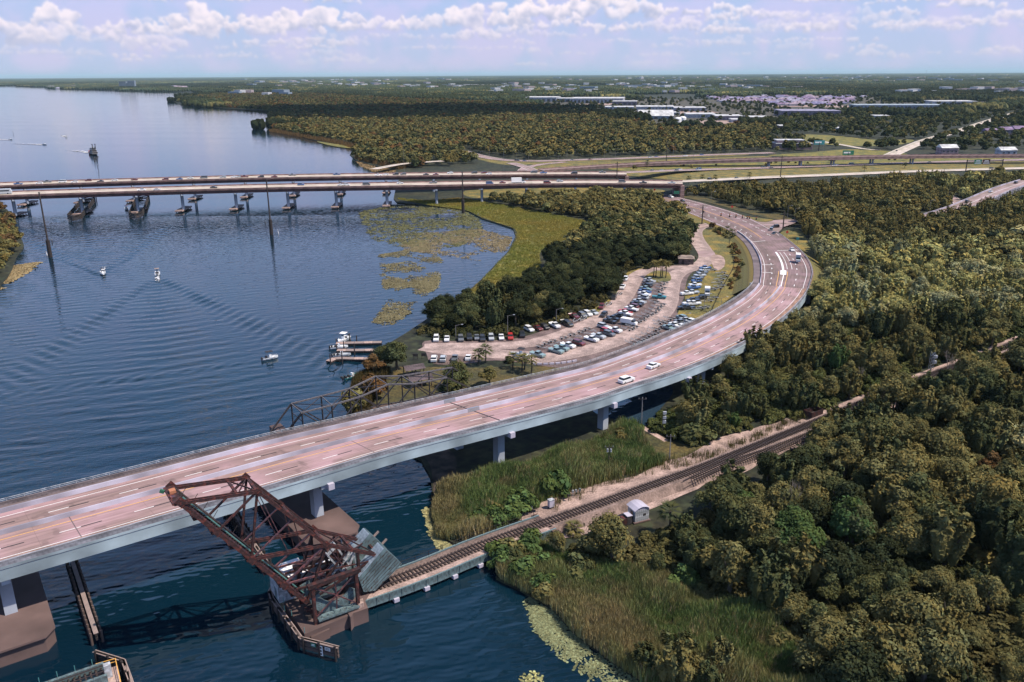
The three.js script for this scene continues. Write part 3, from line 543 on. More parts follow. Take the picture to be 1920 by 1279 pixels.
{ // end wall where the road passes under the highway
  const p = HF.at(HF.len - 3, 0), k = thing('abutment_wall', 'pinkish concrete abutment wall under the end of the nearer highway bridge', 'abutment');
  new MB().box(V(p.x, p.y / 2 - 0.3, p.z), 3, p.y - 0.8, 24, HF.turn(HF.len - 3)).build('wall', M.i4parapet, k);
  const q = HB.at(HB.len - 2, 0), k2 = thing('abutment_wall', 'sloping concrete abutment wall under the end of the farther highway bridge', 'abutment');
  new MB().box(V(q.x, q.y / 2 - 0.3, q.z), 3, q.y - 0.8, 24, HB.turn(HB.len - 2)).build('wall', M.i4parapet, k2);
}
// dark timber fenders that guard the two channel piers
[[163, 'dark boat-shaped timber fender round the left channel pier of the highway bridges'], [264, 'dark boat-shaped timber fender round the right channel pier of the highway bridges']].forEach(([x, label], n) => {
  const s = nearestS(HF, G(x, 350, 15)), dir = V(0.94, 0, -0.34), side = V(0.34, 0, 0.94), p = HF.at(s, 0), R = (i, j, y) => V(p.x, y, p.z).addScaledVector(dir, i).addScaledVector(side, j);
  const t = thing('timber_fender', label, 'fender'), o = [[-4.2, -58], [0, -66], [4.2, -58], [4.2, 24], [0, 34], [-4.2, 24]];
  for (let i = 0; i < 6; i++) { const a = o[i], b = o[(i + 1) % 6], w = new MB(); for (const y of [0.9, 2.1, 3.3]) w.bar(R(a[0], a[1], y), R(b[0], b[1], y), 0.5, 0.7); w.build('waling', M.woodDark, t); }
  for (let j = -68; j <= 18; j += 8) for (const i of [-4, 4]) new MB().tube(R(i, j, -0.4), R(i, j, 4.0), 0.35, 0.35, 5).build('pile', M.woodDark, t);
});

// ---------------------------------------------------------------- highway and ramps beyond the bridges
const at0 = (list, h = LAND) => list.map(([x, y, hh]) => G(x, y, hh ?? h));
poly('grass', 'broad mown median between the highway carriageways', [[1150, 326], [1260, 322], [1440, 318], [1620, 312], [1930, 303], [1930, 314], [1840, 318], [1700, 323], [1500, 330], [1330, 337], [1265, 338], [1200, 332]], M.grass, 0.3);
poly('grass', 'green field inside the loop of the ramp', [[985, 318], [1040, 306], [1130, 303], [1260, 299], [1440, 293], [1440, 299], [1300, 304], [1160, 308], [1080, 314], [1020, 321]], M.grass, 0.25);
poly('grass', 'grass strip by the far service road', [[870, 285], [950, 300], [1060, 300], [1240, 292], [1400, 288], [1400, 291], [1240, 297], [1050, 306], [960, 310], [900, 300]], M.grass, 0.15);
poly('grass', 'scrubby grass between ramp and highway', [[1140, 316], [1300, 308], [1450, 304], [1700, 298], [1930, 296], [1930, 300], [1620, 308], [1440, 313], [1250, 318], [1170, 321]], M.marsh, 0.2);
poly('grass', 'grass fields beyond the overpass around the low pink building', [[1440, 292], [1520, 286], [1600, 280], [1680, 285], [1700, 292], [1560, 294]], M.marsh, 0.2);
poly('grass', 'pale scrub field in the wooded suburb', [[1488, 252], [1560, 254], [1640, 262], [1710, 262], [1660, 274], [1560, 272], [1500, 262]], M.marsh, 0.2);
function farRoad(label, pts, w, mat = M.asphaltOld, lift = 0.5, dashes) {
  const c = Course.line(at0(pts), w, 12), o = tag(c.strip(new MB(), -1, 1, lift, 0, c.len, 12).build('road', mat), label, null, null, 'structure');
  for (const l of [-0.85, 0.85]) c.strip(new MB(), l - 0.02, l + 0.02, lift + 0.05, 0, c.len, 12).build('edge_line', M.white, o);
  Z.clear.push(c.outline(0, c.len, 1.35, 20)); return c;
}
const FR = {};
FR.back = farRoad('far carriageway of the highway running right from the bridge', [[1150, 324.5, 8], [1210, 322.5, 6], [1260, 320.5, 3], [1340, 318, 1], [1440, 315], [1600, 309.5], [1760, 304.5], [1960, 299]], 15, M.asphaltOld);
FR.front = farRoad('near carriageway of the highway running right from the bridge', [[1262, 341.5, 10], [1300, 340, 7], [1340, 338, 4], [1420, 334, 1.5], [1560, 328.5], [1700, 322.5], [1830, 318.5], [1960, 315]], 15, M.highway);
FR.top = farRoad('far service road below the woods', [[868, 284], [900, 293], [950, 301], [1010, 302.5], [1080, 300.5], [1160, 298], [1260, 294], [1360, 290], [1450, 287]], 15, M.asphaltOld);
FR.loop = farRoad('ramp curling round the green field', [[1060, 304.5], [1010, 310], [985, 316], [978, 321]], 9, M.asphaltOld, 0.55);
FR.spur = farRoad('short road dropping behind the far bridge', [[958, 306], [985, 314], [1000, 321]], 12, M.asphaltOld, 0.52);
FR.exit = farRoad('pale curving ramp at the lake side of the far bridge', [[700, 325], [725, 320], [760, 314], [830, 309]], 10, M.highway, 4);
FR.curve = farRoad('pale service lane showing between the trees on the right', [[1735, 356], [1768, 364], [1790, 374], [1800, 386], [1798, 396], [1776, 404]], 8, M.asphaltOld, 0.4);
FR.town = farRoad('straight pale avenue running away into the suburb', [[1660, 296], [1700, 278], [1740, 262], [1790, 248], [1850, 228], [1930, 204]], 16, M.highway, 0.3);
FR.lane = farRoad('pale lane in front of the pink building', [[1520, 262], [1580, 272], [1625, 280], [1650, 282]], 8, M.highway, 0.3);
FR.strip = farRoad('pale commercial street in the town', [[1075, 204], [1130, 216], [1200, 228], [1260, 238], [1300, 238]], 10, M.highway, 0.3);
{ // elevated pink overpass that crosses beyond the highway
  const hs = (x) => lerp(1.5, 8.5, smooth(x, 1010, 1560)), pts = [[1015, 319], [1080, 314.5], [1160, 309.5], [1260, 304.5], [1380, 300], [1500, 296.5], [1640, 293.5], [1800, 292], [1960, 291.5]];
  const c = Course.line(pts.map(([x, y]) => { const p = G(x, y, hs(x)); p.y = hs(x); return p; }), 14, 10), t = thing('overpass', 'long low pinkish ramp overpass beyond the highway', 'overpass');
  c.strip(new MB(), -0.95, 0.95, 0, 0, c.len, 10).build('carriageway', M.asphaltOld, t);
  for (const l of [-1, 0.95]) c.beam(new MB(), l, l + 0.05, -1.8, 0.9, 0, c.len, 10).build('parapet', M.i4parapet, t);
  c.beam(new MB(), -0.93, 0.93, -1.9, -0.1, 0, c.len, 10).build('girder', M.i4girder, t);
  for (const x of [1440, 1508, 1580, 1660, 1740]) { const s = nearestS(c, G(x, 298, hs(x))), g = new THREE.Group(); g.name = 'pier'; t.add(g); const d = c.dir(s), sd = V(-d.z, 0, d.x), p = c.at(s, 0, -2); new MB().bar(p.clone().addScaledVector(sd, -5.5), p.clone().addScaledVector(sd, 5.5), 1.4, 1).build('cap_beam', M.pier, g); for (const k of [-2.5, 2.5]) { const q = p.clone().addScaledVector(sd, k); new MB().tube(V(q.x, LAND, q.z), q, 0.9, 0.9, 6).build('column', M.pier, g); } }
  FR.over = c; Z.clear.push(c.outline(0, c.len, 1.5, 20));
}
{ // elevated ramp at the right edge with a walled side
  const pts = [[1722, 412, 1.2], [1760, 402, 2.5], [1800, 389, 4.5], [1840, 372, 6.5], [1880, 355, 8], [1930, 339, 9]], c = Course.line(pts.map(([x, y, h]) => G(x, y, h)), 13, 5), t = thing('ramp_viaduct', 'grey ramp rising at the right edge on a panelled retaining wall', 'ramp');
  c.strip(new MB(), -0.95, 0.95, 0, 0, c.len, 5).build('carriageway', M.asphaltOld, t);
  for (const l of [-1, 0.95]) c.beam(new MB(), l, l + 0.05, -0.4, 0.9, 0, c.len, 5).build('parapet', M.barrier, t);
  for (let s = c.len * 0.45; s < c.len - 5; s += 5) { const a = c.at(s, 0.97), b = c.at(s + 4.8, 0.97); new MB().quad(V(a.x, 0, a.z), V(b.x, 0, b.z), b, a).bar(a.clone().setY(0), a, 0.5, 0.5).build('wall_panel', M.parapetOut, t); }
  c.strip(new MB(), -0.02, 0.02, 0.02).build('edge_line', M.white, t);
  const bank = new MB(); for (let s = 0; s < c.len - 4; s += 4) for (const sd of [-1, 1]) { const a = c.at(s, sd, -0.2), b = c.at(s + 4, sd, -0.2), oa = c.at(s, sd * (1 + a.y * 0.25)).setY(LAND), ob = c.at(s + 4, sd * (1 + b.y * 0.25)).setY(LAND); if (sd < 0 || s < c.len * 0.45) sd > 0 ? bank.quad(oa, ob, b, a) : bank.quad(a, b, ob, oa); }
  tag(bank.build('embankment', M.grass), 'grassy bank below the rising ramp', null, null, 'structure'); FR.ramp = c; Z.clear.push(c.outline(0, c.len, 1.5, 10));
}

{ // town ground: pale lots and streets between the sheds
  const t = GS([[990, 197], [985, 184], [1080, 181], [1200, 185], [1330, 187], [1420, 181], [1640, 182], [1690, 191], [1880, 189], [1930, 197], [1850, 209], [1700, 221], [1600, 213], [1480, 216], [1440, 235], [1290, 241], [1180, 225], [1075, 203]], LAND);
  tag(new MB().prism(t.map((p) => V(p.x, 0, p.z)), LAND + 0.3, LAND + 0.3).build('ground', withMap(lin(0.12, 0.105, 0.085), T.forest, 1)), 'dusty open ground of the industrial town', null, null, 'structure');
  for (const [l, p] of [['left', [[1060, 196], [1180, 193.5], [1190, 196], [1100, 199]]], ['middle', [[1190, 210], [1330, 209], [1350, 212], [1280, 215]]], ['right', [[1290, 226], [1400, 227], [1440, 226], [1430, 231], [1320, 233]]], ['far', [[1440, 196], [1600, 199], [1590, 202], [1450, 200]]]]) tag(new MB().prism(GS(p, LAND).map((q) => V(q.x, 0, q.z)), LAND + 0.6, LAND + 0.6).build('yard', M.sand), `pale yard of the industrial town, ${l} one`, null, null, 'structure');
}

// ---------------------------------------------------------------- railway track
{
  const t = tag(new THREE.Group(), 'single railway track on dark sleepers', null, null, 'structure'); t.name = 'railway_track'; scene.add(t);
  const R = Z.rail, tieGeo = [0, 1, 2].map((i) => { const g = new MB().box(V(0, 0, 0), 0.24 + 0.02 * i, 0.2, 2.7 + 0.08 * i).geo(); return g; });
  const r = rng(21), rest = new MB();
  let n = 0;
  for (let s = 0.4; s < R.len; s += 0.78, n++) {
    const p = R.at(s, 0, -0.14), a = R.turn(s) + (r() - 0.5) * 0.04;
    if (n < 292) { const m = put(tieGeo[n % 3], 'sleeper', M.tie, t); m.position.copy(p); m.rotation.y = a; } else rest.box(p, 0.26, 0.2, 2.7, a);
  }
  tag(rest.build('sleeper', M.tie, t), null, null, null, 'stuff');
  for (const l of [-0.75, 0.75]) R.beam(new MB(), l / 2.5 - 0.016, l / 2.5 + 0.016, -0.04, 0.16, 0, R.len, 3).build('rail', M.rail, t);
  const k = Course.line([[38.8, -168.2], [50, -177.2], [62, -184.6], [82, -198.6], [120, -226.5]].map(([x, z]) => V(x, 2.5, z)), 5, 3), t2 = tag(new THREE.Group(), 'second railway track joining beside the trees', null, null, 'structure'); t2.name = 'railway_track_001'; scene.add(t2);
  for (let s = 3; s < k.len * 0.62; s += 0.8) { const m = put(tieGeo[0], 'sleeper', M.tie, t2); m.position.copy(k.at(s, 0, -0.15)); m.rotation.y = k.turn(s); }
  for (const l of [-0.75, 0.75]) k.beam(new MB(), l / 2.5 - 0.016, l / 2.5 + 0.016, -0.04, 0.16, 0, k.len, 3).build('rail', M.rail, t2);
  // low fixed spans between the lifting bridge and the bank
  const b = thing('railway_viaduct', 'low teal girder railway viaduct on concrete bents between bank and lifting bridge', 'railway bridge'), F0 = Course.line([[-29.5, -126.2], [-18, -133.6], [-6.5, -142.4], [7, -151.4]].map(([x, z]) => V(x, 2.3, z)), 6.4, 2);
  F0.strip(new MB(), -0.95, 0.95, -0.02).build('deck', M.ballast, b);
  const pl = new MB(); F0.strip(pl, 0.5, 0.95, 0.05); pl.build('walkway', M.sand, b);
  F0.beam(new MB(), 0.9, 1, -1.5, 0.12).build('girder', M.teal, b); F0.beam(new MB(), -1, -0.9, -1.5, 0.25).build('girder', M.teal, b);
  for (let s = 2; s < F0.len; s += 2.4) new MB().box(F0.at(s, 1.01, -0.7), 0.1, 1.5, 0.14, F0.turn(s)).build('stiffener', M.teal, b);
  for (const [x, y] of [[733, 1104], [781, 1086], [832, 1068], [880, 1050]]) {
    const s = nearestS(F0, G(x, y - 18, 2.3)), g = new THREE.Group(); g.name = 'bent'; b.add(g);
    for (const l of [-0.7, 0.98]) { const p = F0.at(s, l); new MB().box(V(p.x, 0.1, p.z), 0.75, 1.5, 0.75, F0.turn(s)).build('pile', M.footing, g); }
    new MB().box(F0.at(s, 0.1, -1.75), 1.0, 0.7, 6.6, F0.turn(s)).build('cap', M.barrier, g);
  }
  const hr = new THREE.Group(); hr.name = 'handrail'; b.add(hr);
  for (let s = 6; s < F0.len; s += 3.1) new MB().bar(F0.at(s, -0.97, 0.1), F0.at(s, -0.97, 1.25), 0.09).build('post', M.woodDark, hr);
  F0.beam(new MB(), -0.975, -0.965, 1.15, 1.23, 4).build('top_rail', M.woodDark, hr); F0.beam(new MB(), -0.975, -0.965, 0.6, 0.66, 4).build('middle_rail', M.woodDark, hr);
  new MB().box(F0.at(F0.len - 0.6, 0, -0.9), 1.2, 1.9, 8, F0.turn(F0.len - 2)).build('abutment', M.footing, b);
}

// ---------------------------------------------------------------- the open lifting bridge
{
  const d = V(-0.834, 0, 0.552), n = V(0.552, 0, 0.834), U = V(0, 1, 0), al = 0.943, e = d.clone().multiplyScalar(Math.cos(al)).addScaledVector(U, Math.sin(al)), m = U.clone().multiplyScalar(Math.cos(al)).addScaledVector(d, -Math.sin(al));
  const O = V(-24.9, 9.553, -129.4).addScaledVector(d, 16.618).addScaledVector(n, -1.509), HW = 2.82;
  const at = (a, h, s) => O.clone().addScaledVector(e, a).addScaledVector(m, h).addScaledVector(n, s);
  const onPlane = (x, y, s) => { const q = G(x, y, 0).sub(camera.position), t = (n.dot(O.clone().sub(camera.position)) + s) / n.dot(q); return camera.position.clone().addScaledVector(q, t); };
  const t = thing('lifting_bridge', 'rusty railway drawbridge with its steel truss leaf raised steeply beside the road bridge', 'drawbridge');
  const leaf = new THREE.Group(); leaf.name = 'leaf'; t.add(leaf);
  const p = 8.083, B = [3 * p, 2 * p, p, 0, -6.02], T1 = [16.23, 8.45], MM = [7.9, 8.85], T2 = [-0.53, 9.14], E = [-10.4, 13.6];
  const bar = (name, a, b, w, h, mat = M.rust) => new MB().bar(a, b, w, h, n).build(name, mat, leaf);
  const lattice = (name, a, b, wid, mat = M.rust) => {    // two flanges with lacing bars between them
    const ax = b.clone().sub(a), L = ax.length(), mb = new MB(), o = n.clone().multiplyScalar(wid / 2), k = V().crossVectors(ax.clone().normalize(), n).multiplyScalar(0.0);
    mb.bar(a.clone().add(o), b.clone().add(o), 0.5, 0.16, n); mb.bar(a.clone().sub(o), b.clone().sub(o), 0.5, 0.16, n);
    const c = Math.max(2, Math.round(L / (wid * 1.2))); for (let i = 0; i < c; i++) { const s0 = a.clone().lerp(b, i / c), s1 = a.clone().lerp(b, (i + 1) / c), f = i % 2 ? 1 : -1; mb.bar(s0.addScaledVector(o, f), s1.addScaledVector(o, -f), 0.12, 0.07, n); }
    return mb.build(name, mat, leaf);
  };
  for (const s of [-HW, HW]) {
    const q = (a) => at(a[0], a[1], s), b = (i) => at(B[i], 0, s);
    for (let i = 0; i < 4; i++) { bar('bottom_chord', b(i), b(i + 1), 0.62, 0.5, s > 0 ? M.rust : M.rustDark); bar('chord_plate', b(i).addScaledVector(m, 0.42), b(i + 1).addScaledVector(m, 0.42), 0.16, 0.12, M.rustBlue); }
    bar('rod', q(T1), at(4, 4.4, s), 0.14, 0.14, M.rustBlue); bar('rod', q(MM), at(-1, 4.4, s), 0.14, 0.14, M.rust); bar('rod', q(T2), at(-9, 8, s), 0.14, 0.14, M.rustBlue); bar('rod', at(-3, 4.6, s), at(-10, 12, s), 0.2, 0.2, M.rust); bar('rod', at(-5.4, 11.4, s), at(-9.6, 9, s), 0.16, 0.16, M.steelPale); bar('link', at(-2.5, 0.6, s), at(-9.4, 8.8, s), 0.34, 0.3, M.rustDark);
    lattice('end_post', b(0), q(T1), 0.62); lattice('top_chord', q(T1), q(MM), 0.7); lattice('top_chord', q(MM), q(T2), 0.7); lattice('top_chord', q(T2), q(E), 0.62);
    bar('hanger', q(T1), b(1), 0.3, 0.34); bar('diagonal', q(T1), b(2), 0.34, 0.36); bar('hanger', q(MM), b(2), 0.22, 0.26, M.rustBlue); lattice('diagonal', b(2), q(T2), 0.5); bar('post', q(T2), b(3), 0.3, 0.34, M.rustBlue);
    bar('diagonal', q(T2), at(-6.02, 0, s), 0.42, 0.42, M.rustDark); bar('brace', b(3), at(-4.2, 5.2, s), 0.3, 0.3, M.rustBlue); bar('brace', b(4), q(E), 0.34, 0.34, M.rustDark); bar('brace', at(-4.6, 11, s), b(4), 0.3, 0.3, M.rustDark);
    for (const [a, h, w] of [[B[0], 0.2, 1.5], [B[1], 0, 1.2], [B[2], 0, 1.5], [B[3], 0, 1.4], [...T1, 1.3], [...MM, 1.0], [...T2, 1.5]]) { const c = at(a, h, s + Math.sign(s) * 0.34), g = new MB(); g.bar(c.clone().addScaledVector(e, -w / 2), c.clone().addScaledVector(e, w / 2), w * 0.8, 0.05, n); g.build('gusset_plate', M.rust, leaf); }
  }
  // floor of the leaf
  for (const a of [24.2, 20.2, 16.2, 12.1, 8.1, 4, 0, -3]) bar('floor_beam', at(a, -0.35, -HW), at(a, -0.35, HW), 0.3, 1.0, M.rustDark);
  for (const s of [-1.0, 1.0]) bar('stringer', at(24.2, 0, s), at(-5, 0, s), 0.75, 0.4, M.rustDark);
  for (const s of [-0.75, 0.75]) bar('rail', at(24.6, 0.62, s), at(-5, 0.62, s), 0.16, 0.1, M.rail);
  for (const [a, c] of [[24.2, 16.2], [16.2, 8.1], [8.1, 0]]) { bar('floor_brace', at(a, -0.4, -HW), at(c, -0.4, HW), 0.14, 0.14, M.rustDark); bar('floor_brace', at(a, -0.4, HW), at(c, -0.4, -HW), 0.14, 0.14, M.rustDark); }
  const ties = new MB(); for (let a = 24; a > -5; a -= 0.6) ties.bar(at(a, 0.42, -1.5), at(a, 0.42, 1.6), 0.22, 0.24, m);
  tag(ties.build('sleeper', M.woodDark, leaf), null, null, null, 'stuff');
  bar('conduit', at(24, 0.75, 1.75), at(-5, 0.75, 1.75), 0.14, 0.14, M.tealLine); bar('walkway', at(24.2, 0.5, -2.0), at(-5, 0.5, -2.0), 0.1, 0.8, M.woodDark);
  for (let a = 22.5; a > -4; a -= 2.3) bar('railing_post', at(a, 0.5, -2.2), at(a + 0.4, 1.9, -2.3), 0.07, 0.07, M.woodDark);
  // tip plate, portal and sway bracing
  bar('end_plate', at(24.5, -0.2, -HW - 0.3), at(24.5, -0.2, HW + 0.3), 0.35, 1.5, M.rust);
  bar('lock_bracket', at(24.75, 0.1, -1.2), at(24.75, 0.1, -0.2), 0.5, 0.9, std(lin(0.4, 0.16, 0.08), 0.7)); bar('lock_bracket', at(24.75, -0.3, 0.7), at(24.75, -0.3, 1.4), 0.5, 0.7, M.rustBlue); bar('marker_lamp', at(25.0, -0.9, -1.9), at(25.5, -1.2, -2.2), 0.5, 0.5, std(lin(0.03, 0.11, 0.06), 0.5));
  const cross = (a, b) => { bar('sway_strut', at(...a, -HW), at(...a, HW), 0.3, 0.42); if (b) { bar('lateral_brace', at(...a, -HW), at(...b, HW), 0.2, 0.2, M.rustDark); bar('lateral_brace', at(...b, -HW), at(...a, HW), 0.2, 0.2, M.rustDark); } };
  cross(T1, MM); cross(MM, T2); cross(T2, [-5.4, 11.4]); cross([-5.4, 11.4], E); cross(E); cross([18.3, 6.2], T1);
  // counterweight: two teal concrete cheeks with a beam between
  const cw = new THREE.Group(); cw.name = 'counterweight'; leaf.add(cw);
  const cheek = (s0, s1, o = 0) => { const r = (s) => [[-9.6 + o, 15.2], [-15.0 + o, 15.2], [-14.7 + o, 8.8], [-13.0 + o, 7.3], [-9.8 + o, 8.6]].map(([a, h]) => at(a, h, s)), A = r(s0), C = r(s1), mb = new MB(); for (let i = 0; i < 5; i++) { const j = (i + 1) % 5; mb.quad(A[i], A[j], C[j], C[i]); } for (const [R, f] of [[A, 1], [C, 0]]) for (let i = 1; i < 4; i++) f ? mb.tri(R[0], R[i + 1], R[i], [0, 0], [1, 3], [2, 2]) : mb.tri(R[0], R[i], R[i + 1], [0, 0], [2, 2], [1, 3]); return mb; };
  cheek(1.2, 3.6).build('weight_block', M.teal, cw); cheek(-3.4, -1.2, 1.0).build('weight_block', M.teal, cw);
  new MB().bar(at(-12.6, 12.5, -2), at(-12.6, 12.5, 2), 4.2, 3.6, m).build('weight_beam', M.teal, cw);
  for (const [s0, s1, o] of [[1.15, 3.65, 0], [-3.45, -1.15, 1.0]]) new MB().bar(at(-9.55 + o, 15.0, (s0 + s1) / 2), at(-9.75 + o, 8.7, (s0 + s1) / 2), 2.5, 0.14, e).build('sunlit_face', M.tealSunlit, cw);  // paler plates paint sunlight onto the left face of each block
  for (let i = 1; i < 9; i++) new MB().bar(at(-9.9 - i * 0.6, 15.1, 3.62), at(-10.2 - i * 0.56, 7.6 + Math.max(0, 3 - i) * 0.4, 3.62), 0.07, 0.03, n).build('form_seam', M.rustDark, cw);
  for (const a of [-11, -13.6]) new MB().bar(at(a, 15.2, -2.8), at(a, 16.4, -2.8), 0.3, 0.3, n).build('lifting_eye', M.woodPale, cw);
  // pale operating strut between leaf and machinery
  const os = new THREE.Group(); os.name = 'operating_strut'; t.add(os);
  const S = [[613.9, 1041], [630, 1023.7], [664, 1033], [655, 1060], [640, 1071], [622, 1078]].map(([x, y]) => onPlane(x, y, 0.2)), sb = (a, b, w = 0.3, mt = M.steelPale) => new MB().bar(a, b, w, w, n).build('strut_bar', mt, os), S2 = S.map((v) => v.clone().addScaledVector(n, -1.7));
  for (const q of [S, S2]) { sb(q[0], q[1], 0.4); sb(q[1], q[3]); sb(q[0], q[4]); sb(q[3], q[4], 0.4); sb(q[3], q[2], 0.4); sb(q[1], q[4], 0.2, M.rust); sb(q[0], q[3], 0.2, M.rust); sb(q[5], q[2], 0.24); }
  for (const i of [0, 1, 3, 4]) sb(S[i], S2[i], 0.24);
  // fixed frame on the pier
  const fr = new THREE.Group(); fr.name = 'support_frame'; t.add(fr);
  const fb = (name, a, b, w, h = w, mt = M.rustDark) => new MB().bar(a, b, w, h, n).build(name, mt, fr);
  const bl = G(592, 1170, 2.5), br = G(672, 1141, 2.5), hl = heightAt(bl, 1099), hr = heightAt(br, 1070), up = (v, h) => v.clone().setY(v.y + h);
  const tall = G(676, 1116, 2.5), ht = heightAt(tall, 1034);
  for (const k of [0, 1]) {
    const off = n.clone().multiplyScalar(-6.9 * k), a = bl.clone().add(off), b = br.clone().add(off), c = tall.clone().addScaledVector(n, -5.6 * k);
    fb('post', a, up(a, hl), 0.55, 0.55, M.rust); fb('post', b, up(b, hr), 0.55, 0.55, M.rust); fb('top_beam', up(a, hl).addScaledVector(d, 0.8), up(b, hr).addScaledVector(d, -0.8), 0.7, 0.85);
    fb('tall_post', c, up(c, ht), 0.45, 0.45);
    const mid = up(a, hl * 0.55).lerp(up(b, hr * 0.55), 0.52);
    for (const q of [up(a, hl * 0.95), up(a, 1.0), up(b, hr * 0.95), up(b, 1.0), up(a, hl * 0.5).lerp(up(b, hr * 0.5), 0.5).setY(4), up(a, hl).lerp(up(b, hr), 0.5)]) fb('brace', mid, q, 0.2, 0.2, M.rustBlue);
    fb('plate_girder', up(a, 0.75).addScaledVector(d, -0.4), up(b, 0.75), 0.35, 1.4, M.teal);
    for (let i = 1; i < 7; i++) { const w = up(a, 0.75).lerp(up(b, 0.75), i / 7).addScaledVector(n, 0.24); fb('stiffener', w.clone().setY(w.y - 0.6), w.clone().setY(w.y + 0.6), 0.12, 0.1, M.teal); }
  }
  const tl = onPlane(609, 1015, -3), tb = tl.clone().setY(3); fb('tall_post', tb, tl, 0.45); const t3 = onPlane(583, 1002, -4.6); fb('tall_post', t3.clone().setY(3), t3, 0.4);
  // curved plates that the leaf rolls on
  { const c = bl.clone().lerp(br, 0.55).addScaledVector(n, -1.2); for (const k of [0, 1]) { const sh = new THREE.Shape(); sh.absarc(0, 0, 4.6, Math.PI * 1.04, Math.PI * 1.86, false); sh.absarc(0, 0.4, 2.9, Math.PI * 1.84, Math.PI * 1.06, true); const g = new THREE.ExtrudeGeometry(sh, { depth: 0.3, bevelEnabled: false, curveSegments: 14 }), o = put(g, 'curved_plate', M.teal, fr); o.position.set(c.x, 7.4, c.z).addScaledVector(n, -4.6 * k); o.rotation.y = Math.atan2(d.z, -d.x); } }
  for (let i = 0; i < 4; i++) { const a = bl.clone().addScaledVector(d, 0.6 - i * 0.5).addScaledVector(n, -2.2 - i * 0.9); new MB().box(V(a.x, 3.1 + i * 0.35, a.z), 0.9, 0.7, 1.6, 0.58).build('machinery_housing', i % 2 ? M.rust : M.woodDark, fr); }
  // pier
  const P = GS([[532, 1128], [571, 1189.5], [657, 1153], [684, 1128], [700, 1100], [640, 1064], [560, 1084]], 2.5), pier = new THREE.Group(); pier.name = 'pier'; t.add(pier);
  new MB().prism(P, -0.6, 2.5).build('pier_block', M.footing, pier);
  new MB().prism(GS([[584, 1196], [618, 1180], [616, 1172], [580, 1186]], 1.7), -0.6, 1.7).build('pier_step', M.footing, pier);
  new MB().prism(GS([[657, 1158], [662, 1150], [690, 1140], [683, 1124], [650, 1146]], 2.75), -0.6, 2.75).build('pier_step', M.footing, pier);
  new MB().prism(GS([[672, 1134], [682, 1130], [680, 1122], [670, 1126]], 3.6), 2.7, 3.6).build('bearing_block', M.sand, pier);
  for (const [x, y] of [[534, 1146], [547, 1155], [571, 1187], [532, 1130]]) { const a = G(x, y, 2.5); new MB().bar(a, up(a, 1.1), 0.08).build('rail_post', M.tealLine, pier); }
  // white machinery house standing at the back of the pier
  const hp = G(543, 1110, 2.5), h = thing('machinery_house', 'white bridge operator house half hidden behind the raised leaf', 'cabin', hp, 0.585);
  new MB().box(V(0, 2.3, 0), 5.2, 4.6, 4.6).build('wall', M.steelPale, h);
  const rf = new MB(); rf.hexa([V(-2.9, 4.6, 2.6), V(2.9, 4.6, 2.6), V(2.9, 4.6, -2.6), V(-2.9, 4.6, -2.6), V(-2.2, 5.5, 1.2), V(2.2, 5.5, 1.2), V(2.2, 5.5, -1.2), V(-2.2, 5.5, -1.2)]); rf.build('roof', M.white, h);
  for (const x of [-1.5, 0, 1.5]) { const f = new MB().box(V(x, 2.9, 2.31), 1.0, 1.2, 0.06).build('window', M.white, h); new MB().box(V(x, 2.9, 2.33), 0.84, 1.0, 0.06).build('pane', M.glass, f); }
  new MB().box(V(-2.62, 1.2, 0.6), 0.06, 2.1, 1).build('door', M.teal, h);
  const hp2 = onPlane(585, 1052, -5.5); const h2 = thing('equipment_cabinet', 'pale equipment cabinets on the platform behind the drawbridge trusses', 'cabinet', V(hp2.x, 3, hp2.z), 0.585);
  new MB().box(V(0, 1.7, 0), 6, 3.4, 2.2).build('body', M.steelPale, h2); new MB().box(V(0.4, 3.55, 0), 5, 0.25, 2.4).build('lid', M.white, h2); new MB().box(V(0, -0.3, 0), 9, 0.5, 4).build('platform', M.rustDark, h2);
}
// ---------------------------------------------------------------- timber fenders in the river
function fender(label, pts, top, opt = {}) {
  const t = thing('timber_fender', label, 'fender'), W = GS(pts, top);
  for (let i = 0; i + 1 < W.length; i++) {
    const a = W[i], b = W[i + 1], L = a.distanceTo(b);
    for (const dy of opt.wales ?? [-0.2, -0.95, -1.7]) new MB().bar(a.clone().setY(top + dy), b.clone().setY(top + dy), 0.35, 0.5).build('waling', opt.mat ?? M.wood, t);
    new MB().bar(a, b, 0.7, 0.1).build('cap_plank', M.woodPale, t);
    const s = b.clone().sub(a).normalize(), sd = V(-s.z, 0, s.x);
    for (let q = 0.6; q < L; q += opt.step ?? 2.2) for (const k of opt.double ? [-0.8, 0.8] : [0.3]) { const c = a.clone().addScaledVector(s, q).addScaledVector(sd, k); new MB().tube(c.clone().setY(-0.5), c.clone().setY(top + (opt.proud ?? 0.35)), 0.2, 0.2, 6).build('pile', opt.pile ?? M.woodDark, t); }
  }
  return t;
}
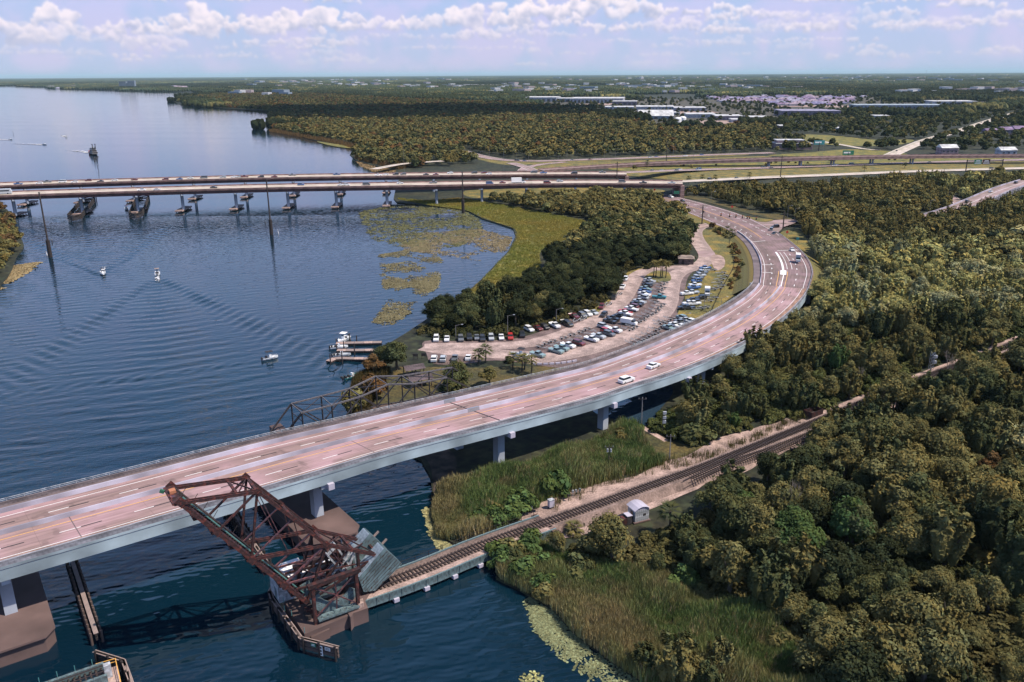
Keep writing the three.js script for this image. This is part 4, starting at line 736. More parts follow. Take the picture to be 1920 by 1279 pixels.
{
  const f = fender('weathered timber fender with signs curving round the drawbridge pier', [[517, 1088], [506, 1108], [510, 1122], [564, 1196], [634, 1214]], 2.6, { step: 3 });
  const a = G(564, 1196, 2.6), b = G(634, 1214, 2.6), n = V(-(b.z - a.z), 0, b.x - a.x).normalize(); if (n.z < 0) n.negate();
  const board = (t, w, h, y, mat, name, label) => { const c = a.clone().lerp(b, t).addScaledVector(n, 0.32).setY(y), o = new MB().box(V(0, 0, 0), w, h, 0.06).build(name, mat, f); o.position.copy(c); o.rotation.y = Math.atan2(n.x, n.z); if (label) o.userData.label = label; return o; };
  const g = board(0.36, 0.95, 0.75, 2.1, M.green, 'sign', 'small green sign'); new MB().box(V(0, 0.1, 0.05), 0.6, 0.1, 0.02).box(V(0, -0.12, 0.05), 0.6, 0.1, 0.02).build('sign_marks', M.white, g);
  const w = board(0.56, 0.62, 1.9, 1.35, M.white, 'sign', 'tall white clearance board'); for (const y of [0.6, 0, -0.6]) new MB().box(V(0, y, 0.05), 0.3, 0.32, 0.02).build('sign_mark', M.black, w);
  const k = board(0.74, 1.0, 0.6, 2.0, M.white, 'sign', 'small white sign'); for (const y of [0.12, -0.12]) new MB().box(V(0, y, 0.05), 0.75, 0.1, 0.02).build('sign_mark', M.black, k);
  fender('long dark row of timber piles running out from under the road bridge at lower left', [[128, 1030], [148, 1090], [164, 1140], [180, 1188]], 2.2, { double: true, step: 1.5, mat: M.woodDark, wales: [-0.3, -1.1], proud: 0.1, pile: M.wood });
  fender('timber guide wall of planks behind the raised drawbridge leaf', [[418, 930], [440, 962], [470, 1010], [500, 1054]], 2.4, { double: true, step: 1.8, proud: 0.2 });
  fender('bent timber fender at the lower left corner of the picture', [[176, 1221], [231, 1238], [247, 1282], [252, 1330]], 2.4, { step: 2.6, mat: M.woodDark });
}
{ // landing pier of the drawbridge, cut by the lower edge of the picture
  const t = thing('rest_pier', 'drawbridge rest pier with yellow railing and teal girder at the lower left corner', 'pier'), P = GS([[120, 1290], [200, 1262], [222, 1254], [232, 1300], [150, 1340]], 2.6);
  new MB().prism(P, -0.5, 2.0).build('pier_block', M.footing, t);
  const a = G(205, 1258, 3.2), dd = V(-0.834, 0, 0.552), n = V(0.552, 0, 0.834);
  for (const s of [-1.6, 1.6]) new MB().bar(a.clone().addScaledVector(n, s).addScaledVector(dd, 0.5), a.clone().addScaledVector(n, s).addScaledVector(dd, 25), 0.5, 1.4, V(0, 1, 0)).build('girder', M.teal, t);
  for (let s = 1; s < 22; s += 0.75) new MB().bar(a.clone().addScaledVector(dd, s).addScaledVector(n, -1.5), a.clone().addScaledVector(dd, s).addScaledVector(n, 1.5), 0.25, 0.2).build('sleeper', M.tie, t);
  for (const s of [-0.75, 0.75]) new MB().bar(a.clone().addScaledVector(n, s).setY(4), a.clone().addScaledVector(n, s).addScaledVector(dd, 25).setY(4), 0.1, 0.16).build('rail', M.rail, t);
  const R = GS([[182, 1256], [218, 1246], [226, 1280], [230, 1310]], 2.6); for (let i = 0; i < 3; i++) for (const y of [0.55, 1.1]) new MB().bar(R[i].clone().setY(2.6 + y), R[i + 1].clone().setY(2.6 + y), 0.08).build('railing_bar', M.yellow, t); for (const q of R) new MB().bar(q, q.clone().setY(3.75), 0.1).build('railing_post', M.yellow, t);
  new MB().prism(GS([[176, 1262], [220, 1248], [232, 1300], [190, 1312]], 2.6), 2.3, 2.6).build('deck', M.sand, t);
  const c = G(204, 1268, 2.6); new MB().box(V(c.x, 3.7, c.z), 1.0, 2.2, 0.9, 0.58).build('control_cabinet', M.steelPale, t);
  for (let s = 2; s < 14; s += 2.4) new MB().bar(a.clone().addScaledVector(n, -2.2).addScaledVector(dd, s).setY(3.4), a.clone().addScaledVector(n, -2.2).addScaledVector(dd, s).setY(4.7), 0.08).build('railing_post', M.tealLine, t);
}
// ---------------------------------------------------------------- old truss span, now a fishing pier
{
  const t = thing('old_truss', 'disused grey steel truss span reaching from the bank behind the road bridge', 'truss bridge');
  // top chord joints surveyed on the nearer and the farther truss; heights fall off towards the water end
  M.steelTop = withMap(lin(0.17, 0.155, 0.165), T.grain, 0.6); const deckY = 2.6, near = [[546, 800, 0], [566, 774], [622, 760], [676, 744], [727, 721], [777, 720], [838, 708], [880, 727, 0]], farT = [[506, 812, 0], [546, 757], [602, 743], [655, 729], [704, 706], [753, 705], [804, 697], [848, 689], [872, 706, 0]];
  const H8 = 8.3, node = ([x, y, f], h) => (f === 0 ? G(x, y, deckY) : G(x, y, deckY + h));
  const hN = [0, 7.0, 7.2, 7.6, 8.6, 7.8, 7.2, 0], hF = [0, 7.0, 7.2, 7.6, 8.6, 7.8, 7.4, 7, 0];
  const build = (L, hs, side) => {
    const Tn = L.map((q, i) => node(q, hs[i])), Bn = Tn.map((q) => q.clone().setY(deckY)), b = (n, a, c, w = 0.34, mt = M.steel) => new MB().bar(a, c, w, w * 1.1).build(n, mt, t), k = Tn.length - 1;
    b('end_post', Tn[0], Tn[1], 0.4); b('end_post', Tn[k - 1], Tn[k], 0.4);
    for (let i = 1; i + 1 < k; i++) b('top_chord', Tn[i], Tn[i + 1], 0.34, M.steelTop);
    for (let i = 0; i < k; i++) b('bottom_chord', Bn[i], Bn[i + 1], 0.4);
    for (let i = 1; i < k; i++) { b('vertical', Tn[i], Bn[i], 0.28); if (i + 1 < k) i % 2 ? b('diagonal', Tn[i], Bn[i + 1], 0.28) : b('diagonal', Bn[i], Tn[i + 1], 0.28); }
    return [Tn, Bn];
  };
  const [tn, bn] = build(near, hN), [tf, bf] = build(farT, hF);
  for (let i = 1; i < 7; i++) { new MB().bar(tn[i], tf[i], 0.2, 0.24).build('cross_strut', M.steelTop, t); if (i < 6) new MB().bar(tn[i], tf[i + 1], 0.18, 0.18).build('lateral_brace', M.steel, t); if (i < 6) new MB().bar(tf[i], tn[i + 1], 0.18, 0.18).build('lateral_brace', M.steel, t); new MB().bar(tf[i].clone().lerp(bf[i], 0.35), tn[i].clone().lerp(bn[i], 0.35), 0.16).build('sway_brace', M.steel, t); }
  const dk = new MB(); for (let i = 0; i < 7; i++) dk.quad(bn[i], bn[i + 1], bf[Math.min(i + 1, 8)], bf[i]); dk.build('deck', M.wood, t);
  for (const i of [0, 4]) { const c = bn[i].clone().lerp(bf[i], 0.5); new MB().box(V(c.x, 0.9, c.z), 3, 3.2, 9, 0.6).build('pier', M.footing, t); }
}

// ---------------------------------------------------------------- foliage
M.leaf = new THREE.MeshLambertMaterial({ color: 0xffffff, vertexColors: true, side: THREE.DoubleSide });
M.bark = withMap(lin(0.10, 0.085, 0.07), T.wood, 0.95); M.barkPale = withMap(lin(0.34, 0.30, 0.27), T.wood, 0.95);
const leafOf = (() => { const cache = {}; return (c) => (cache[c] ??= new THREE.MeshLambertMaterial({ color: lin(...c), vertexColors: true, side: THREE.DoubleSide })); })();
class Leaves {                                   // many small folded leaf sprays and plain faces, each with its own tone
  constructor() { this.p = []; this.c = []; }
  face(a, b, c, k) { this.p.push(a.x, a.y, a.z, b.x, b.y, b.z, c.x, c.y, c.z); for (let i = 0; i < 3; i++) this.c.push(...k); }
  spray(at, out, size, r, k, long = 1) {
    const n = V(out.x + (r() - 0.5) * 1.3, out.y + (r() - 0.5) * 1.1 + 0.15, out.z + (r() - 0.5) * 1.3).normalize(), s = V().crossVectors(n, V(r() - 0.5, r() - 0.5, r() - 0.5)).normalize(), t = V().crossVectors(n, s);
    const w = size * (0.55 + 0.5 * r()) * 0.5, h = size * long * (0.6 + 0.6 * r()) * 0.5, b = at.clone().addScaledVector(n, size * 0.16 * (r() - 0.3));
    const a0 = at.clone().addScaledVector(t, -h), a1 = at.clone().addScaledVector(t, h), l = b.clone().addScaledVector(s, -w), q = b.clone().addScaledVector(s, w);
    this.face(a0, q, a1, k); this.face(a0, a1, l, k);
  }
  blob(c, rx, ry, rz, r, k, detail = 1) {
    const g = new THREE.IcosahedronGeometry(1, detail), a = g.attributes.position, v = [V(), V(), V()];
    for (let i = 0; i < a.count; i += 3) { for (let j = 0; j < 3; j++) { v[j].fromBufferAttribute(a, i + j); const m = 1 + 0.22 * vnoise(v[j].x * 2 + c.x * 3, v[j].y * 2 + v[j].z * 1.7 + c.z); v[j].set(c.x + v[j].x * rx * m, c.y + v[j].y * ry * m, c.z + v[j].z * rz * m); } const s = 0.85 + 0.3 * r(); this.face(v[0].clone(), v[1].clone(), v[2].clone(), k.map((x) => x * s)); }
  }
  geo() { const g = new THREE.BufferGeometry(); g.setAttribute('position', new THREE.Float32BufferAttribute(this.p, 3)); g.setAttribute('color', new THREE.Float32BufferAttribute(this.c, 3)); g.computeVertexNormals(); return g; }
}
const tone = (r, spread = 0.5) => { const b = 1 - spread / 2 + spread * r(), w = (r() - 0.5) * 0.22; return [b * (1 + w), b, b * (1 - w)]; };
// a crown of unit height 1 standing on the origin; wide: its radius over its height
function crown(seed, { wide = 0.42, low = 0.2, lobes = 16, n = 6400, size = 0.035, long = 1.5 } = {}) {
  const r = rng(seed), L = new Leaves(), list = [], lean = V((r() - 0.5) * 0.22, 0, (r() - 0.5) * 0.22), miss = r() * 6.283;
  for (let i = 0; i < lobes; i++) {
    const a = i * 2.4 + r() * 1.2, q = Math.sqrt((i + 0.5) / lobes), thin = 0.75 + 0.25 * Math.cos(a - miss), y = lerp(low, 0.88, Math.max(0, 1 - q * (0.35 + 0.65 * r()))) * (0.85 + 0.2 * r()), d = wide * q * (0.5 + 0.5 * r()) * thin, rad = wide * (0.2 + 0.27 * r() ** 1.5);
    list.push([V(Math.cos(a) * d + lean.x * y, Math.max(low, y), Math.sin(a) * d + lean.z * y), rad, tone(r, 0.6), 0.6 + 0.35 * r()]);
  }
  list.push([V(lean.x * 0.5, low + (0.9 - low) * 0.4, lean.z * 0.5), wide * 0.5, tone(r, 0.2), 1]);
  for (const [c, rad, k, sq] of list) L.blob(c, rad * 0.5, rad * 0.48 * sq, rad * 0.5, r, k, 1);
  const area = list.reduce((s, [, rad]) => s + rad ** 1.7, 0);
  for (const [c, rad, k, sq] of list) {
    const m = Math.round((n * rad ** 1.7) / area);
    for (let i = 0; i < m; i++) {
      const z = 1 - 1.7 * r(), a = r() * 6.283, s = Math.sqrt(Math.max(0, 1 - z * z)), o = V(s * Math.cos(a), z, s * Math.sin(a)), tuft = 1 + 0.3 * vnoise(o.x * 3 + c.x * 20 + seed, o.z * 3 + o.y * 2 + c.z * 20), ex = (0.5 + 0.62 * r() ** 0.6) * tuft, at = V(c.x + o.x * rad * ex, c.y + o.y * rad * ex * sq, c.z + o.z * rad * ex);
      const t = tone(r, 0.75); L.spray(at, o.clone().setY(o.y + 0.35), size * (0.6 + 0.8 * r()), r, [k[0] * t[0], k[1] * t[1], k[2] * t[2]], long);
    }
  }
  return L.geo();
}
function trunk(seed, h = 0.62, w = 0.035) { const r = rng(seed), mb = new MB(); mb.tube(V(0, -0.03, 0), V(0, h * 0.55, 0), w, w * 0.7, 6); for (let i = 0; i < 4; i++) { const a = i * 1.6 + r(), q = V(Math.cos(a) * 0.2, h * (0.95 + 0.2 * r()), Math.sin(a) * 0.2); mb.tube(V(0, h * (0.35 + 0.2 * r()), 0), q, w * 0.55, w * 0.22, 5); } return mb.geo(); }
function feather(seed, n = 2200) {               // loose upright tree: many leaning stems clothed in narrow sprays
  const r = rng(seed), L = new Leaves(), stems = 26;
  for (let i = 0; i < stems; i++) {
    const a = r() * 6.283, d = 0.06 + 0.24 * r(), top = V(Math.cos(a) * d * 1.25, 0.62 + 0.38 * r() - d * 0.5, Math.sin(a) * d * 1.25), k = tone(r, 0.4), b = V(top.x * 0.3, 0.1, top.z * 0.3);
    for (let j = 0; j < n / stems; j++) { const t = 0.12 + 0.88 * Math.sqrt(r()), p = b.clone().lerp(top, t), w = 0.075 * (1.15 - t * 0.75); p.x += (r() - 0.5) * 2 * w; p.z += (r() - 0.5) * 2 * w; p.y += (r() - 0.5) * 0.05; const q = tone(r, 0.4); L.spray(p, V(top.x * 2 + (r() - 0.5), 0.5, top.z * 2 + (r() - 0.5)).normalize(), 0.055, r, [k[0] * q[0], k[1] * q[1], k[2] * q[2]], 2.0); }
    L.blob(b.clone().lerp(top, 0.55), 0.07, 0.2, 0.07, r, k, 0);
  }
  return L.geo();
}
function palmCrown(seed, n = 26) {
  const r = rng(seed), L = new Leaves();
  for (let i = 0; i < n; i++) {
    const a = i * 2.4, el = 1.1 - (i / n) * 1.7, k = tone(r, 0.45), len = 1.5 + 0.5 * r(), d = V(Math.cos(a) * Math.cos(el), Math.sin(el), Math.sin(a) * Math.cos(el)), s = V(-Math.sin(a), 0, Math.cos(a));
    for (let j = 0; j < 9; j++) { const f = (j / 8 - 0.5) * 1.9, dd = d.clone().addScaledVector(s, f * 0.8).normalize(), p0 = d.clone().multiplyScalar(len * 0.45), p1 = p0.clone().addScaledVector(dd, len * 0.72); p1.y -= 0.22 * len + 0.1 * r(); const w = s.clone().addScaledVector(d, -f * 0.4).multiplyScalar(0.09); L.face(p0.clone().sub(w), p0.clone().add(w), p1, k); }
    L.face(V(0, 0, 0), d.clone().multiplyScalar(len * 0.5).addScaledVector(s, 0.05), d.clone().multiplyScalar(len * 0.5).addScaledVector(s, -0.05), k);
  }
  return L.geo();
}
function reedTuft(seed, n = 46, spread = 0.9) {
  const r = rng(seed), L = new Leaves();
  for (let i = 0; i < n; i++) {
    const a = r() * 6.283, d = spread * Math.sqrt(r()), b = V(Math.cos(a) * d, 0, Math.sin(a) * d), h = 1.3 + 1.5 * r(), lean = V((r() - 0.4) * 0.9, h, (r() - 0.5) * 0.9), w = V(Math.cos(a * 3), 0, Math.sin(a * 3)).multiplyScalar(0.03 + 0.022 * r()), k = tone(r, 0.7), m = b.clone().add(V(lean.x * 0.35, h * 0.6, lean.z * 0.35)), t = b.clone().add(lean);
    L.face(b.clone().sub(w), b.clone().add(w), m.clone().add(w), k); L.face(b.clone().sub(w), m.clone().add(w), m.clone().sub(w), k); L.face(m.clone().sub(w), m.clone().add(w), t, k);
    if (i % 3 === 0) { const o = t.clone().add(V((r() - 0.5) * 1.1, -0.2, (r() - 0.5) * 1.1)); L.face(m, o, m.clone().add(w).setY(m.y + 0.07), k); }
  }
  return L.geo();
}
const KINDS = {
  broad: [0, 1, 2, 3, 4, 5].map((i) => ({ near: crown(11 + i, { wide: 0.38 + 0.05 * (i % 4), lobes: 11 + i * 3, low: 0.16 + 0.05 * (i % 3) }), mid: crown(11 + i, { wide: 0.38 + 0.05 * (i % 4), lobes: 11 + i * 3, n: 900, size: 0.12 }), far: crown(11 + i, { wide: 0.46, lobes: 7, n: 150, size: 0.24, long: 1 }) })),
  feather: [0, 1].map((i) => ({ near: feather(31 + i), mid: feather(31 + i, 900), far: crown(35 + i, { wide: 0.38, lobes: 8, n: 150, size: 0.2 }) })),
  shrub: [0, 1].map((i) => ({ near: crown(41 + i, { wide: 0.85, low: 0.1, lobes: 12, n: 1500, size: 0.16 }), mid: crown(41 + i, { wide: 0.85, low: 0.1, lobes: 10, n: 500, size: 0.24 }), far: crown(41 + i, { wide: 0.85, low: 0.1, lobes: 6, n: 120, size: 0.4 }) })),
};
const TRUNK = [0, 1].map((i) => trunk(51 + i));
// tones of foliage; dark also paints shade into the car park belt
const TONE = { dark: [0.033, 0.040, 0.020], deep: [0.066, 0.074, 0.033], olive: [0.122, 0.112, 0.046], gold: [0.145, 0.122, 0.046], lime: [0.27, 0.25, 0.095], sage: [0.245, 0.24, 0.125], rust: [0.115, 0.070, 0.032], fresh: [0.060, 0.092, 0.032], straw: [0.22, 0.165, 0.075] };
const TREES = [];                                // {p, h, kind, v, tone, zone, turn}
const cleared = (() => { let B = null; return (x, z) => { B ??= [...Z.clear, A.outline(0, A.len, 1.12), D.outline(0, D.len, 1.06), HF.outline(0, HF.len, 1.05, 20), HB.outline(0, HB.len, 1.05, 20), Z.railBed].map((q) => [q, bounds(q)]); return B.some(([q, b]) => x > b.x0 && x < b.x1 && z > b.z0 && z < b.z1 && inside(q, x, z)); }; })();
function pick(r, table) { let t = 0; for (const [, w] of table) t += w; t *= r(); for (const [k, w] of table) if ((t -= w) <= 0) return k; return table[0][0]; }
function wood(zone, outline, gap, opt) {
  const r = rng(opt.seed), b = bounds(outline);
  for (let z = b.z0; z < b.z1; z += gap) for (let x = b.x0; x < b.x1; x += gap) {
    const px = x + (r() - 0.5) * gap * 1.1, pz = z + (r() - 0.5) * gap * 1.1, hr = r(), kr = r(), tr = r(), vr = r(), ar = r();
    if (!inside(outline, px, pz) || (!opt.force && cleared(px, pz))) continue;
    const far = -pz; if (Math.abs(px) > far * 0.72 + 40) continue;
    const c = fbm(px * 0.018 + opt.seed, pz * 0.018, 3), c2 = fbm(px * 0.05, pz * 0.05 + opt.seed, 2);
    if (opt.gapNoise && c2 < opt.gapNoise) continue;
    const h = lerp(opt.h[0], opt.h[1], clamp(hr ** 1.3 * 0.9 + 0.5 * c2 + 0.08, 0, 1)), kind = pick(() => clamp(kr * 0.65 + 0.35 * (c + 0.5), 0, 0.999), opt.kinds ?? [['broad', 1]]), toneName = pick(() => clamp(tr * 0.62 + 0.38 * (0.5 + 0.95 * c), 0, 0.999), typeof opt.tones === 'function' ? opt.tones(px, pz) : opt.tones);
    TREES.push({ p: V(px, LAND, pz), h: kind === 'shrub' ? h * 0.42 : h, kind, v: Math.floor(vr * 8), tone: toneName, zone, turn: ar * 6.283, near: V(px, 0, pz).distanceTo(V(0, EYE, 0)) });
  }
}
const GP = (list, h = LAND) => GS(list, h);
wood('south', GP([[1960, 668], [1850, 705], [1720, 752], [1640, 778], [1560, 822], [1470, 888], [1400, 934], [1330, 975], [1262, 1020], [1225, 1046], [1150, 1058], [1060, 1034], [1045, 1048], [1120, 1062], [1240, 1082], [1330, 1102], [1420, 1150], [1480, 1220], [1520, 1330], [2100, 1330]]), 5.6, { seed: 101, h: [5, 14], kinds: [['broad', 6], ['feather', 2], ['shrub', 1.6]], tones: [['fresh', 0.9], ['dark', 2], ['deep', 3], ['olive', 3], ['gold', 1.3], ['sage', 0.7], ['rust', 0.9]] });
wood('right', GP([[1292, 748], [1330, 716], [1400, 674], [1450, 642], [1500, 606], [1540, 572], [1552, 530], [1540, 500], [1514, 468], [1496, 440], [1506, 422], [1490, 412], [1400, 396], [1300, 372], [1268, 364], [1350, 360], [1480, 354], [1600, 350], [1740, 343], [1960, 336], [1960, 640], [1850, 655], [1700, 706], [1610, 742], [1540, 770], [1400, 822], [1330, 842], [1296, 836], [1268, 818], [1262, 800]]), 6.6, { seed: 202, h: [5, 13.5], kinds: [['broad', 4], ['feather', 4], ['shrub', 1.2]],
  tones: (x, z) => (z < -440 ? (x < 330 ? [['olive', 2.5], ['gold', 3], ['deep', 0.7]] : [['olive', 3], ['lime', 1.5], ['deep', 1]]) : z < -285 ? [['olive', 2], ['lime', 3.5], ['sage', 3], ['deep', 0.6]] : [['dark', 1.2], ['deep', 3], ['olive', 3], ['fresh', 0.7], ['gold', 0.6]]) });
wood('lot', GP([[775, 620], [800, 602], [838, 590], [880, 574], [930, 566], [975, 548], [1020, 524], [1032, 492], [1068, 462], [1112, 432], [1066, 414], [985, 395], [910, 380], [895, 370], [960, 366], [1060, 362], [1240, 366], [1246, 372], [1225, 380], [1262, 397], [1280, 415], [1282, 430], [1298, 442], [1298, 470], [1286, 488], [1240, 492], [1190, 506], [1168, 526], [1150, 548], [1122, 566], [1076, 582], [1025, 604], [955, 622], [860, 627], [800, 627]]), 6.2, { seed: 303, h: [7.5, 12.5], kinds: [['broad', 7], ['feather', 1], ['shrub', 0.6]], tones: (x, z) => (z < -520 ? [['olive', 3], ['gold', 2.5], ['lime', 1], ['deep', 0.6]] : z < -430 ? [['olive', 3], ['deep', 2], ['gold', 0.8]] : [['dark', 4], ['deep', 2], ['olive', 0.6]]) });  // darker leaf tones on the near part paint in its unlit side
wood('left bank', GP([[-90, 378], [4, 392], [18, 412], [30, 440], [36, 460], [22, 484], [8, 500], [-10, 530], [-120, 560]]), 5.6, { seed: 404, h: [5, 10], tones: [['olive', 3], ['gold', 2], ['rust', 1], ['deep', 1]] });
wood('north', GP([[345, 183], [420, 177], [560, 176], [760, 188], [980, 196], [1075, 206], [1200, 234], [1290, 247], [1440, 238], [1440, 284], [1350, 287], [1250, 290], [1160, 294], [1080, 297], [1000, 299], [950, 296], [900, 288], [868, 281], [862, 292], [905, 305], [850, 311], [770, 317], [745, 316], [672, 301], [660, 290], [670, 278], [650, 270.5], [572, 256.5], [517, 245.5], [500, 234], [508, 210], [420, 202.5], [350, 196.5], [326, 189]]), 11.5, { seed: 505, h: [9, 15], tones: (x, z) => (z < -2000 ? [['deep', 3], ['olive', 1.5], ['rust', 1], ['dark', 2.5]] : [['olive', 4], ['gold', 1], ['rust', 0.35], ['deep', 2]]) });
wood('suburb', GP([[1440, 238], [1480, 218], [1600, 216], [1700, 224], [1850, 212], [1960, 196], [1960, 286], [1760, 288], [1700, 289], [1640, 285], [1440, 285]]), 14, { seed: 606, h: [7, 14], gapNoise: -0.1, tones: [['olive', 2], ['deep', 3], ['dark', 2], ['gold', 0.6]] });
const townPoly = GP([[985, 196], [985, 183], [1080, 180], [1200, 184], [1330, 186], [1420, 180], [1640, 181], [1690, 190], [1880, 188], [1930, 196], [1850, 210], [1700, 222], [1600, 214], [1480, 217], [1440, 236], [1290, 243], [1180, 226], [1075, 204]]);
wood('town', townPoly, 26, { seed: 611, h: [7, 13], gapNoise: 0.06, tones: [['deep', 3], ['dark', 2], ['olive', 2]] });
wood('verge', GP([[1150, 318], [1300, 310], [1450, 305.5], [1700, 299], [1700, 302], [1440, 310], [1250, 317], [1180, 320]]), 11, { force: true, seed: 707, h: [3.5, 7], gapNoise: 0.1, kinds: [['broad', 1], ['shrub', 2]], tones: [['olive', 2], ['gold', 2], ['deep', 1]] });
wood('slope', GP([[1360, 450], [1382, 462], [1398, 490], [1402, 520], [1394, 540], [1368, 548], [1360, 530], [1376, 508], [1372, 478]]), 4.4, { force: true, seed: 808, h: [3, 5.5], kinds: [['shrub', 2], ['broad', 1]], tones: [['olive', 2], ['rust', 2], ['gold', 1]] });
wood('hedge', GP([[1318, 430], [1342, 426], [1372, 440], [1378, 450], [1360, 448], [1340, 438]]), 5, { force: true, seed: 809, h: [3, 6], kinds: [['shrub', 3], ['broad', 1]], tones: [['rust', 2], ['olive', 2]] });
// the 300 that show largest stand as trees of their own, the others as one mass per kind
const PLACE = {
  south: ['in the dark wood between the railway and the lower right corner', 'dark wood south of the railway'], right: ['in the sunlit wood between the road bend and the railway', 'wood between road bend and railway'], lot: ['in the dark belt between marsh and car park', 'tree belt beside the car park'],
  'reed bed': ['among the reeds at bottom centre', 'bushes in the lower reed bed'], 'upper reeds': ['among the reeds between road bridge and railway', 'bushes in the upper reed bed'], town: ['in the industrial town', 'town trees'], 'left bank': ['on the small bank at the left edge of the river', 'trees of the left bank'], north: ['in the wood beyond the highway', 'wood beyond the highway'], suburb: ['among the suburb roofs', 'suburb trees'], verge: ['on the verge between ramp and highway', 'verge trees'], slope: ['on the grass slope between car park and road bend', 'bushes on the slope'], hedge: ['on the bank at the head of the car park drive', 'bushes at the drive'],
};
const LOOK = { dark: 'very dark green', deep: 'deep green', olive: 'olive green', gold: 'golden olive', lime: 'bright yellow green', sage: 'pale sage green', rust: 'rusty brown', fresh: 'fresh green', straw: 'straw coloured' }, SHAPE = { broad: 'round-headed tree', feather: 'loose feathery tree', shrub: 'low spreading shrub' };
const MARKS = { south: [['the railway hut', 1196, 972], ['the lower right corner', 1900, 1270], ['the right edge of the sand clearing', 1400, 870], ['the right picture edge', 1915, 900], ['the tall bare tree', 1473, 985], ['the reed bed', 1330, 1110], ['the lower end of the reeds', 1540, 1270], ['the place where the track vanishes', 1540, 800], ['the bare pale branches', 1750, 900]], right: [['the signal mast', 1242, 812], ['the road bridge end', 1440, 640], ['the open wagon', 1524, 780], ['the lattice signal tower', 1744, 700], ['the outer road bend', 1530, 520], ['the right picture edge', 1915, 560], ['the thin bare tree', 1612, 720]], 'reed bed': [['the railway bank', 1010, 1020], ['the lily pads', 1050, 1160], ['the lower edge', 1300, 1275], ['the dark wood', 1400, 1130]], 'upper reeds': [['the pond', 1180, 812], ['the white marker', 996, 960], ['the near bridge column', 912, 885]], lot: [['the lake end of the car row', 800, 620], ['the bend of the lot', 1080, 585], ['the marsh', 960, 540], ['the palm island', 1215, 505]] };
const counted = {};
const NTH = (n) => (n < 1 ? 'nearest' : n < 20 ? `${['', 'second', 'third', 'fourth', 'fifth', 'sixth', 'seventh', 'eighth', 'ninth', 'tenth', 'eleventh', 'twelfth', 'thirteenth', 'fourteenth', 'fifteenth', 'sixteenth', 'seventeenth', 'eighteenth', 'nineteenth', 'twentieth'][n]} nearest` : `${n + 1}th nearest`);
function nameTrees(list) {                       // each tree is told by its look and its rank from the nearest landmark
  const sets = {};
  for (const o of list) { const ms = (MARKS[o.zone] ?? []).map(([n, x, y]) => [n, G(x, y, LAND).distanceTo(o.p)]).sort((a, b) => a[1] - b[1])[0]; const look = `${LOOK[o.tone]} ${SHAPE[o.kind]}`; if (!ms) { o.own = `${look} ${PLACE[o.zone]?.[0] ?? o.zone}`; o.group = `${look}s, ${PLACE[o.zone][1]}`; continue; } (sets[`${look}|${ms[0]}`] ??= []).push([ms[1], o]); }
  for (const [k, l] of Object.entries(sets)) { const [look, mark] = k.split('|'); l.sort((a, b) => a[0] - b[0]).forEach(([, o], i) => { o.own = `${look}, ${NTH(i)} to ${mark}`; o.group = `trees of the ${PLACE[o.zone][1]}`; }); }
}
function plantTree(o) {
  const name = o.kind === 'shrub' ? 'shrub' : 'tree', t = thing(name, o.label ?? o.own, name, o.p, o.turn, o.label ? undefined : o.group);
  const set = KINDS[o.kind], w = o.w ?? 1; t.scale.set(o.h * w, o.h, o.h * w);
  put(set[o.v % set.length].near, 'crown', leafOf(TONE[o.tone]), t); put(TRUNK[o.v % 2], 'trunk', M.bark, t); return t;
}
function plantAll() {
  TREES.sort((a, b) => a.near / a.h ** 0.5 - b.near / b.h ** 0.5);
  const inView = (o) => { const q = o.p.clone().setY(6).sub(camera.position), z = q.dot(fwd); return z > 0 && Math.abs(q.dot(right)) < z * 0.64 && Math.abs(q.dot(camUp)) < z * 0.435; };
  const rest = {}, own = new Set(TREES.filter(inView).slice(0, 270)); nameTrees([...own]); own.forEach(plantTree);
  for (const o of TREES) {
    if (own.has(o)) continue;
    const lod = o.near < 430 ? 'near' : o.near < 900 ? 'mid' : 'far', set = KINDS[o.kind], key = `${o.kind} ${o.v % set.length} ${lod}`; (rest[key] ??= []).push(o);
  }
  const r = rng(9), q = new THREE.Quaternion(), m4 = new THREE.Matrix4(), col = new THREE.Color(), up = V(0, 1, 0);
  for (const [key, list] of Object.entries(rest)) {
    const [kind, v, lod] = key.split(' '), im = new THREE.InstancedMesh(KINDS[kind][+v][lod], M.leaf, list.length);
    list.forEach((o, i) => { const w = 0.9 + 0.35 * r(); im.setMatrixAt(i, m4.compose(o.p, q.setFromAxisAngle(up, o.turn), V(o.h * w, o.h, o.h * w))); const b = 0.8 + 0.4 * r(); im.setColorAt(i, col.setRGB(...TONE[o.tone].map((x) => x * b))); });
    im.name = numbered(kind === 'shrub' ? 'undergrowth' : 'woodland'); im.castShadow = im.receiveShadow = true; tag(im, kind === 'shrub' ? 'low scrub filling the woods' : 'dense mixed woodland reaching back from the river', null, null, 'stuff'); scene.add(im);
  }
}

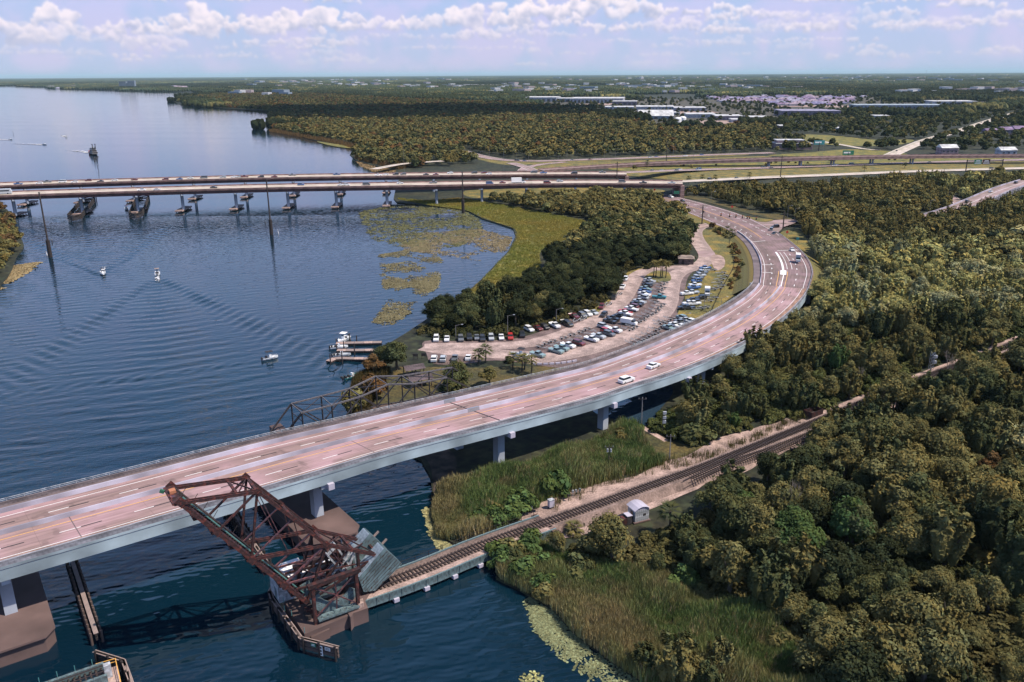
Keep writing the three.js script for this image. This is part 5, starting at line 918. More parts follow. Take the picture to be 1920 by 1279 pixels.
// ---------------------------------------------------------------- woods too far to tell the trees apart
function canopyPatch(seed, n, R) { const r = rng(seed), L = new Leaves(); for (let i = 0; i < n; i++) { const a = r() * 6.283, d = R * Math.sqrt(r()), s = 4 + 3.5 * r(); L.blob(V(Math.cos(a) * d, 4.5 + 3 * r(), Math.sin(a) * d), s, 5 + 2.5 * r(), s, r, tone(r, 0.6), 1); } return L.geo(); }
function farWoods() {
  const geos = [canopyPatch(61, 34, 42), canopyPatch(62, 34, 42), canopyPatch(63, 26, 42)], mats = geos.map(() => []), r = rng(64), up = V(0, 1, 0);
  const town = GP([[985, 196], [985, 186], [1080, 182], [1200, 187], [1330, 190], [1420, 180], [1640, 182], [1680, 192], [1880, 190], [1880, 200], [1760, 214], [1600, 214], [1480, 218], [1440, 236], [1290, 242], [1180, 222], [1075, 204]]);
  const northPoly = GP([[345, 183], [420, 177], [560, 176], [760, 188], [980, 196], [1075, 206], [1200, 234], [1290, 247], [1440, 238], [1480, 218], [1600, 216], [1700, 224], [1850, 212], [1960, 196], [1960, 300], [870, 300], [670, 300], [500, 234], [420, 202]]);
  const nb = bounds(northPoly), tb = bounds(town);
  for (let d = 1300; d < 46000;) {
    const k = d < 9000 ? 1 : d < 20000 ? 3 : 6, gap = 74 * k * (d < 2800 ? 0.9 : 1);
    for (let x = -d * 0.75; x < d * 0.75; x += gap) {
      const px = x + (r() - 0.5) * gap, pz = -d - (r() - 0.5) * gap, g = Math.floor(r() * 3), b = 0.75 + 0.5 * r(), tr = r();
      if (!inside(Z.land, px, pz) || (px > nb.x0 && px < nb.x1 && pz > nb.z0 && inside(northPoly, px, pz)) || cleared(px, pz)) continue;
      if (px > tb.x0 && px < tb.x1 && pz > tb.z0 && inside(town, px, pz)) continue;
      if (d > 2600 && fbm(px * 0.0016, pz * 0.0011 + 7, 3) > 0.36) continue;
      const t = shade(tr < 0.35 ? [0.04, 0.052, 0.03] : tr < 0.9 ? TONE.dark : TONE.olive, clamp(1 + 1.1 * fbm(px * 0.0012, pz * 0.0006 + 2, 3), 0.5, 1.7));
      mats[g].push([px, pz, k, b, t, tr * 6.283]);
    }
    d += gap;
  }
  const q = new THREE.Quaternion(), m4 = new THREE.Matrix4(), col = new THREE.Color();
  mats.forEach((list, g) => { const im = new THREE.InstancedMesh(geos[g], M.leaf, list.length); list.forEach(([x, z, k, b, t, a], i) => { im.setMatrixAt(i, m4.compose(V(x, LAND, z), q.setFromAxisAngle(up, a), V(k * 1.05, 0.95 + 0.25 * (k - 1) * 0.3 + 0.3 * b, k * 1.05))); im.setColorAt(i, col.setRGB(...t.map((c) => c * b))); }); im.name = numbered('forest'); tag(im, 'flat dark forest spreading to the horizon', null, null, 'stuff'); scene.add(im); });
}

// ---------------------------------------------------------------- reeds, marsh grass and lily pads
function field(name, label, geo, outline, count, seed, place) {
  const r = rng(seed), b = bounds(outline), list = [];
  for (let tries = 0; list.length < count && tries < count * 12; tries++) { const x = lerp(b.x0, b.x1, r()), z = lerp(b.z0, b.z1, r()); if (!inside(outline, x, z)) continue; const o = place(x, z, r); if (o) list.push([x, z, o]); }
  const im = new THREE.InstancedMesh(geo, M.leaf, list.length), q = new THREE.Quaternion(), m4 = new THREE.Matrix4(), col = new THREE.Color(), up = V(0, 1, 0);
  list.forEach(([x, z, o], i) => { im.setMatrixAt(i, m4.compose(V(x, o.y ?? LAND, z), q.setFromAxisAngle(up, r() * 6.283), V(o.s, o.s * (o.sy ?? 1), o.s))); im.setColorAt(i, col.setRGB(...o.c)); });
  im.name = numbered(name); im.castShadow = im.receiveShadow = true; tag(im, label, null, null, 'stuff'); scene.add(im);
}
const shade = (c, b) => c.map((x) => x * b), mixC = (a, b, t) => a.map((x, i) => lerp(x, b[i], clamp(t, 0, 1)));
function reeds() {
  const tuft = reedTuft(71), small = reedTuft(72, 22, 1.3);
  Z.reedS = GP([[940, 1046], [1000, 1018], [1050, 1040], [1120, 1062], [1240, 1082], [1330, 1102], [1420, 1150], [1500, 1240], [1545, 1340], [1250, 1340], [1212, 1277], [1150, 1238], [1080, 1186], [1040, 1141], [978, 1104], [936, 1080]]);
  Z.reedN = GP([[822, 1008], [812, 965], [818, 935], [850, 890], [880, 860], [960, 838], [1050, 805], [1112, 790], [1200, 812], [1255, 845], [1250, 868], [1130, 902], [1040, 940], [960, 980], [880, 1012]]);
  const tint = (x, z, r, edge) => { const n = fbm(x * 0.06, z * 0.06, 3), a = mixC([0.15, 0.21, 0.07], [0.32, 0.265, 0.125], 0.24 + 1.3 * n + edge); const k = vnoise(x * 0.4, z * 0.4) + 0.5 * vnoise(x * 1.1, z * 1.1); return shade(r() < 0.09 ? [0.36, 0.28, 0.15] : mixC(a, k > 0 ? [0.30, 0.22, 0.11] : [0.09, 0.13, 0.045], 0.5 * Math.abs(k)), 0.6 + 0.7 * r()); };
  const shoreD = (x, z) => { let d = 1e9; for (const p of Z.shore) d = Math.min(d, (p.x - x) ** 2 + (p.z - z) ** 2); return Math.sqrt(d); };
  field('reeds', 'tall green and straw coloured reeds on the bank at bottom centre', tuft, Z.reedS, 9500, 73, (x, z, r) => (cleared(x, z) ? null : { s: (0.55 + 0.6 * r()) * (1 + 0.7 * vnoise(x * 0.15, z * 0.15)), c: tint(x, z, r, shoreD(x, z) < 9 ? 0.45 : -0.1) }));
  field('reeds', 'tall green reeds between road bridge and railway', tuft, Z.reedN, 7000, 74, (x, z, r) => (cleared(x, z) ? null : { s: (0.6 + 0.6 * r()) * (1 + 0.7 * vnoise(x * 0.15, z * 0.15)), c: tint(x, z, r, shoreD(x, z) < 8 ? 0.3 : -0.25) }));
  field('marsh_grass', 'short yellow green grass tufts over the marsh', small, Z.marsh, 9000, 75, (x, z, r) => { const n = fbm(x * 0.025, z * 0.025, 3); return { s: 0.55 + 0.4 * r(), sy: 0.45, c: shade(mixC([0.20, 0.21, 0.05], [0.31, 0.22, 0.06], 0.5 + n), 0.8 + 0.45 * r()) }; });
  field('shore_scrub', 'brown fringe of reeds along the far lake shore', small, GP([[505, 247], [560, 257], [640, 272], [668, 280], [668, 300], [745, 318], [800, 312], [700, 296], [680, 276], [600, 258], [520, 240]]), 2500, 76, (x, z, r) => ({ s: 1.2 + 0.8 * r(), c: shade([0.16, 0.10, 0.045], 0.7 + 0.6 * r()) }));
  field('shore_scrub', 'reeds and weeds at the foot of the old truss bank', tuft, GP([[652, 770], [668, 712], [700, 690], [730, 700], [700, 745], [690, 790]]), 700, 77, (x, z, r) => ({ s: 0.6 + 0.6 * r(), c: shade([0.10, 0.075, 0.03], 0.6 + 0.6 * r()) }));
  field('lot_weeds', 'scrubby weeds along the railway sand', small, GP([[1040, 940], [1130, 900], [1250, 866], [1345, 845], [1500, 782], [1540, 772], [1350, 862], [1250, 884], [1130, 918], [1040, 958]]), 170, 78, (x, z, r) => ({ s: 0.4 + 0.5 * r(), y: LAND + 0.1, c: shade([0.12, 0.11, 0.04], 0.6 + 0.6 * r()) }));
}
function lilies() {
  const r0 = rng(81), L = new Leaves();
  for (let i = 0; i < 8; i++) { const a = r0() * 6.283, d = 1.15 * Math.sqrt(r0()), c = V(Math.cos(a) * d, 0.03 + 0.06 * r0(), Math.sin(a) * d), k = tone(r0, 0.6), R = 0.22 + 0.2 * r0(), n = V((r0() - 0.5) * 0.7, 1, (r0() - 0.5) * 0.7).normalize(), s = V().crossVectors(n, V(1, 0, 0.2)).normalize(), t = V().crossVectors(n, s); for (let j = 0; j < 6; j++) { const p = (q) => c.clone().addScaledVector(s, R * Math.cos(q)).addScaledVector(t, R * Math.sin(q)); L.face(c, p((j / 6) * 6.283), p(((j + 1) / 6) * 6.283), k); } }
  const pads = L.geo(), far = pads;
  const put1 = (label, list, n, seed, thr, sz, col, sc = 0.05) => field('lily_pads', label, far, GP(list, 0), n, seed, (x, z, r) => (fbm(x * sc, z * sc + seed, 4) + (r() - 0.5) * 0.8 > thr && !inside(Z.land, x, z) ? { s: sz * (0.7 + 0.6 * r()), y: 0.03, c: shade(col, 0.6 + 0.8 * r()) } : null));
  const olive = [0.135, 0.128, 0.06];
  put1('dense olive lily pads over the bay by the marsh', [[672, 398], [740, 384], [800, 386], [860, 390], [900, 412], [905, 440], [860, 462], [800, 468], [740, 462], [700, 450], [684, 430]], 4600, 82, 0.02, 0.85, olive, 0.07);
  put1('scattered rafts of lily pads in the bay', [[740, 440], [900, 430], [960, 445], [950, 470], [900, 490], [840, 480], [760, 470]], 2200, 83, 0.1, 0.85, [0.20, 0.155, 0.09], 0.04);
  put1('drifting strings of lily pads off the dark wood', [[712, 478], [800, 462], [830, 490], [820, 540], [790, 560], [765, 590], [730, 612], [700, 604], [725, 570], [716, 520]], 2000, 84, 0.12, 0.85, [0.16, 0.135, 0.075], 0.06);
  put1('reed and lily fringe at the far shore beyond the bridges', [[655, 288], [670, 302], [745, 318], [720, 330], [680, 312]], 900, 85, -0.2, 2.2, [0.22, 0.15, 0.08], 0.03);
  put1('pale lily pads crowding the bank at bottom centre', [[984, 1128], [1006, 1118], [1040, 1138], [1082, 1185], [1152, 1238], [1216, 1276], [1292, 1335], [1140, 1335], [1094, 1266], [1042, 1224], [1004, 1178]], 760, 86, -0.1, 0.55, [0.18, 0.185, 0.095], 0.2);
  put1('small raft of lily pads alone at the lower edge', [[976, 1266], [1000, 1262], [1022, 1272], [1000, 1290], [980, 1288]], 16, 87, -1, 0.5, [0.30, 0.28, 0.12]);
  put1('pale lily pads at the mouth under the railway', [[800, 955], [818, 960], [830, 1010], [846, 1024], [830, 1030], [812, 1000]], 150, 88, -0.4, 0.85, [0.28, 0.25, 0.12], 0.1);
  put1('dry reeds and pads off the left bank', [[0, 545], [28, 498], [72, 492], [60, 506], [20, 528], [0, 540]], 420, 89, -0.3, 1.3, [0.26, 0.19, 0.10], 0.06);
}
reeds(); lilies();
wood('reed bed', Z.reedS, 4.6, { seed: 901, h: [5, 10.5], gapNoise: -0.02, kinds: [['shrub', 4], ['feather', 1.4], ['broad', 1]], tones: [['fresh', 2], ['olive', 2], ['deep', 2], ['sage', 1], ['gold', 0.8]] });
wood('upper reeds', Z.reedN, 6, { seed: 902, h: [5, 8.5], gapNoise: 0.06, kinds: [['shrub', 4], ['feather', 1]], tones: [['fresh', 3], ['olive', 1], ['deep', 2]] });
plantAll(); farWoods();
for (const [zone, outline, n, a, b] of [['south', GP([[1960, 668], [1720, 752], [1560, 822], [1400, 925], [1230, 1010], [1060, 1030], [1120, 1062], [1330, 1102], [1480, 1220], [1520, 1330], [2100, 1330]]), 5200, [0.05, 0.058, 0.024], [0.085, 0.075, 0.034]], ['right', GP([[1216, 800], [1262, 738], [1450, 642], [1540, 572], [1600, 560], [1960, 560], [1960, 640], [1850, 652], [1700, 704], [1540, 768], [1400, 820], [1330, 842], [1240, 815]]), 4200, [0.05, 0.066, 0.026], [0.10, 0.10, 0.04]], ['lot', GP([[775, 626], [840, 588], [930, 564], [1020, 522], [1110, 430], [1260, 392], [1290, 430], [1296, 490], [1180, 512], [1130, 570], [1030, 612], [955, 630], [800, 634]]), 2200, [0.04, 0.045, 0.02], [0.07, 0.062, 0.028]]])
  field('undergrowth', `tangled low undergrowth covering the floor of the ${{ south: 'dark wood', right: 'wood right of the bridge', lot: 'belt by the car park' }[zone]}`, KINDS.shrub[0].mid, outline, n, 333 + n, (x, z, r) => (cleared(x, z) ? null : { s: 0.9 + 1.9 * r() ** 2, c: shade(mixC(a, b, 0.5 + 0.9 * fbm(x * 0.05, z * 0.05, 2)), 0.7 + 0.6 * r()) }));

// ---------------------------------------------------------------- vehicles
const paint = (r, g, b) => new THREE.MeshPhysicalMaterial({ color: lin(r, g, b), roughness: 0.4, clearcoat: 0.7, clearcoatRoughness: 0.15 });
const PAINT = { white: paint(0.74, 0.75, 0.76), silver: paint(0.42, 0.45, 0.48), grey: paint(0.13, 0.14, 0.155), black: paint(0.022, 0.023, 0.027), red: paint(0.42, 0.03, 0.025), maroon: paint(0.13, 0.02, 0.025), teal: paint(0.02, 0.20, 0.23), blue: paint(0.04, 0.10, 0.26), 'grey green': paint(0.20, 0.29, 0.30) };
function bodyOf(profile, w, bevel = 0.09) { const s = new THREE.Shape(profile.map(([x, y]) => new THREE.Vector2(x, y))), g = new THREE.ExtrudeGeometry(s, { depth: w - 2 * bevel, bevelEnabled: true, bevelSize: bevel, bevelThickness: bevel, bevelSegments: 2, curveSegments: 4 }); g.translate(0, 0, -w / 2 + bevel); return g; }
function cabOf(x0, x1, y0, y1, w, rake0, rake1, tuck = 0.16) { const b = w / 2 - 0.06, t = w / 2 - tuck; return new MB().hexa([V(x0, y0, b), V(x1, y0, b), V(x1, y0, -b), V(x0, y0, -b), V(x0 + rake0, y1, t), V(x1 - rake1, y1, t), V(x1 - rake1, y1, -t), V(x0 + rake0, y1, -t)]); }
const WHEEL = new THREE.CylinderGeometry(0.34, 0.34, 0.24, 12).rotateX(Math.PI / 2), HUB = new THREE.CylinderGeometry(0.19, 0.19, 0.26, 8).rotateX(Math.PI / 2);
const SPEC = {
  sedan: { L: 4.6, w: 1.8, body: [[-2.3, 0.35], [2.25, 0.33], [2.3, 0.62], [2.1, 0.76], [0.95, 0.92], [-1.6, 0.95], [-2.25, 0.9]], glass: [-1.65, 1.0, 0.92, 1.42, 0.55, 0.75], roof: [-1.05, 0.3, 1.41], wx: 1.38 },
  SUV: { L: 4.7, w: 1.9, body: [[-2.3, 0.4], [2.3, 0.38], [2.35, 0.75], [2.2, 0.95], [1.1, 1.06], [-2.2, 1.08], [-2.35, 0.95]], glass: [-2.2, 1.15, 1.05, 1.72, 0.25, 0.65], roof: [-1.95, 0.5, 1.7], wx: 1.42 },
  pickup: { L: 5.6, w: 1.95, body: [[-2.8, 0.5], [2.75, 0.45], [2.8, 0.9], [2.7, 1.1], [1.3, 1.16], [-0.6, 1.18], [-0.62, 0.92], [-2.7, 0.92], [-2.8, 1.1]], glass: [-0.6, 1.4, 1.14, 1.82, 0.12, 0.6], roof: [-0.48, 0.8, 1.8], wx: 1.75 },
  van: { L: 5.4, w: 2.0, body: [[-2.7, 0.4], [2.65, 0.4], [2.7, 0.9], [2.2, 1.15], [-2.7, 1.2]], glass: [-2.65, 2.15, 1.18, 2.1, 0.08, 0.75], roof: [-2.55, 1.4, 2.08], wx: 1.65 },
};
const protos = {};
function vehicleProto(type, color) {
  return (protos[`${type} ${color}`] ??= (() => {
    const s = SPEC[type], base = (protos[`${type} geo`] ??= { body: bodyOf(s.body, s.w), glass: cabOf(s.glass[0], s.glass[1], s.glass[2], s.glass[3], s.w, s.glass[4], s.glass[5]).geo(), roof: new MB().box(V((s.roof[0] + s.roof[1]) / 2, s.roof[2] + 0.03, 0), s.roof[1] - s.roof[0], 0.08, s.w - 0.34).geo() }), o = new THREE.Group(); o.name = type === 'SUV' ? 'sport_utility_car' : type === 'sedan' ? 'car' : type === 'pickup' ? 'pickup_truck' : 'van';
    put(base.body, 'body', PAINT[color], o); put(base.glass, 'windows', M.glass, o); put(base.roof, 'roof', PAINT[color], o);
    for (const x of [-s.wx, s.wx]) for (const z of [-s.w / 2 + 0.1, s.w / 2 - 0.1]) { const w = put(WHEEL, 'wheel', M.tyre, o); w.position.set(x, 0.34, z); put(HUB, 'rim', M.metal, w); }
    for (const z of [-0.65, 0.65]) { new MB().box(V(s.L / 2 - 0.02, 0.72, z), 0.08, 0.14, 0.32).build('headlight', M.headlight, o); new MB().box(V(-s.L / 2 + 0.02, 0.82, z), 0.08, 0.2, 0.24).build('taillight', M.taillight, o); }
    if (type === 'pickup') new MB().box(V(-1.7, 0.95, 0), 1.95, 0.06, 1.5).build('bed', M.black, o);
    return o;
  })());
}
const aim = (a, b) => Math.atan2(-(b.z - a.z), b.x - a.x);
function park(type, color, x, y, dx, dy, label, group, h = LAND + 0.16) {
  const p = G(x, y, h), q = G(x + dx, y + dy, h), o = vehicleProto(type, color).clone(); o.name = numbered(o.name); o.position.copy(p); o.rotation.y = aim(p, q); scene.add(o);
  return tag(o, label, type === 'SUV' || type === 'sedan' ? 'car' : type === 'pickup' ? 'pickup truck' : 'van', group);
}
const ORD = ['first', 'second', 'third', 'fourth', 'fifth', 'sixth', 'seventh', 'eighth', 'ninth', 'tenth', 'eleventh', 'twelfth', 'thirteenth', 'fourteenth', 'fifteenth', 'sixteenth', 'seventeenth', 'eighteenth', 'nineteenth', 'twentieth', 'twenty-first', 'twenty-second', 'twenty-third', 'twenty-fourth', 'twenty-fifth', 'twenty-sixth', 'twenty-seventh', 'twenty-eighth', 'twenty-ninth', 'thirtieth', 'thirty-first', 'thirty-second', 'thirty-third', 'thirty-fourth', 'thirty-fifth', 'thirty-sixth', 'thirty-seventh', 'thirty-eighth', 'thirty-ninth', 'fortieth'];
function row(list, dirOf, where, group) { list.forEach(([x, y, type, color], i) => { const [dx, dy] = dirOf(x, y, i); park(type, color, x, y, dx, dy, `${color} ${type} parked ${ORD[i]} ${where}`, group); }); }
row([[818, 638, 'SUV', 'white'], [838, 638, 'sedan', 'white'], [864, 638, 'SUV', 'grey'], [880, 636, 'SUV', 'black'], [894, 635.5, 'sedan', 'grey'], [905, 638, 'SUV', 'black'], [921, 636, 'SUV', 'silver'], [940, 635, 'sedan', 'white'], [957, 635, 'SUV', 'red'], [979, 630, 'pickup', 'black']], (x) => [x < 850 ? -1 : 1.5, 8], 'from the lake end along the dark trees', 'cars along the dark trees');
row([[992, 620, 'SUV', 'white'], [1009, 618, 'sedan', 'maroon'], [1021, 616, 'SUV', 'black'], [1040, 613, 'pickup', 'white'], [1061, 608, 'pickup', 'black'], [1066, 611, 'SUV', 'black'], [1076, 596, 'pickup', 'maroon'], [1092, 594, 'SUV', 'grey'], [1102, 591, 'SUV', 'white'], [1114, 588.5, 'sedan', 'silver']], () => [14, 7], 'along the lower bend, counted from its left end', 'cars on the lower bend of the lot');
row([[1128, 578, 'SUV', 'maroon'], [1151, 560, 'SUV', 'black'], [1167, 541, 'pickup', 'white'], [1173, 525.5, 'SUV', 'white']], (x) => [-4, 6], 'on the grass verge below the trees, upward', 'cars on the verge');
park('SUV', 'black', 1132, 593, -8, 6, 'black SUV driving alone along the car park loop', null);
row([[814, 676, 'SUV', 'white'], [831, 676, 'SUV', 'silver'], [853, 676, 'pickup', 'grey'], [878, 673, 'sedan', 'white']], () => [2, -8], 'by the lawn above the picnic shelters, counted from the left', 'cars by the picnic lawn');
const MIDDLE = [[1008, 668, 'pickup', 'grey green'], [1043, 661, 'pickup', 'grey green'], [1053, 656, 'pickup', 'grey green'], [1065, 651, 'pickup', 'white'], [1085, 646.5, 'SUV', 'maroon'], [1109, 639, 'pickup', 'white'], [1122, 633.5, 'pickup', 'silver'], [1142, 629, 'SUV', 'grey'], [1137, 624, 'SUV', 'red'], [1153, 622, 'pickup', 'white'], [1131, 614.5, 'SUV', 'silver'], [1144, 605, 'pickup', 'black'], [1150, 600, 'pickup', 'black'], [1164, 596, 'pickup', 'black'], [1173, 591, 'pickup', 'white'], [1172, 588, 'pickup', 'red'], [1184, 582, 'pickup', 'white'], [1187, 577, 'SUV', 'maroon'], [1194, 573, 'pickup', 'black'], [1199, 568, 'pickup', 'silver'], [1206, 560, 'SUV', 'silver'], [1208, 554, 'pickup', 'white'], [1209, 549, 'pickup', 'blue'], [1211, 544, 'pickup', 'grey green'], [1213, 538, 'SUV', 'black'], [1216, 533, 'pickup', 'grey'], [1218, 528.5, 'pickup', 'silver']];
const faceMid = (x, y) => (y > 606 ? [14, 4] : [-14, -3]);
row(MIDDLE, faceMid, 'in the long middle row, counted from the road bridge', 'vehicles of the middle row');
park('pickup', 'teal', 1236, 559.5, 12, 1, 'bright teal pickup parked alone among the trailers of the middle row');
const RIGHT = [[1282, 579, 'SUV', 'black'], [1290, 580, 'pickup', 'black'], [1292, 572, 'pickup', 'white'], [1301, 572, 'pickup', 'white'], [1299, 566, 'pickup', 'black'], [1314, 561, 'SUV', 'black'], [1288, 553, 'pickup', 'white'], [1298, 551, 'pickup', 'silver'], [1301, 542, 'pickup', 'blue'], [1303, 537, 'pickup', 'white'], [1306, 529, 'SUV', 'blue'], [1308, 524, 'pickup', 'grey'], [1312, 519, 'pickup', 'silver'], [1316, 514, 'pickup', 'grey'], [1320, 509, 'SUV', 'silver'], [1322, 505, 'pickup', 'blue']];
row(RIGHT, () => [-14, 1], 'in the right hand row on the grass, counted from the bottom', 'vehicles of the right row');
row([[1278, 598, 'SUV', 'grey green'], [1286, 604, 'pickup', 'silver'], [1294, 605, 'SUV', 'white'], [1276, 608, 'pickup', 'grey'], [1266, 613, 'pickup', 'white'], [1276, 614, 'sedan', 'white'], [1255, 618, 'pickup', 'grey green']], () => [-12, -4], 'in the cluster against the road bridge, from the top', 'vehicles against the road bridge');
// road traffic on the bridge and at the junction
const onCourse = (c, type, color, x, y, h, lat, back, label, group) => { const s = nearestS(c, G(x, y, h)), p = c.at(s, lat, 0.02), o = vehicleProto(type, color).clone(); o.name = numbered(o.name); o.position.copy(p); o.rotation.y = c.turn(s) + (back ? Math.PI : 0); scene.add(o); return tag(o, label, type === 'SUV' || type === 'sedan' ? 'car' : type === 'pickup' ? 'pickup truck' : 'van', group); };
onCourse(D, 'SUV', 'white', 1165, 715, 12, 0.62, false, 'white SUV driving on the road bridge, nearer to the camera');
onCourse(D, 'sedan', 'white', 1239, 691, 11, 0.3, false, 'white sedan driving ahead of the SUV on the road bridge');
onCourse(A, 'sedan', 'white', 1494, 473, 3.5, 0.66, true, 'white sedan following the truck round the road bend'); 
onCourse(A, 'sedan', 'black', 1282, 380, 1, 0.4, true, 'black car approaching along the far road'); onCourse(A, 'SUV', 'white', 1263, 374, 1, 0.55, true, 'white SUV at the far end of the junction road');
park('SUV', 'black', 1454, 426.5, -10, 1, 'black car turning out of the side road, rear one of three', null, LAND + 1); park('van', 'grey', 1446, 433.5, -3, 7, 'dark grey van waiting at the junction', null, LAND + 1.2); park('sedan', 'black', 1451, 439.5, -6, 4, 'black sedan at the outer kerb of the junction', null, LAND + 1.6);
// motor home, box truck, truck
function boxTruck(label, x, y, dx, dy, h, wall, roof, L = 6.6, H2 = 2.9, name = 'box_truck', cat = 'truck') {
  const p = G(x, y, h), t = thing(name, label, cat, p, aim(p, G(x + dx, y + dy, h)));
  new MB().box(V(-L * 0.14, 0.6 + H2 / 2, 0), L * 0.7, H2 - 0.4, 2.2).build('cargo_box', wall, t); new MB().box(V(-L * 0.14, H2 + 0.44, 0), L * 0.7, 0.1, 2.22).build('roof', roof, t);
  put(bodyOf([[L * 0.22, 0.5], [L * 0.5, 0.5], [L * 0.5, 1.2], [L * 0.4, 1.4], [L * 0.22, 1.4]], 2.0), 'cab', wall, t); cabOf(L * 0.22, L * 0.42, 1.38, 2.2, 2.0, 0.02, 0.45).build('windscreen', M.glass, t);
  new MB().box(V(0, 0.5, 0), L * 0.9, 0.25, 1.4).build('chassis', M.black, t);
  for (const wx of [-L * 0.3, L * 0.36]) for (const z of [-0.95, 0.95]) { const w = put(WHEEL, 'wheel', M.tyre, t); w.position.set(wx, 0.36, z); w.scale.setScalar(1.15); }
  return t;
}
boxTruck('white service truck with a tool body facing right in the car park', 1179, 609, 12, 2, LAND + 0.16, PAINT.white, M.white, 6.2, 2.0, 'service_truck');
boxTruck('white and silver box truck rounding the road bend', 1496, 490, 1, 12, 5, PAINT.silver, M.white, 6.8, 3.0);
boxTruck('white camper parked among the trailers of the right row', 1326, 553, 0, 10, LAND + 0.16, PAINT.white, M.white, 5.6, 2.7, 'camper', 'camper');
// boat trailers
const trailerProto = (() => {
  const o = new THREE.Group(); o.name = 'boat_trailer'; const f = new MB(); for (const z of [-0.85, 0.85]) f.bar(V(-2.6, 0.55, z), V(1.2, 0.55, z), 0.12, 0.12).bar(V(1.2, 0.55, z), V(3.2, 0.5, 0), 0.12, 0.12); for (const x of [-2.4, -0.6, 1]) f.bar(V(x, 0.55, -0.85), V(x, 0.55, 0.85), 0.1, 0.1); f.build('frame', M.galv, o);
  for (const z of [-0.45, 0.45]) new MB().bar(V(-2.6, 0.8, z), V(0.8, 0.75, z), 0.14, 0.12).build('bunk', M.woodDark, o);
  for (const z of [-1.05, 1.05]) { const w = put(WHEEL, 'wheel', M.tyre, o); w.position.set(-1.2, 0.33, z); new MB().box(V(-1.2, 0.74, z), 0.95, 0.06, 0.28).build('mudguard', M.galv, o); }
  new MB().bar(V(2.9, 0.5, 0), V(2.9, 1.2, 0), 0.1, 0.1).build('winch_post', M.galv, o); return o;
})();
function trailer(x, y, dx, dy, label, group) { const p = G(x, y, LAND + 0.16), o = trailerProto.clone(); o.name = numbered('boat_trailer'); o.position.copy(p); o.rotation.y = aim(p, G(x + dx, y + dy, LAND + 0.16)); scene.add(o); return tag(o, label, 'boat trailer', group); }
{
  const L = [[1018, 653], [1030, 647], [1042, 643], [1062, 637], [1078, 631], [1094, 625.5], [1106, 620.5]], U = [[1190, 606], [1200, 602], [1206, 596], [1214, 592], [1222, 588], [1228, 583], [1232, 577], [1238, 572], [1226, 567], [1236, 552], [1234, 546], [1240, 541], [1238, 535], [1244, 531], [1186, 614], [1178, 619]];
  L.forEach(([x, y], i) => trailer(x, y, 14, 4, `empty boat trailer ${ORD[i]} from the lower end behind the middle row`, 'trailers of the lower middle row')); U.forEach(([x, y], i) => trailer(x, y, -14, -3, `empty boat trailer ${ORD[i]} in the strip right of the middle row`, 'trailers of the upper middle row'));
  [[1352, 513], [1356, 519], [1350, 525], [1346, 531], [1350, 537], [1344, 542], [1334, 544], [1336, 560], [1326, 566], [1320, 578], [1310, 580], [1334, 508]].forEach(([x, y], i) => trailer(x, y, -14, 1, `empty boat trailer ${ORD[i]} on the grass right of the right row`, 'trailers of the right row'));
  [[1256, 599], [1246, 605], [1238, 612], [1228, 619], [1236, 606], [1215, 630], [1205, 636], [1196, 641], [1226, 626], [1186, 645]].forEach(([x, y], i) => trailer(x, y, -12, -3, `empty boat trailer ${ORD[i]} along the wall of the road bridge`, 'trailers against the road bridge'));
  [[1140, 572], [1160, 553], [1093, 599], [1080, 602]].forEach(([x, y], i) => trailer(x, y, -6, 5, `boat trailer hitched on the verge below the trees, ${ORD[i]} of four`, 'trailers of the verge'));
}
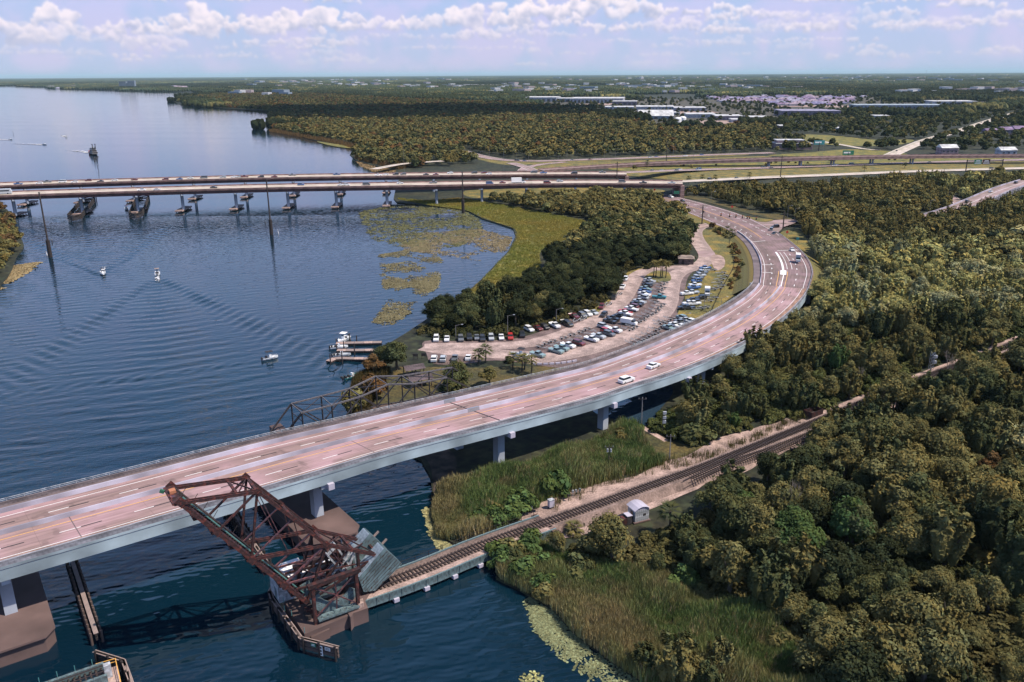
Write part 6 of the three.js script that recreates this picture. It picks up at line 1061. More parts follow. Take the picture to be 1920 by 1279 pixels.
// highway traffic
{
  const r = rng(91), cols = ['white', 'black', 'silver', 'grey', 'white', 'black', 'maroon', 'grey', 'blue'], types = ['sedan', 'SUV', 'sedan', 'pickup', 'SUV', 'van'];
  const seen = {};
  const line = (c, xs, y, h, where, group, back, lats) => xs.forEach((x, i) => { const type = types[Math.floor(r() * types.length)], color = cols[Math.floor(r() * cols.length)], key = `${color} ${type} on ${where}`; seen[key] = (seen[key] ?? -1) + 1; onCourse(c, type, color, x, typeof y === 'function' ? y(x) : y, typeof h === 'function' ? h(x) : h, lats[Math.floor(r() * lats.length)], back, `${color} ${type} on ${where}, ${ORD[seen[key]]} such from the left`, group); });
  line(HF, [272, 300, 405, 565, 640, 648, 687, 750, 811, 916, 940, 1022, 1045, 1160, 1197, 1245], (x) => lerp(359, 341, x / 960), hFront, 'the nearer highway bridge', 'traffic on the nearer highway bridge', false, [-0.4, 0.05, 0.45]);
  line(HB, [40, 80, 95, 118, 142, 170, 188, 217, 253, 312, 333, 358, 381, 415, 436, 446, 460, 488, 512, 546, 633, 708, 724, 740, 755, 798, 815, 843, 888, 903, 912, 995, 1014, 1068, 1120], (x) => lerp(344, 324, x / 960), hBack, 'the farther highway bridge', 'traffic on the farther highway bridge', true, [-0.5, -0.1, 0.3]);
  line(FR.back, [1190, 1235, 1265, 1290, 1325, 1335, 1456, 1465, 1585, 1592, 1625, 1657, 1770], (x) => lerp(323, 303, (x - 1190) / 640), 3, 'the far carriageway right of the bridge', 'traffic on the far carriageway', true, [-0.4, 0.1, 0.5]);
  line(FR.front, [1310, 1400, 1890, 1902], (x) => lerp(340, 316, (x - 1290) / 610), 3, 'the near carriageway right of the bridge', 'traffic on the near carriageway', false, [-0.3, 0.3]);
  line(FR.top, [968, 985, 1070, 1102, 1215, 1232, 1285, 1320], (x) => lerp(303, 292, (x - 968) / 352), LAND, 'the far service road', 'traffic on the far service road', false, [-0.3, 0.3]);
  line(FR.ramp, [1898, 1878, 1857], (x) => lerp(377, 345, (x - 1857) / 41), 8, 'the ramp at the right edge', 'traffic on the right ramp', false, [-0.4, 0.4]);
  line(FR.town, [1690, 1735, 1760, 1800, 1840], (x) => lerp(284, 230, (x - 1690) / 150), LAND, 'the avenue into the suburb', 'traffic on the avenue', true, [-0.4, 0.4]);
}
{ // coach at the left end and white lorry of the nearer bridge
  const s = nearestS(HF, G(12, 361, 15)), p = HF.at(s, -0.1, 0), t = thing('coach', 'long silver coach at the left edge of the nearer highway bridge', 'bus', p, HF.turn(s));
  put(bodyOf([[-6.2, 0.5], [6.0, 0.5], [6.2, 1.8], [5.6, 3.4], [-6.2, 3.4]], 2.5, 0.2), 'body', PAINT.silver, t); new MB().box(V(-0.3, 2.35, 0), 10.8, 0.85, 2.54).build('windows', M.glass, t); for (const x of [-4, 4]) for (const z of [-1.1, 1.1]) { const w = put(WHEEL, 'wheel', M.tyre, t); w.position.set(x, 0.45, z); w.scale.setScalar(1.35); }
  const s2 = nearestS(HF, G(968, 341, 13)), p2 = HF.at(s2, 0.1, 0), b = boxTruck('white lorry in the middle of the nearer highway bridge', 968, 341, 10, 0, 13, PAINT.white, M.white, 11, 3.6, 'lorry'); b.position.copy(p2); b.rotation.y = HF.turn(s2);
}

// ---------------------------------------------------------------- boats
function hull(L, W, Hh, sheer = 0.35, mat = PAINT.white) {   // pointed bow towards +x
  const st = [[-0.5, 0.92, 0], [-0.2, 1, 0], [0.15, 0.95, 0.05], [0.35, 0.62, 0.18], [0.5, 0.03, 0.36]], mb = new MB(), ring = ([t, w, k]) => [V(t * L, Hh * (0.85 + sheer * (t + 0.5) * 0.6), (w * W) / 2), V(t * L, 0.05 + k * Hh * 0.6, w * W * 0.36), V(t * L, -0.15 + k * Hh, 0), V(t * L, 0.05 + k * Hh * 0.6, -w * W * 0.36), V(t * L, Hh * (0.85 + sheer * (t + 0.5) * 0.6), (-w * W) / 2)];
  for (let i = 0; i + 1 < st.length; i++) { const a = ring(st[i]), b = ring(st[i + 1]); for (let j = 0; j < 4; j++) mb.quad(a[j], a[j + 1], b[j + 1], b[j]); mb.quad(a[0].clone().setY(a[0].y - 0.28), b[0].clone().setY(b[0].y - 0.28), b[4].clone().setY(b[4].y - 0.28), a[4].clone().setY(a[4].y - 0.28)); }
  const s = ring(st[0]); mb.tri(s[0], s[4], s[2]); mb.tri(s[0], s[2], s[1]); mb.tri(s[4], s[3], s[2]); void mat; return mb;
}
function boat(label, x, y, dx, dy, { L = 6.5, W = 2.3, Hh = 0.9, paint: pt = PAINT.white, top = true, topMat = M.white, console: con = true, inside: ins = M.steelPale, rail = false, seats = 1 } = {}, h = 0.05) {
  const p = G(x, y, h), t = thing('motor_boat', label, 'boat', p, aim(p, G(x + dx, y + dy, h)));
  hull(L, W, Hh).build('hull', pt, t); new MB().box(V(-L * 0.08, Hh * 0.62, 0), L * 0.72, 0.08, W * 0.74).build('cockpit_floor', ins, t);
  if (con) { new MB().box(V(0, Hh * 0.62 + 0.55, 0), 0.8, 1.1, 0.9).build('console', PAINT.white, t); new MB().quad(V(0.42, Hh + 0.7, 0.42), V(0.42, Hh + 0.7, -0.42), V(0.2, Hh + 1.15, -0.36), V(0.2, Hh + 1.15, 0.36)).build('windscreen', M.glass, t); }
  for (let i = 0; i < seats; i++) new MB().box(V(-1.3 - i * 1.2, Hh * 0.62 + 0.35, 0), 0.6, 0.6, W * 0.55).build('seat', M.black, t);
  if (top) { new MB().box(V(-0.3, Hh + 1.75, 0), 2.3, 0.1, W * 0.82).build('canopy', topMat, t); for (const ix of [-1.2, 0.6]) for (const z of [-0.7, 0.7]) new MB().bar(V(ix, Hh * 0.7, z), V(ix, Hh + 1.72, z), 0.06, 0.06).build('canopy_post', M.metal, t); }
  new MB().box(V(-L / 2 - 0.25, Hh * 0.75, 0), 0.5, 0.85, 0.42).bar(V(-L / 2 - 0.3, Hh * 0.4, 0), V(-L / 2 - 0.35, -0.3, 0), 0.16, 0.22).build('outboard_motor', M.black, t);
  if (rail) new MB().bar(V(L * 0.15, Hh * 1.35, W * 0.42), V(L * 0.47, Hh * 1.6, 0), 0.05).bar(V(L * 0.15, Hh * 1.35, -W * 0.42), V(L * 0.47, Hh * 1.6, 0), 0.05).build('bow_rail', M.metal, t);
  return t;
}
boat('white motor boat with pale canopy heading away and trailing a broad wake', 295, 514, -0.5, -20, { L: 7, W: 2.5, topMat: M.woodPale, Hh: 1 });
boat('white motor boat with dark canopy coming towards the camera', 193, 514, 1, 20, { L: 7, W: 2.5, topMat: M.steel, seats: 2, Hh: 1 });
boat('white fishing boat with dark canopy drifting off the docks', 507, 673, 16, -3, { L: 5.2, W: 2, topMat: M.black, rail: true });
boat('white cabin cruiser with hard top moored at the end of the upper dock', 644, 640, -9, 6, { L: 7.6, W: 2.7, Hh: 1.3, rail: true });
boat('low white runabout moored at the end of the middle dock', 636, 653, 12, -1, { L: 6, top: false, seats: 2 }); boat('low silver runabout with open cockpit moored at the lower dock', 641, 668, 12, -1, { L: 6, top: false, seats: 2, paint: PAINT.silver });
boat('teal flat boat lying beside the brown bushes', 661, 708, 14, -4, { L: 6.5, top: false, paint: PAINT.teal, seats: 3, ins: M.steel });
boat('small red and white boat passing between the highway bridge piers', 237, 393, 0, 14, { L: 7, W: 2.6, topMat: M.red, Hh: 1.1 });
boat('white boat half hidden on the pond under the road bridge', 1140, 762, 14, -6, { L: 6, topMat: M.steelPale }, LAND + 0.12);
for (const [x, y, dx, dy, w] of [[124, 258, -2, 8, 'upper'], [84, 271.5, 20, 1, 'lower'], [20, 262, 20, 1, 'left']]) boat(`tiny speed boat throwing white spray on the far lake, ${w} of three`, x, y, dx, dy, { L: 8, W: 3, Hh: 1.3, top: false });
{ // boat standing on a trailer in the car park
  const b = boat('white power boat with black canopy standing on its trailer behind the palms', 976, 669, -14, -2, { L: 7.4, W: 2.5, Hh: 1.2, topMat: M.black }, LAND + 1.2); void b; trailer(980, 671, 14, 2, 'trailer under the white power boat behind the palms');
}
{ // excursion steamer out on the lake
  const p = G(176, 290, 0), t = thing('excursion_boat', 'dark three-decked excursion boat with twin funnels out on the lake', 'boat', p, aim(p, G(200, 297, 0))); t.scale.setScalar(0.72);
  hull(36, 10, 2.4, 0.2).build('hull', M.woodDark, t);
  for (let i = 0; i < 3; i++) { const w = 9 - i * 0.7, l = 30 - i * 5; new MB().box(V(-1.5 - i * 0.5, 2.4 + i * 2.9, 0), l, 0.3, w + 1).build('deck', M.steelPale, t); new MB().box(V(-1.5 - i * 0.5, 3.8 + i * 2.9, 0), l - 4, 2.3, w - 1.6).build('cabin', i == 1 ? M.woodDark : M.steel, t); for (let k = -3; k <= 3; k++) for (const z of [-1, 1]) new MB().box(V(-1.5 + k * 3, 4 + i * 2.9, (z * (w - 1.5)) / 2), 1.5, 1.0, 0.12).build('window', M.glass, t); }
  new MB().box(V(5, 12.2, 0), 4, 2.4, 4).build('wheelhouse', M.steelPale, t); for (const z of [-2.2, 2.2]) new MB().tube(V(8, 11, z), V(8, 17.5, z), 0.6, 0.6, 8).tube(V(8, 17, z), V(8, 18, z), 0.9, 1.1, 8).build('funnel', M.black, t);
  const pw = put(new THREE.CylinderGeometry(3.4, 3.4, 7, 14), 'paddle_wheel', M.red, t); pw.rotation.x = Math.PI / 2; pw.position.set(-19, 2.4, 0);
}
{ // foam thrown up behind the boats under way
  const r = rng(95), mb = new MB(), spot = (x, y, dx, dy, len, w) => { const a = G(x, y, 0.1), d = G(x + dx, y + dy, 0.1).sub(a).normalize(), s = V(-d.z, 0, d.x); for (let i = 0; i < 26; i++) { const t = r(), q = a.clone().addScaledVector(d, t * len).addScaledVector(s, (r() - 0.5) * w * (0.5 + t)), k = (0.25 + 0.5 * r()) * (1.3 - t); q.y = 0.2 + 0.1 * r(); mb.quad(q.clone().add(V(-k, 0, -k)), q.clone().add(V(-k * 0.6, 0, k)), q.clone().add(V(k, 0.1, k * 0.7)), q.clone().add(V(k * 0.7, 0.05, -k))); } };
  spot(295, 519, 0, 10, 11, 1.8); spot(193, 507, 0, -12, 9, 2);
  const big = (x, y, dx, dy, len, w) => { const a = G(x, y, 0.15), d = G(x + dx, y + dy, 0.15).sub(a).normalize(), s = V(-d.z, 0, d.x); for (let i = 0; i < 60; i++) { const t = r() ** 1.4, q = a.clone().addScaledVector(d, t * len).addScaledVector(s, (r() - 0.5) * w * (0.5 + t)), k = (1 + 1.8 * r()) * (1.2 - t); q.y = 0.25; mb.quad(q.clone().add(V(-k, 0, -k)), q.clone().add(V(-k * 0.6, 0, k)), q.clone().add(V(k, 0.2, k * 0.7)), q.clone().add(V(k * 0.7, 0.1, -k))); } };
  big(121, 256, -6, -14, 60, 7); big(78, 271, -20, -0.6, 55, 7); big(16, 262, -20, -0.4, 120, 6); big(165, 286, -20, -3, 60, 8);
  tag(mb.build('foam', std(lin(0.75, 0.76, 0.8), 0.9)), 'white foam behind the moving boats', null, null, 'stuff');
}

// ---------------------------------------------------------------- docks
function dock(label, pts, piles) {
  const t = thing('dock', label, 'dock'), c = Course.line(GS(pts, 0.9), 2.2, 1.5);
  const n = Math.round(c.len / 3.2); for (let i = 0; i < n; i++) { const s0 = (c.len * i) / n, s1 = (c.len * (i + 1)) / n - 0.12; c.beam(new MB(), -1, 1, -0.18, 0, s0, s1, 3).build('deck_panel', i % 3 ? M.woodPale : M.sand, t); }
  for (const l of [-0.95, 0.85]) c.beam(new MB(), l, l + 0.1, -0.7, -0.18, 0, c.len, 3).build('bearer', M.woodDark, t);
  for (const [x, yb, yt] of piles) { const b = G(x, yb, 0), h = heightAt(b, yt); new MB().tube(V(b.x, -0.6, b.z), V(b.x, h, b.z), 0.22, 0.2, 7).build('pile', M.poleDark, t); }
  for (let s = 1; s < c.len; s += 4) for (const l of [-0.9, 0.9]) { const p = c.at(s, l); new MB().tube(V(p.x, -0.5, p.z), V(p.x, 0.75, p.z), 0.15, 0.15, 5).build('post', M.woodDark, t); }
}
dock('upper of three timber docks with two tall piles at its head', [[630, 643], [670, 642], [716, 641]], [[631, 645, 635], [656, 640, 625], [669, 642, 629], [645, 656, 640]]);
dock('middle of three timber docks with a runabout at its end', [[632, 656], [672, 656], [718, 655.5]], [[632, 660, 646], [665, 666, 644]]);
dock('lowest of three timber docks, bent towards the lake at its end', [[616, 677], [628, 671.5], [660, 671.5], [700, 672]], [[620, 684, 664], [642, 682, 658]]);

// ---------------------------------------------------------------- picnic shelters, sign boards, hut
function shelter(label, x, y, w, d, h, turn) {
  const p = G(x, y, LAND), t = thing('picnic_shelter', label, 'shelter', p, turn);
  for (const i of [-1, 1]) for (const j of [-1, 0, 1]) new MB().box(V((j * w) / 2.4, h / 2, (i * d) / 2.6), 0.25, h, 0.25).build('post', M.wood, t);
  for (const i of [-1, 1]) new MB().quad(...(i > 0 ? [V(-w / 2, h - 0.2, d / 2), V(w / 2, h - 0.2, d / 2), V(w / 2, h + d * 0.2, 0), V(-w / 2, h + d * 0.2, 0)] : [V(w / 2, h - 0.2, -d / 2), V(-w / 2, h - 0.2, -d / 2), V(-w / 2, h + d * 0.2, 0), V(w / 2, h + d * 0.2, 0)])).build('roof', withMap(lin(0.13, 0.095, 0.11), T.streak, 0.8), t);
  new MB().box(V(0, 0.75, 0), w * 0.6, 0.08, 0.8).box(V(0, 0.4, 0), w * 0.5, 0.8, 0.2).build('picnic_table', M.wood, t);
}
shelter('brown roofed picnic shelter nearer to the docks', 776, 703, 6.6, 4.2, 2.6, 0.45); shelter('brown roofed picnic shelter behind the old truss', 788, 723, 7.4, 4.2, 2.6, 0.4);
for (const [x, y, l] of [[795, 673, 'dark notice board on two posts at the boat ramp, right one'], [779, 674, 'dark notice board on two posts at the boat ramp, left one under the tree']]) { const p = G(x, y, LAND), t = thing('notice_board', l, 'notice board', p, 0.1); for (const i of [-0.7, 0.7]) new MB().box(V(i, 0.9, 0), 0.12, 1.8, 0.12).build('post', M.woodDark, t); new MB().box(V(0, 1.5, 0.02), 1.7, 1.0, 0.12).build('board', M.black, t); }
{
  const p = G(1286, 494, LAND), t = thing('utility_building', 'small brown hip roofed building beside the access drive', 'building', p, -0.18);
  new MB().box(V(0, 1.5, 0), 7.2, 3, 6).build('wall', withMap(lin(0.17, 0.115, 0.10), T.grain, 0.9), t);
  new MB().hexa([V(-4, 3, 3.4), V(4, 3, 3.4), V(4, 3, -3.4), V(-4, 3, -3.4), V(-2.4, 4.1, 0.6), V(2.4, 4.1, 0.6), V(2.4, 4.1, -0.6), V(-2.4, 4.1, -0.6)]).build('roof', withMap(lin(0.36, 0.28, 0.24), T.streak, 0.9), t);
  new MB().box(V(-1.5, 1.1, 3.02), 1.1, 2.2, 0.08).build('door', M.woodDark, t); new MB().box(V(1.6, 1.8, 3.02), 0.9, 0.8, 0.08).build('window', M.glass, t);
}
{
  const p = G(1196, 972, 0.75), t = thing('railway_hut', 'white gable roofed equipment hut on the sand beside the railway', 'hut', p, 0.42), W = 3.4, Dp = 3.0, H3 = 2.9;
  for (let i = 0; i < 7; i++) { const x = -W / 2 + (i + 0.5) * (W / 7); new MB().box(V(x, H3 / 2, Dp / 2), W / 7 - 0.03, H3, 0.07).build('panel', M.steelPale, t); }
  new MB().box(V(0, H3 / 2, 0), W - 0.1, H3 - 0.02, Dp - 0.1).build('wall', M.steelPale, t);
  const r = new MB(), hw = W / 2 + 0.2, hd = Dp / 2 + 0.25, prof = [[-hw, H3 - 0.05], [-hw * 0.5, H3 + 0.5], [0, H3 + 0.68], [hw * 0.5, H3 + 0.5], [hw, H3 - 0.05]]; for (let i = 0; i < 4; i++) r.quad(V(prof[i][0], prof[i][1], hd), V(prof[i + 1][0], prof[i + 1][1], hd), V(prof[i + 1][0], prof[i + 1][1], -hd), V(prof[i][0], prof[i][1], -hd)); for (const z of [hd - 0.2, -hd + 0.2]) for (let i = 1; i < 3; i++) r.tri(V(-hw + 0.2, H3 - 0.1, z), V(prof[i + 1][0], prof[i + 1][1], z), V(prof[i][0], prof[i][1], z)); r.tri(V(-hw + 0.2, H3 - 0.1, hd - 0.2), V(hw - 0.2, H3 - 0.1, hd - 0.2), V(0, H3 + 0.6, hd - 0.2)); r.build('roof', M.barrier, t);
  new MB().box(V(-W / 2 - 0.02, 1.2, 0.2), 0.06, 2.0, 0.95).build('door', M.glass, t); new MB().box(V(0.6, 1.6, Dp / 2 + 0.05), 0.7, 0.5, 0.05).build('vent', M.steel, t); new MB().box(V(0, 0.1, 0), W + 0.6, 0.25, Dp + 0.6).build('base', M.footing, t);
  const q = G(1170, 982, 0.75), b = thing('signal_box', 'low brown and grey metal box beside the white railway hut', 'cabinet', q, 0.42); new MB().box(V(-0.5, 0.7, 0), 1.7, 1.4, 1.6).build('body', M.rustDark, b); new MB().box(V(0.9, 0.95, 0), 1.1, 1.9, 1.5).build('cabinet', M.steel, b); new MB().box(V(0.9, 1.95, 0), 1.3, 0.12, 1.7).build('lid', M.barrier, b); new MB().box(V(-0.5, 1.45, 0), 1.8, 0.1, 1.7).build('cover', M.rust, b);
}
function post(name, label, cat, x, yb, yt, rad, mat, extra, group, h0 = LAND) { const b = G(x, yb, h0), t = thing(name, label, cat, b, 0, group), h = heightAt(b, yt); new MB().tube(V(0, -0.4, 0), V(0, h, 0), rad, rad * 0.75, 7).build('pole', mat, t); extra?.(t, h); return t; }
{
  const c = G(1033, 953, 0.7), t = thing('relay_cabinet', 'silver relay cabinet on legs on the far side of the track', 'cabinet', c, 0.5); new MB().box(V(0, 1.25, 0), 1.2, 1.6, 0.9).build('body', M.barrier, t); new MB().box(V(0, 2.1, 0), 1.35, 0.1, 1.05).build('lid', M.steelPale, t); for (const i of [-0.45, 0.45]) new MB().box(V(i, 0.22, 0), 0.14, 0.5, 0.6).build('leg', M.steel, t);
  post('marker_sign', 'small white marker plate on a thin post by the track', 'sign', 996.5, 963, 950, 0.05, M.steel, (o, h) => new MB().box(V(0, h - 0.2, 0.06), 0.55, 0.8, 0.05).build('plate', M.white, o));
  post('signal_post', 'short dark track signal standing alone before the reeds', 'signal', 1066, 941, 929, 0.07, M.woodDark, (o, h) => new MB().box(V(0, h, 0), 0.4, 0.5, 0.35).build('lamp_head', M.black, o));
  for (const [x, yb, yt, l] of [[1074, 931, 918, 'left'], [1080, 930, 917, 'middle'], [1087, 928, 915, 'right']]) post('switch_stand', `${l} one of three pale equipment posts before the reeds`, 'post', x, yb, yt, 0.09, M.steelPale, (o, h) => new MB().box(V(0, h * 0.75, 0.05), 0.45, 0.55, 0.35).build('box', l === 'right' ? M.teal : M.steelPale, o));
  const u = (o, h) => { new MB().bar(V(-1.1, h - 0.5, 0), V(1.1, h - 0.5, 0.2), 0.12, 0.14).build('cross_arm', M.poleDark, o); for (const i of [-0.9, 0, 0.9]) new MB().tube(V(i, h - 0.4, 0), V(i, h - 0.1, 0), 0.06, 0.05, 5).build('insulator', M.steelPale, o); };
  post('utility_pole', 'pale wooden utility pole at the corner of the pond', 'utility pole', 1202, 808, 745, 0.16, M.pole, u); post('utility_pole', 'short utility pole at the end of the footpath by the track', 'utility pole', 1255, 864, 815, 0.16, M.pole, u); post('utility_pole', 'wooden pole with transformers standing in the reed bed', 'utility pole', 1141, 880, 835, 0.14, M.poleDark, (o, h) => { u(o, h); for (const i of [-0.4, 0.4]) new MB().tube(V(i, h - 1.6, 0.25), V(i, h - 0.8, 0.25), 0.22, 0.22, 8).build('transformer', M.steelPale, o); });
  post('railway_signal', 'railway signal mast with pale lamp heads in the scrub', 'signal', 1242, 812, 772, 0.12, M.steel, (o, h) => { for (const y of [0.3, 1.6, 2.8]) new MB().box(V(0.3, h - y, 0.1), 0.9, 0.75, 0.5).build('lamp_head', M.steelPale, o); new MB().bar(V(-0.2, 0, 0.3), V(-0.2, h, 0.3), 0.06).build('ladder', M.steel, o); });
  const lat = post('lattice_signal', 'grey lattice signal tower beside the track far right', 'signal', 1744, 700, 662, 0.1, M.steel, (o, h) => { for (const i of [-0.5, 0.5]) for (const k of [-0.5, 0.5]) new MB().bar(V(i, 0, k), V(i, h, k), 0.1).build('leg', M.steelPale, o); for (let y = 0.6; y < h; y += 1.1) new MB().bar(V(-0.5, y, 0.5), V(0.5, y + 1, 0.5), 0.07).bar(V(0.5, y, -0.5), V(-0.5, y + 1, -0.5), 0.07).build('lacing', M.steelPale, o); for (const y of [1.2, 3.0]) new MB().box(V(0.9, h - y, 0), 1.0, 0.9, 0.6).build('lamp_head', M.steelPale, o); }); void lat;
  const w = G(1524, 782, LAND), q = thing('open_wagon', 'dark rusty open wagon standing where the track enters the trees', 'wagon', w, 0.62); for (const [x, z, a, b] of [[0, 1.3, 5, 0.12], [0, -1.3, 5, 0.12], [2.5, 0, 0.12, 2.6], [-2.5, 0, 0.12, 2.6]]) new MB().box(V(x, 1.5, z), a, 1.5, b).build('side_wall', M.rustDark, q); new MB().box(V(0, 0.75, 0), 5.4, 0.25, 2.6).build('floor', M.woodDark, q); for (const x of [-1.8, 1.8]) for (const z of [-0.75, 0.75]) { const k = put(WHEEL, 'wheel', M.rail, q); k.position.set(x, 0.4, z); }
  const sl = G(1664, 752, LAND + 1); for (let i = 0; i < 3; i++) { const b = new MB().box(V(0, 0.2, 0), 4.2, 0.35, 0.4).build('stacked_rail', M.steelPale); b.position.set(sl.x + i * 0.4, LAND + 1.4 + i * 0.12, sl.z - i * 0.9); b.rotation.y = 0.5; tag(b, `pale beam lying by the track in the trees, ${['nearest', 'middle', 'farthest'][i]} of three`, 'beam', 'beams by the track'); }
}
// ---------------------------------------------------------------- tall line poles crossing the river
const arms = (o, h) => { for (const y of [1.5, 4.2, 6.9]) new MB().bar(V(-1.8, h - y, 0), V(1.8, h - y, 0), 0.2, 0.2).build('cross_arm', M.poleDark, o); };
for (const [x, yb, yt, l] of [[94.5, 482, 360, 'left of the three'], [509, 440, 335, 'middle of the three'], [868.5, 400, 322, 'right of the three']]) post('line_pole', `tall dark line pole on a pile base in the river, ${l}`, 'pole', x, yb, yt, 0.5, M.poleDark, (o, h) => { new MB().tube(V(0, -0.6, 0), V(0, 9, 0), 1.1, 1.0, 9).build('pile_base', M.woodDark, o); new MB().tube(V(0, h - 0.4, 0), V(0, h, 0), 0.5, 0.2, 7).build('cap', M.steel, o); }, null, 0);
for (const [x, yb, yt, l] of [[1156, 352, 303, 'tall line pole standing before the highway bridge at centre'], [1316, 421, 385, 'tall line pole with transformer at the road junction'], [1468, 430, 397, 'tall line pole at the side road of the junction'], [1463, 334, 292, 'line pole on the median above the golden wood'], [1249, 306, 264, 'tallest line pole behind the ramps']]) post('line_pole', l, 'pole', x, yb, yt, 0.42, M.poleDark, (o, h) => { arms(o, h); if (l.includes('transformer')) new MB().tube(V(0.6, h * 0.62, 0), V(0.6, h * 0.72, 0), 0.45, 0.45, 8).build('transformer', M.steel, o); });
for (const [x, yb, yt, l] of [[522, 438, 431, 'right of the middle line pole'], [498, 420, 413, 'left of the middle line pole'], [88, 478, 471, 'beside the left line pole'], [98, 455, 448, 'just beyond the left line pole'], [897, 406, 401, 'at the edge of the marsh'], [185, 322, 308, 'below the excursion boat'], [25, 251, 246, 'on the far lake at left'], [669, 710, 705, 'near the teal boat']]) post('channel_marker', `short leaning channel post in the water ${l}`, 'post', x, yb, yt, 0.25, x === 522 || x === 88 ? M.white : M.poleDark, (o, h) => { o.rotation.z = 0.12; new MB().box(V(0, h - 0.4, 0), 0.6, 0.8, 0.3).build('board', M.steelPale, o); }, null, 0);
// ---------------------------------------------------------------- lamps and signs
const lampHead = (o, h) => { new MB().bar(V(0, h - 0.1, 0), V(2.0, h + 0.35, 0), 0.09, 0.09).build('arm', M.pole, o); new MB().box(V(2.3, h + 0.34, 0), 0.75, 0.14, 0.3).build('lamp_head', M.steelPale, o); };
[[758, 322, 268, 'beside the pale curving ramp'], [945, 338, 277, 'tallest before the farther bridge'], [969, 320, 284, 'left of the spur road'], [962, 304, 283, 'at the fork of the service road'], [882, 297, 276, 'first on the service road'], [901, 301, 284, 'second on the service road'], [918, 296, 275, 'third on the service road'], [991, 303, 290, 'above the ramp loop'], [1047, 302, 292, 'beside the ramp loop'], [1063, 301, 280, 'before the dark wood edge'], [1111, 316, 297, 'in the green ramp field'], [1133, 299, 283, 'along the wood behind the field'], [1154, 297, 279, 'right along the wood behind the field'], [1262, 293, 272, 'at the bend of the service road'], [1300, 305, 270, 'tall beside the overpass start'], [1332, 292, 274, 'at the end of the service road'], [1416, 286, 268, 'above the overpass parapet'], [1539, 322, 270, 'tall on the median below the billboard'], [1508, 314, 256, 'tall before the pink building'], [1876, 311, 240, 'tallest at the right end of the overpass'], [1333, 381, 360, 'behind the junction road'], [1489, 418, 391, 'curved beside the side road'], [1476, 413, 386, 'straight beside the side road'], [855, 636, 610, 'at the left of the car row'], [952, 630, 592, 'in the middle of the car row'], [1043, 606, 580, 'white at the bend of the lot'], [1281, 613, 589, 'white at the gap of the right row'], [1320, 582, 552, 'slim among the right row'], [1352, 574, 558, 'slim on the grass by the road bridge'], [1218, 360, 342, 'beside the abutment of the near bridge'], [1742, 402, 376, 'by the pale lane in the trees']].forEach(([x, yb, yt, l]) => post('street_lamp', `grey street lamp standing ${l}`, 'street lamp', x, yb, yt, 0.1, M.pole, lampHead));
const plate = (w, h2, mat, y0 = 0) => (o, h) => { new MB().box(V(0, h - h2 / 2 + y0, 0.1), w, h2, 0.08).build('panel', mat, o); };
const diamond = (o, h) => { const p = new MB().box(V(0, 0, 0), 1.3, 1.3, 0.06).build('panel', M.red, o); p.position.set(0, h - 0.6, 0.1); p.rotation.z = Math.PI / 4; };
post('road_sign', 'red diamond road works sign before the dark trees of the junction', 'sign', 1372, 397, 386, 0.06, M.steel, diamond); post('road_sign', 'red diamond road works sign at the right of the road bend', 'sign', 1475, 446, 433, 0.06, M.steel, diamond); post('road_sign', 'red diamond sign under the nearer highway bridge', 'sign', 1227, 362, 354, 0.06, M.steel, diamond);
post('road_sign', 'small teal sign beyond the outer kerb of the bend', 'sign', 1495, 456, 445, 0.06, M.steel, plate(1.6, 1.3, PAINT.teal)); post('road_sign', 'green direction sign at the start of the junction road', 'sign', 1268, 373, 358, 0.1, M.steel, plate(4.2, 2.2, M.green));
{ // green sign gantry and billboards
  const g = G(1828, 324, LAND), t = thing('sign_gantry', 'overhead green direction signs on two dark posts at far right', 'sign', g, 0.05), h = heightAt(g, 299); for (const x of [-9, 25]) new MB().box(V(x, h / 2, 0), 0.7, h, 0.7).build('post', M.poleDark, t); new MB().bar(V(-9, h - 1.2, 0), V(25, h - 1.2, 0), 0.4, 0.6).build('beam', M.steel, t); for (const x of [1, 9]) { const p = new MB().box(V(x, h - 2.2, 0.5), 7, 4.6, 0.2).build('panel', x > 5 ? M.rust : M.green, t); for (const y of [1.2, 0, -1.2]) new MB().box(V(x, h - 2.2 + y, 0.62), 5 - y, 0.5, 0.04).build('text_line', M.white, p); }
  for (const [x, y, yt, l, m] of [[1535, 283, 263, 'teal billboard on a tall post beside the pink building', PAINT.teal], [1590, 292, 282, 'low green board at the petrol station right of the pink building', M.green]]) { const p = G(x, y, LAND), o = thing('billboard', l, 'billboard', p, 0.1), hh = heightAt(p, yt); new MB().tube(V(0, 0, 0), V(0, hh - 2, 0), 0.5, 0.5, 8).build('post', M.poleDark, o); new MB().box(V(0, hh - 2.6, 0), 13, 5, 0.6).build('panel', m, o); new MB().box(V(-1.5, hh - 2.4, 0.34), 8, 1.6, 0.05).build('pale_band', M.white, o); }
}
[[1352, 404], [1368, 406], [1380, 407], [1392, 408.5], [1401, 409.5], [1405, 410], [1418, 411.5]].forEach(([x, y], i) => post('traffic_barrel', `dark traffic barrel on the junction road, ${ORD[i]} from the left`, 'traffic barrel', x, y, y - 5.5, 0.38, M.black, (o, h) => { new MB().tube(V(0, h * 0.6, 0), V(0, h * 0.75, 0), 0.37, 0.34, 8).build('reflective_band', M.orange, o); new MB().tube(V(0, -0.3, 0), V(0, 0.1, 0), 0.55, 0.5, 8).build('base', M.tyre, o); }, 'traffic barrels at the junction', 2));
